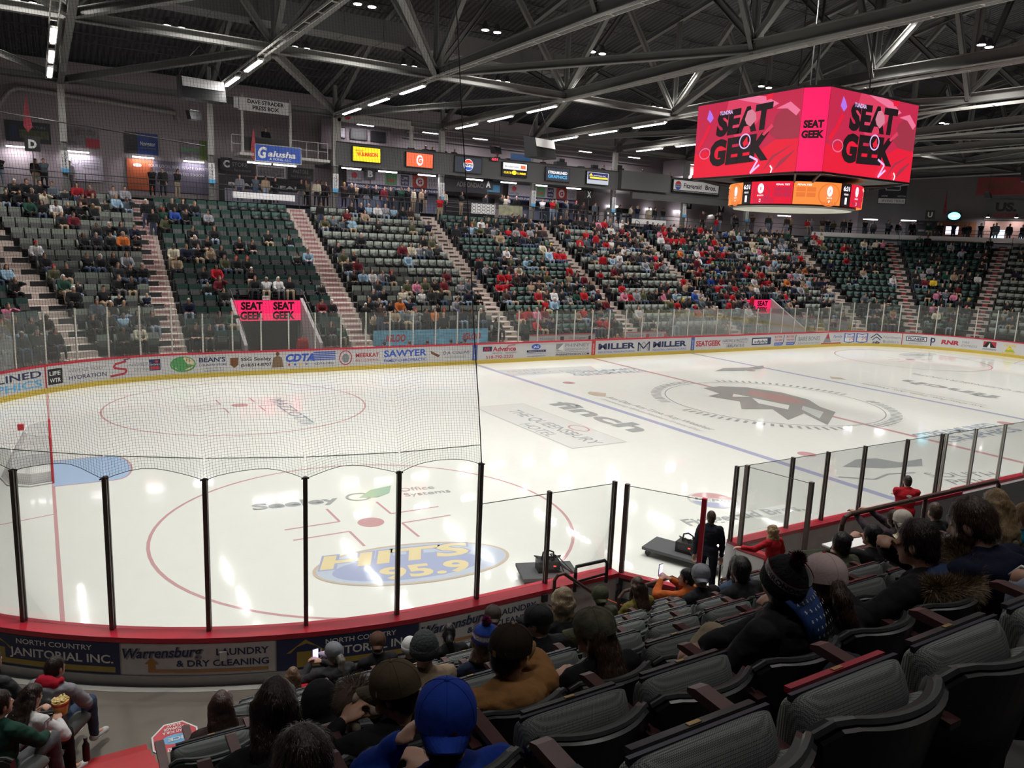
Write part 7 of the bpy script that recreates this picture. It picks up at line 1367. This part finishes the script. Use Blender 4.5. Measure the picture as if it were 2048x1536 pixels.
t = MB(); t.tube([(-20.72, -13.40, .9), (-20.6, -13.5, .8), (-20.3, -13.6, .45), (-20.1, -13.7, .36)], .009, BPLAS, 6); t.build('power_cable', None, label='black power cable plugged into the outer board panel', cat='cable')
g = thing('clipboard_desk', 'white paper-covered ledge behind the boards right of the second gate leaf', 'shelf', (-14.2, -14.0, 1.0)); t = MB(); t.box((0, 0, .0), (1.2, .4, .03), WHITE); t.build('top', g); t = MB(); t.box((0, 0, -.33), (1.1, .3, .63), DSTEEL); t.build('base', g)
# ---- near seat rows
occ = {0: [(-26.13, 0), (-26.66, 0), (-24.54, 0), (-24.01, 0), (-23.48, 0), (-22.95, 0)]}
rowname = {1: 'nearest row of empty seats', 0: 'bobble hat row', -1: 'tan jacket row', -2: 'black hood row', -3: 'slate beanie row', -4: 'curly hair row', -5: 'gold-olive top row', -6: 'second row from the walkway', -7: 'front row by the walkway'}
people_x = {0: (-26.11, -26.58, -24.5, -23.98, -23.5, -22.98), 1: (-23.22,), -1: (-26.42, -25.88, -25.33, -24.78, -21, -20.55), -2: (-25.98, -19.3), -3: (-24.97, -24.48, -24, -21.8, -20.36, -19.84, -19.35), -4: (-23.17, -21.42, -20.9, -17.75, -17.2, -26.22), -5: (-22.06, -21.52, -20.75), -6: (-23.95, -23.48, -22.92), -7: (-23.98, -24.98, -24.5)}
for j in range(1, -8, -1):
    x = -25.605 - 2 * .53 if j % 2 == 0 else -25.34 - 2 * .53; x += .53 * 2 if j < -4 else .53 if j in (-2, -4) else 0; i = 0; x1 = {1: -22.6, 0: -21.9, -1: -20.0, -2: -18.6, -5: -18.9}.get(j, -15.2 if j > -6 else -22.6)
    while x < x1:
        o_ = any(abs(x - px_) < .26 for px_ in people_x.get(j, ())); key = ('downg' if o_ else 'upg') if j < -1 else ('down' if o_ else ('upr' if (j == 1 and abs(x + 25.34) < .05) else 'up'))
        put_seat(key, (x, row_y(j), row_z(j)), 0, '%s seat, %s from the left in the %s' % ('occupied' if o_ else 'empty', nth(i), rowname[j]), 'near section seats'); x += .53; i += 1
# ================================================================= FAR CROWD AND FAR SEATS
cam_ = SC.camera.matrix_world; cr_, cu_, cf_ = [cam_.to_3x3().col[i] for i in range(3)]; cp_ = cam_.translation
def px(P):
    d = Vector(P) - cp_; z = -(d @ cf_) if False else -d.dot(cf_); return 1024 + 1551.21 * d.dot(cr_) / z, 768 - 1551.21 * d.dot(cu_) / z, z
DENS = ["56745310011210000000000000000000",   # y 380
        "35776552001363310000000000003333",
        "24332431011323134554000033002222",
        "22443310255433355655578664422232",
        "12223311443322144466899973312133",   # 460
        "33313323323112243346878754132223",
        "64452541332312221225666642011231",
        "57334333333322144412456663022342",
        "55544252553434433533356774223333",   # 540
        "44553344434467322554456666113422",
        "34365344544554545676568863123311",
        "44364455655565434475489774243422",
        "55575555466666554555468865333432",   # 620
        "66546333555555332331113333244432",
        "66544422433333331122112222333332",
        "55422211122222222111111111222211"]
def dens(x, y):
    c, r = int(x // 64), int((y - 380) // 20)
    return int(DENS[max(0, min(r, 15))][max(0, min(c, 31))]) / 10 if r < 16 else .2
random.seed(21)
occupied = {}; filler = []
for si, (b, k, i, p, rz) in enumerate(seats):
    n = b.n; head = p + n * .12 + Vector((0, 0, 1.15)); x, y, z = px(head)
    if not (-60 < x < 2110): continue
    d = dens(x, y + 6)
    # people come in small groups
    grp = mnoise.noise(Vector((p.x * .55, p.y * 1.3, p.z * 1.3 + 3.3))) * 1.1 + .5
    if grp < d * 1.12 + .03 or random.random() < d * .42: occupied[si] = (x, y, z)
TOPS = [('black', BLKJ), ('black', BLKJ), ('black', BLKJ), ('charcoal', CHAR), ('charcoal', CHAR), ('navy', NAVYF), ('grey', GRYF), ('white', WHF), ('red', REDF), ('red', F('dark_red_top', (.26, .012, .02))), ('dark brown', BRH), ('tan', TANJ), ('maroon', F('maroon_top', (.12, .012, .02))), ('olive', F('olive_jacket', (.07, .075, .04))), ('dark green', DGRN), ('royal blue', F('blue_top', (.02, .06, .28))), ('pale blue', F('pale_blue_top', (.25, .38, .5))), ('pink', F('pink_top', (.55, .18, .28))), ('slate', F('slate_top', (.08, .10, .12))), ('cream', F('cream_top', (.5, .45, .35))), ('orange', F('orange_top', (.5, .13, .03))), ('yellow', F('yellow_top', (.6, .4, .03)))]
TW = [14, 13, 12, 9, 8, 8, 6, 5, 3, 2.5, 6, 4, 5, 4, 3, 2, 2, 2, 5, 3, .8, .5]
BOT = [('jeans', JEANS), ('dark trousers', F('dark_trousers', (1, 1, 1))), ('black trousers', BLKJ), ('khaki trousers', KHAKI), ('grey trousers', GREYP), ('pale jeans', F('pale_jeans', (.2, .26, .34)))]
HR_ = [('dark hair', H_DK), ('brown hair', H_BR), ('blonde hair', H_BL), ('grey hair', H_GR), ('black hair', H_BK), ('auburn hair', H_RD), ('a white hat', F('white_knit', (1, 1, 1))), ('a red hat', F('red_hat', (.42, .01, .02))), ('a black hat', BKN), ('a yellow hat', F('yellow_top', (1, 1, 1)))]
HW = [10, 8, 4, 6, 6, 2, 2.2, 2.6, 5, .3]
SK_ = [SKIN, SKIN, SKIN2, SKIN2, SKIN3]
PP = []
for a in (dict(hands='lap'), dict(hands='lap', yaw=.5, lean=.2), dict(hands='clasp', lean=.35, pitch=.2), dict(hands='cross', yaw=-.35), dict(hands=((-.08, .2, 1.05), (.12, .3, .6)), lean=.1), dict(hands='knees', hair='long', hood=True), dict(hands='lap', hair='long', yaw=-.5), dict(pose='stand', hands='side'), dict(pose='stand', hands='cross', yaw=.3)):
    a.setdefault('hair', 'short'); PP.append(person('x', (0, 0, -50), 0, None, detail=0, bulk=1.15, drop=-.04 if a.get('pose') != 'stand' else 0., top=BLKJ, legs=JEANS, **a))
def recolor(o, T, B_, H, S):
    for c in o.children:
        k = c.name.split('.')[0]; m = {'body': S, 'jacket': T, 't_shirt': T, 'trousers': B_, 'hair': H}[k]; c.material_slots[0].link = 'OBJECT'; c.material_slots[0].material = m
seen = {}
def mk(pi, loc, rz, s, where, group, T=None, Bm=None, H=None):
    T = T or random.choices(TOPS, TW)[0]; Bm = Bm or random.choice(BOT); H = H or random.choices(HR_, HW)[0]
    lb = 'person, %s top, %s, %s' % (T[0], H[0], where)
    if len(lb.split()) > 15: lb = 'person in %s top %s' % (T[0], where)
    lb = ' '.join(lb.split()[:40]); o = dup(PP[pi], None, loc, (0, 0, rz), lb, group); o.scale = (s, s, s); recolor(o, T[1], Bm[1], H[1], random.choice(SK_)); return o
HARD = []
order = sorted(occupied, key=lambda si: occupied[si][2])
NIND = 205; BD = {'L2': 'far left block', 'L1': 'block left of leftmost stair', 'S1': 'left tunnel block', 'S2': 'second straight block', 'S3': 'centre block', 'S4': 'fourth straight block', 'S5': 'right tunnel block', 'R1': 'block right of right tunnel', 'R2': 'far corner block', 'R3': 'right green block', 'R4': 'rightmost block'}
stuff = []
for q_, si in enumerate(order):
    b, k, i, p, rz = seats[si]; n = b.n; loc = p + n * .13; x, y, z = occupied[si]; jit = random.uniform(-.25, .25); s = random.choice((1.06, 1.08, 1.04, 1.1, 1.0, .8 if random.random() < .4 else 1)); pi = random.randrange(7); R_ = math.atan2(-n.x, n.y) + jit
    if b.name in ('S3', 'S4', 'S5') and random.random() < .10: T = TOPS[8]
    elif b.name in ('L2', 'L1', 'S1') and random.random() < .35: T = TOPS[0]
    else: T = None
    if q_ < NIND and -20 < x < 2070: mk(pi, loc, R_, s, 'seat %s, row %s, %s' % (nth(i), nth(k), BD[b.name]), 'seated crowd across the ice', T)
    else: stuff.append((pi, loc, R_, s, T))
# standing people: on the stairs, by the concourse rail, in the suites
def onray(x, y, yy):
    d = (-cf_ + cr_ * ((x - 1024) / 1551.21) - cu_ * ((y - 768) / 1551.21)); return cp_ + d * ((yy - cp_.y) / d.y)
STND = [(308, 475, 23.4, 'on the leftmost red-striped stair', 0, 0), (292, 455, 24.0, 'higher up on the leftmost red-striped stair', 0, 0), (640, 462, 25.0, 'behind the second column stair', 0, 0), (912, 470, 23.4, 'on the stair by the net edge', 3, 1), (958, 545, 20.0, 'lower on the stair by the net edge', 3, 0), (1190, 500, 22.9, 'in red on the stair right of centre', 8, 0), (1205, 530, 21.0, 'wearing a numbered jersey on the stair right of centre', 8, 0), (1187, 475, 24.2, 'at the top of the stair right of centre', 0, 0), (1215, 600, 17.0, 'at the foot of the stair right of centre', 0, 1), (1392, 540, 20.5, 'on the stair left of the right tunnel', 12, 0), (731, 640, 15.2, 'in a dark suit at the foot of the second red stair', 0, 2), (760, 650, 15.2, 'beside the dark suited person by the second red stair', 10, 0), (886, 655, 14.6, 'in a suit behind the press tables', 0, 2), (880, 418, 26.7, 'in red under the fourth column', 8, 3), (1275, 415, 27.4, 'by the W sign rail', 5, 0), (1310, 412, 27.6, 'in a dark jacket near the W sign', 0, 0), (1432, 450, 26.4, 'on the concourse right of the W sign', 8, 0), (1500, 640, 16.2, 'behind the right tunnel glass', 8, 0), (605, 690, 14.2, 'in a red hooded top behind the left tunnel glass', 8, 0)]
for x, y, yy, wh, ti, bi in STND:
    P_ = onray(x, y, yy); b_z = None; off_ = P_.y - HY; k = int((off_ - 1.35) / TR); zf = (.9 + RS * max(k, 0)) if off_ > 1.35 else .02; zf = 8.1 if P_.y > 26.85 else zf
    mk(7 + random.randrange(2), (P_.x, P_.y, zf), PI + random.uniform(-.5, .5), 1., 'standing ' + wh, 'people standing across the ice', TOPS[ti], BOT[bi])
random.seed(5); xs = [-14.9, -14.2, -6.4, -5.4, -4.3, 5.9, 8.6, -28.6, -27.0, -26.6, -25.4, -21.2, -20.7, -19.9, -16.3, -15.5, -12.6, -12.2, -11.7, -11.3, -10.9, -9.9, -9.3, -8.9, -8.4, -7.6, -6.9, -5.9, -4.9, -3.9, -2.7, -1.2, .9, 1.9, 2.3, 2.8, 3.2, 6.6, 7.1, 7.5, 7.9, 9.7, 10.4, 13.0, 13.4, 14.0, 16.2, 18.0, 22.0, 22.5]
for i, x in enumerate(xs): mk(7 + i % 2, (x, 27.5 + (i % 3) * .3, 8.1), PI + random.uniform(-.6, .6), 1., 'standing on the concourse, %s from the left' % nth(i), 'people along the concourse rail')
for i, (x, z) in enumerate(((-4.9, 12.2), (-3.8, 12.2), (-3.3, 12.2), (-2.4, 12.2), (-1.6, 12.2), (1.9, 12.2), (5.0, 12.2), (5.9, 12.2), (11.6, 12.2), (15.6, 12.2), (18.6, 12.2), (21.2, 12.2), (22.0, 12.2))): mk(7, (x, 28.3, 11.06), PI + random.uniform(-.5, .5), 1., 'in the suites above the grey balcony, %s from the left' % nth(i), 'people in the suites', TOPS[0])
for i, s_ in enumerate([22.6 + .25 * k + .18 * (k * 7 % 3) for k in range(42)]):
    q, n = bpt(s_, 14.3 + (i * 5 % 7) * .35); mk((7, 8, 7, 5, 8)[i % 5], (q.x, q.y, 8.1 + .28 * (i % 5 == 3)), math.atan2(n.x, -n.y) + random.uniform(-.6, .6), 1., 'standing on the right end concourse, %s from the left' % nth(i), 'people on the right end concourse')
mk(0, (-14.9, 27.3, 11.35), PI, 1., 'at the press box desk', 'people in the press box', TOPS[0])
for i, (x, yy) in enumerate(((-12.6, .5), (-11.2, .5), (-10.1, .55), (-8.9, .5), (-8.0, .6), (-6.0, .6), (1.6, .8), (2.3, .8), (2.9, .9))): mk(i % 7, (x, HY + yy, .02), PI if i > 5 else .3, 1., 'sitting just behind the far glass, %s from the left' % nth(i), 'people at rink level across the ice')
# everyone smaller or farther as one object
pal = [m for _, m in TOPS] + [m for _, m in BOT] + [m for _, m in HR_] + [SKIN, SKIN2, SKIN3]; palu = []
for m in pal:
    if m not in palu: palu.append(m)
TM = []
for P_ in PP[:7]:
    L_ = []
    for c in P_.children:
        me = c.data; me.calc_loop_triangles(); V = np.empty(len(me.vertices) * 3, np.float32); me.vertices.foreach_get('co', V); T = np.empty(len(me.loop_triangles) * 3, np.int32); me.loop_triangles.foreach_get('vertices', T); L_.append((c.name.split('.')[0], V.reshape(-1, 3), T.reshape(-1, 3)))
    TM.append(L_)
VS, FS, MI, off = [], [], [], 0
for pi, loc, R_, s, T in stuff:
    T = T or random.choices(TOPS, TW)[0]; ms = {'jacket': T[1], 't_shirt': T[1], 'trousers': random.choice(BOT)[1], 'hair': random.choices(HR_, HW)[0][1], 'body': random.choice(SK_)}; c, q = math.cos(R_) * s, math.sin(R_) * s
    for nm, V, Tt in TM[pi]:
        W_ = np.stack([V[:, 0] * c - V[:, 1] * q + loc.x, V[:, 0] * q + V[:, 1] * c + loc.y, V[:, 2] * s + loc.z], -1); VS.append(W_); FS.append(Tt + off); off += len(V); MI.append(np.full(len(Tt), palu.index(ms[nm]), np.int32))
if VS:
    me = npmesh('crowd', np.concatenate(VS), np.concatenate(FS), palu, np.concatenate(MI), True); link('crowd', me, label='rest of the seated crowd, smallest and farthest across the ice', cat='crowd', kind='stuff')
for P_ in PP:
    _TRASH.extend(list(P_.children) + [P_])
# seats
NS = 300 - NEAR_SEATS
free = sorted([si for si in range(len(seats)) if si not in occupied and -10 < px(seats[si][3] + Vector((0, 0, .7)))[0] < 2055], key=lambda si: px(seats[si][3])[2])
ind = set(free[:NS]); first = set(); ST = {'l': [], 'g': []}
for si, (b, k, i, p, rz) in enumerate(seats):
    x_ = px(p)[0]
    if si in ind:
        lb = 'empty %s seat, %s in %s row, %s' % ('grey-green' if b.col == 'l' else 'dark green', nth(i), nth(k), BD[b.name])
        if b.col not in first: o = PR[b.col]; first.add(b.col); o.location = p; o.rotation_euler = (0, 0, rz); o['label'] = lb; o['group'] = 'seats across the ice'
        else: dup(PR[b.col], None, p, (0, 0, rz), lb, 'seats across the ice')
    elif -150 < x_ < 2200: ST[b.col].append((p, rz))
for key in 'lg':
    if key not in first:
        _TRASH.extend(list(PR[key].children) + [PR[key]])
    bk, pn, fr = seat_parts(SLT if key == 'l' else SDK); L = MB()
    for q in (bk, pn, fr):
        for mi_, m in enumerate(q.mats): L.add(q.v, [f for f, a in zip(q.f, q.m) if a == mi_], m)
    V = np.array(L.v); tri = []; mi = []
    for f, m in zip(L.f, L.m):
        for j in range(1, len(f) - 1): tri.append((f[0], f[j], f[j + 1])); mi.append(m)
    tri = np.array(tri); mi = np.array(mi); VS, FS = [], []
    for j, (p, rz) in enumerate(ST[key]):
        c, q = math.cos(rz), math.sin(rz); VS.append(np.stack([V[:, 0] * c - V[:, 1] * q + p.x, V[:, 0] * q + V[:, 1] * c + p.y, V[:, 2] + p.z], -1)); FS.append(tri + j * len(V))
    me = npmesh('seat_rows', np.concatenate(VS), np.concatenate(FS), L.mats, np.tile(mi, len(VS))); link('seat_rows', me, label='remaining rows of %s seats, farther up the stands across the ice' % ('grey-green' if key == 'l' else 'dark green'), cat='seats', kind='stuff')

bpy.data.batch_remove(ids=_TRASH + _TRASH0)
bpy.data.scenes.remove(_TS)
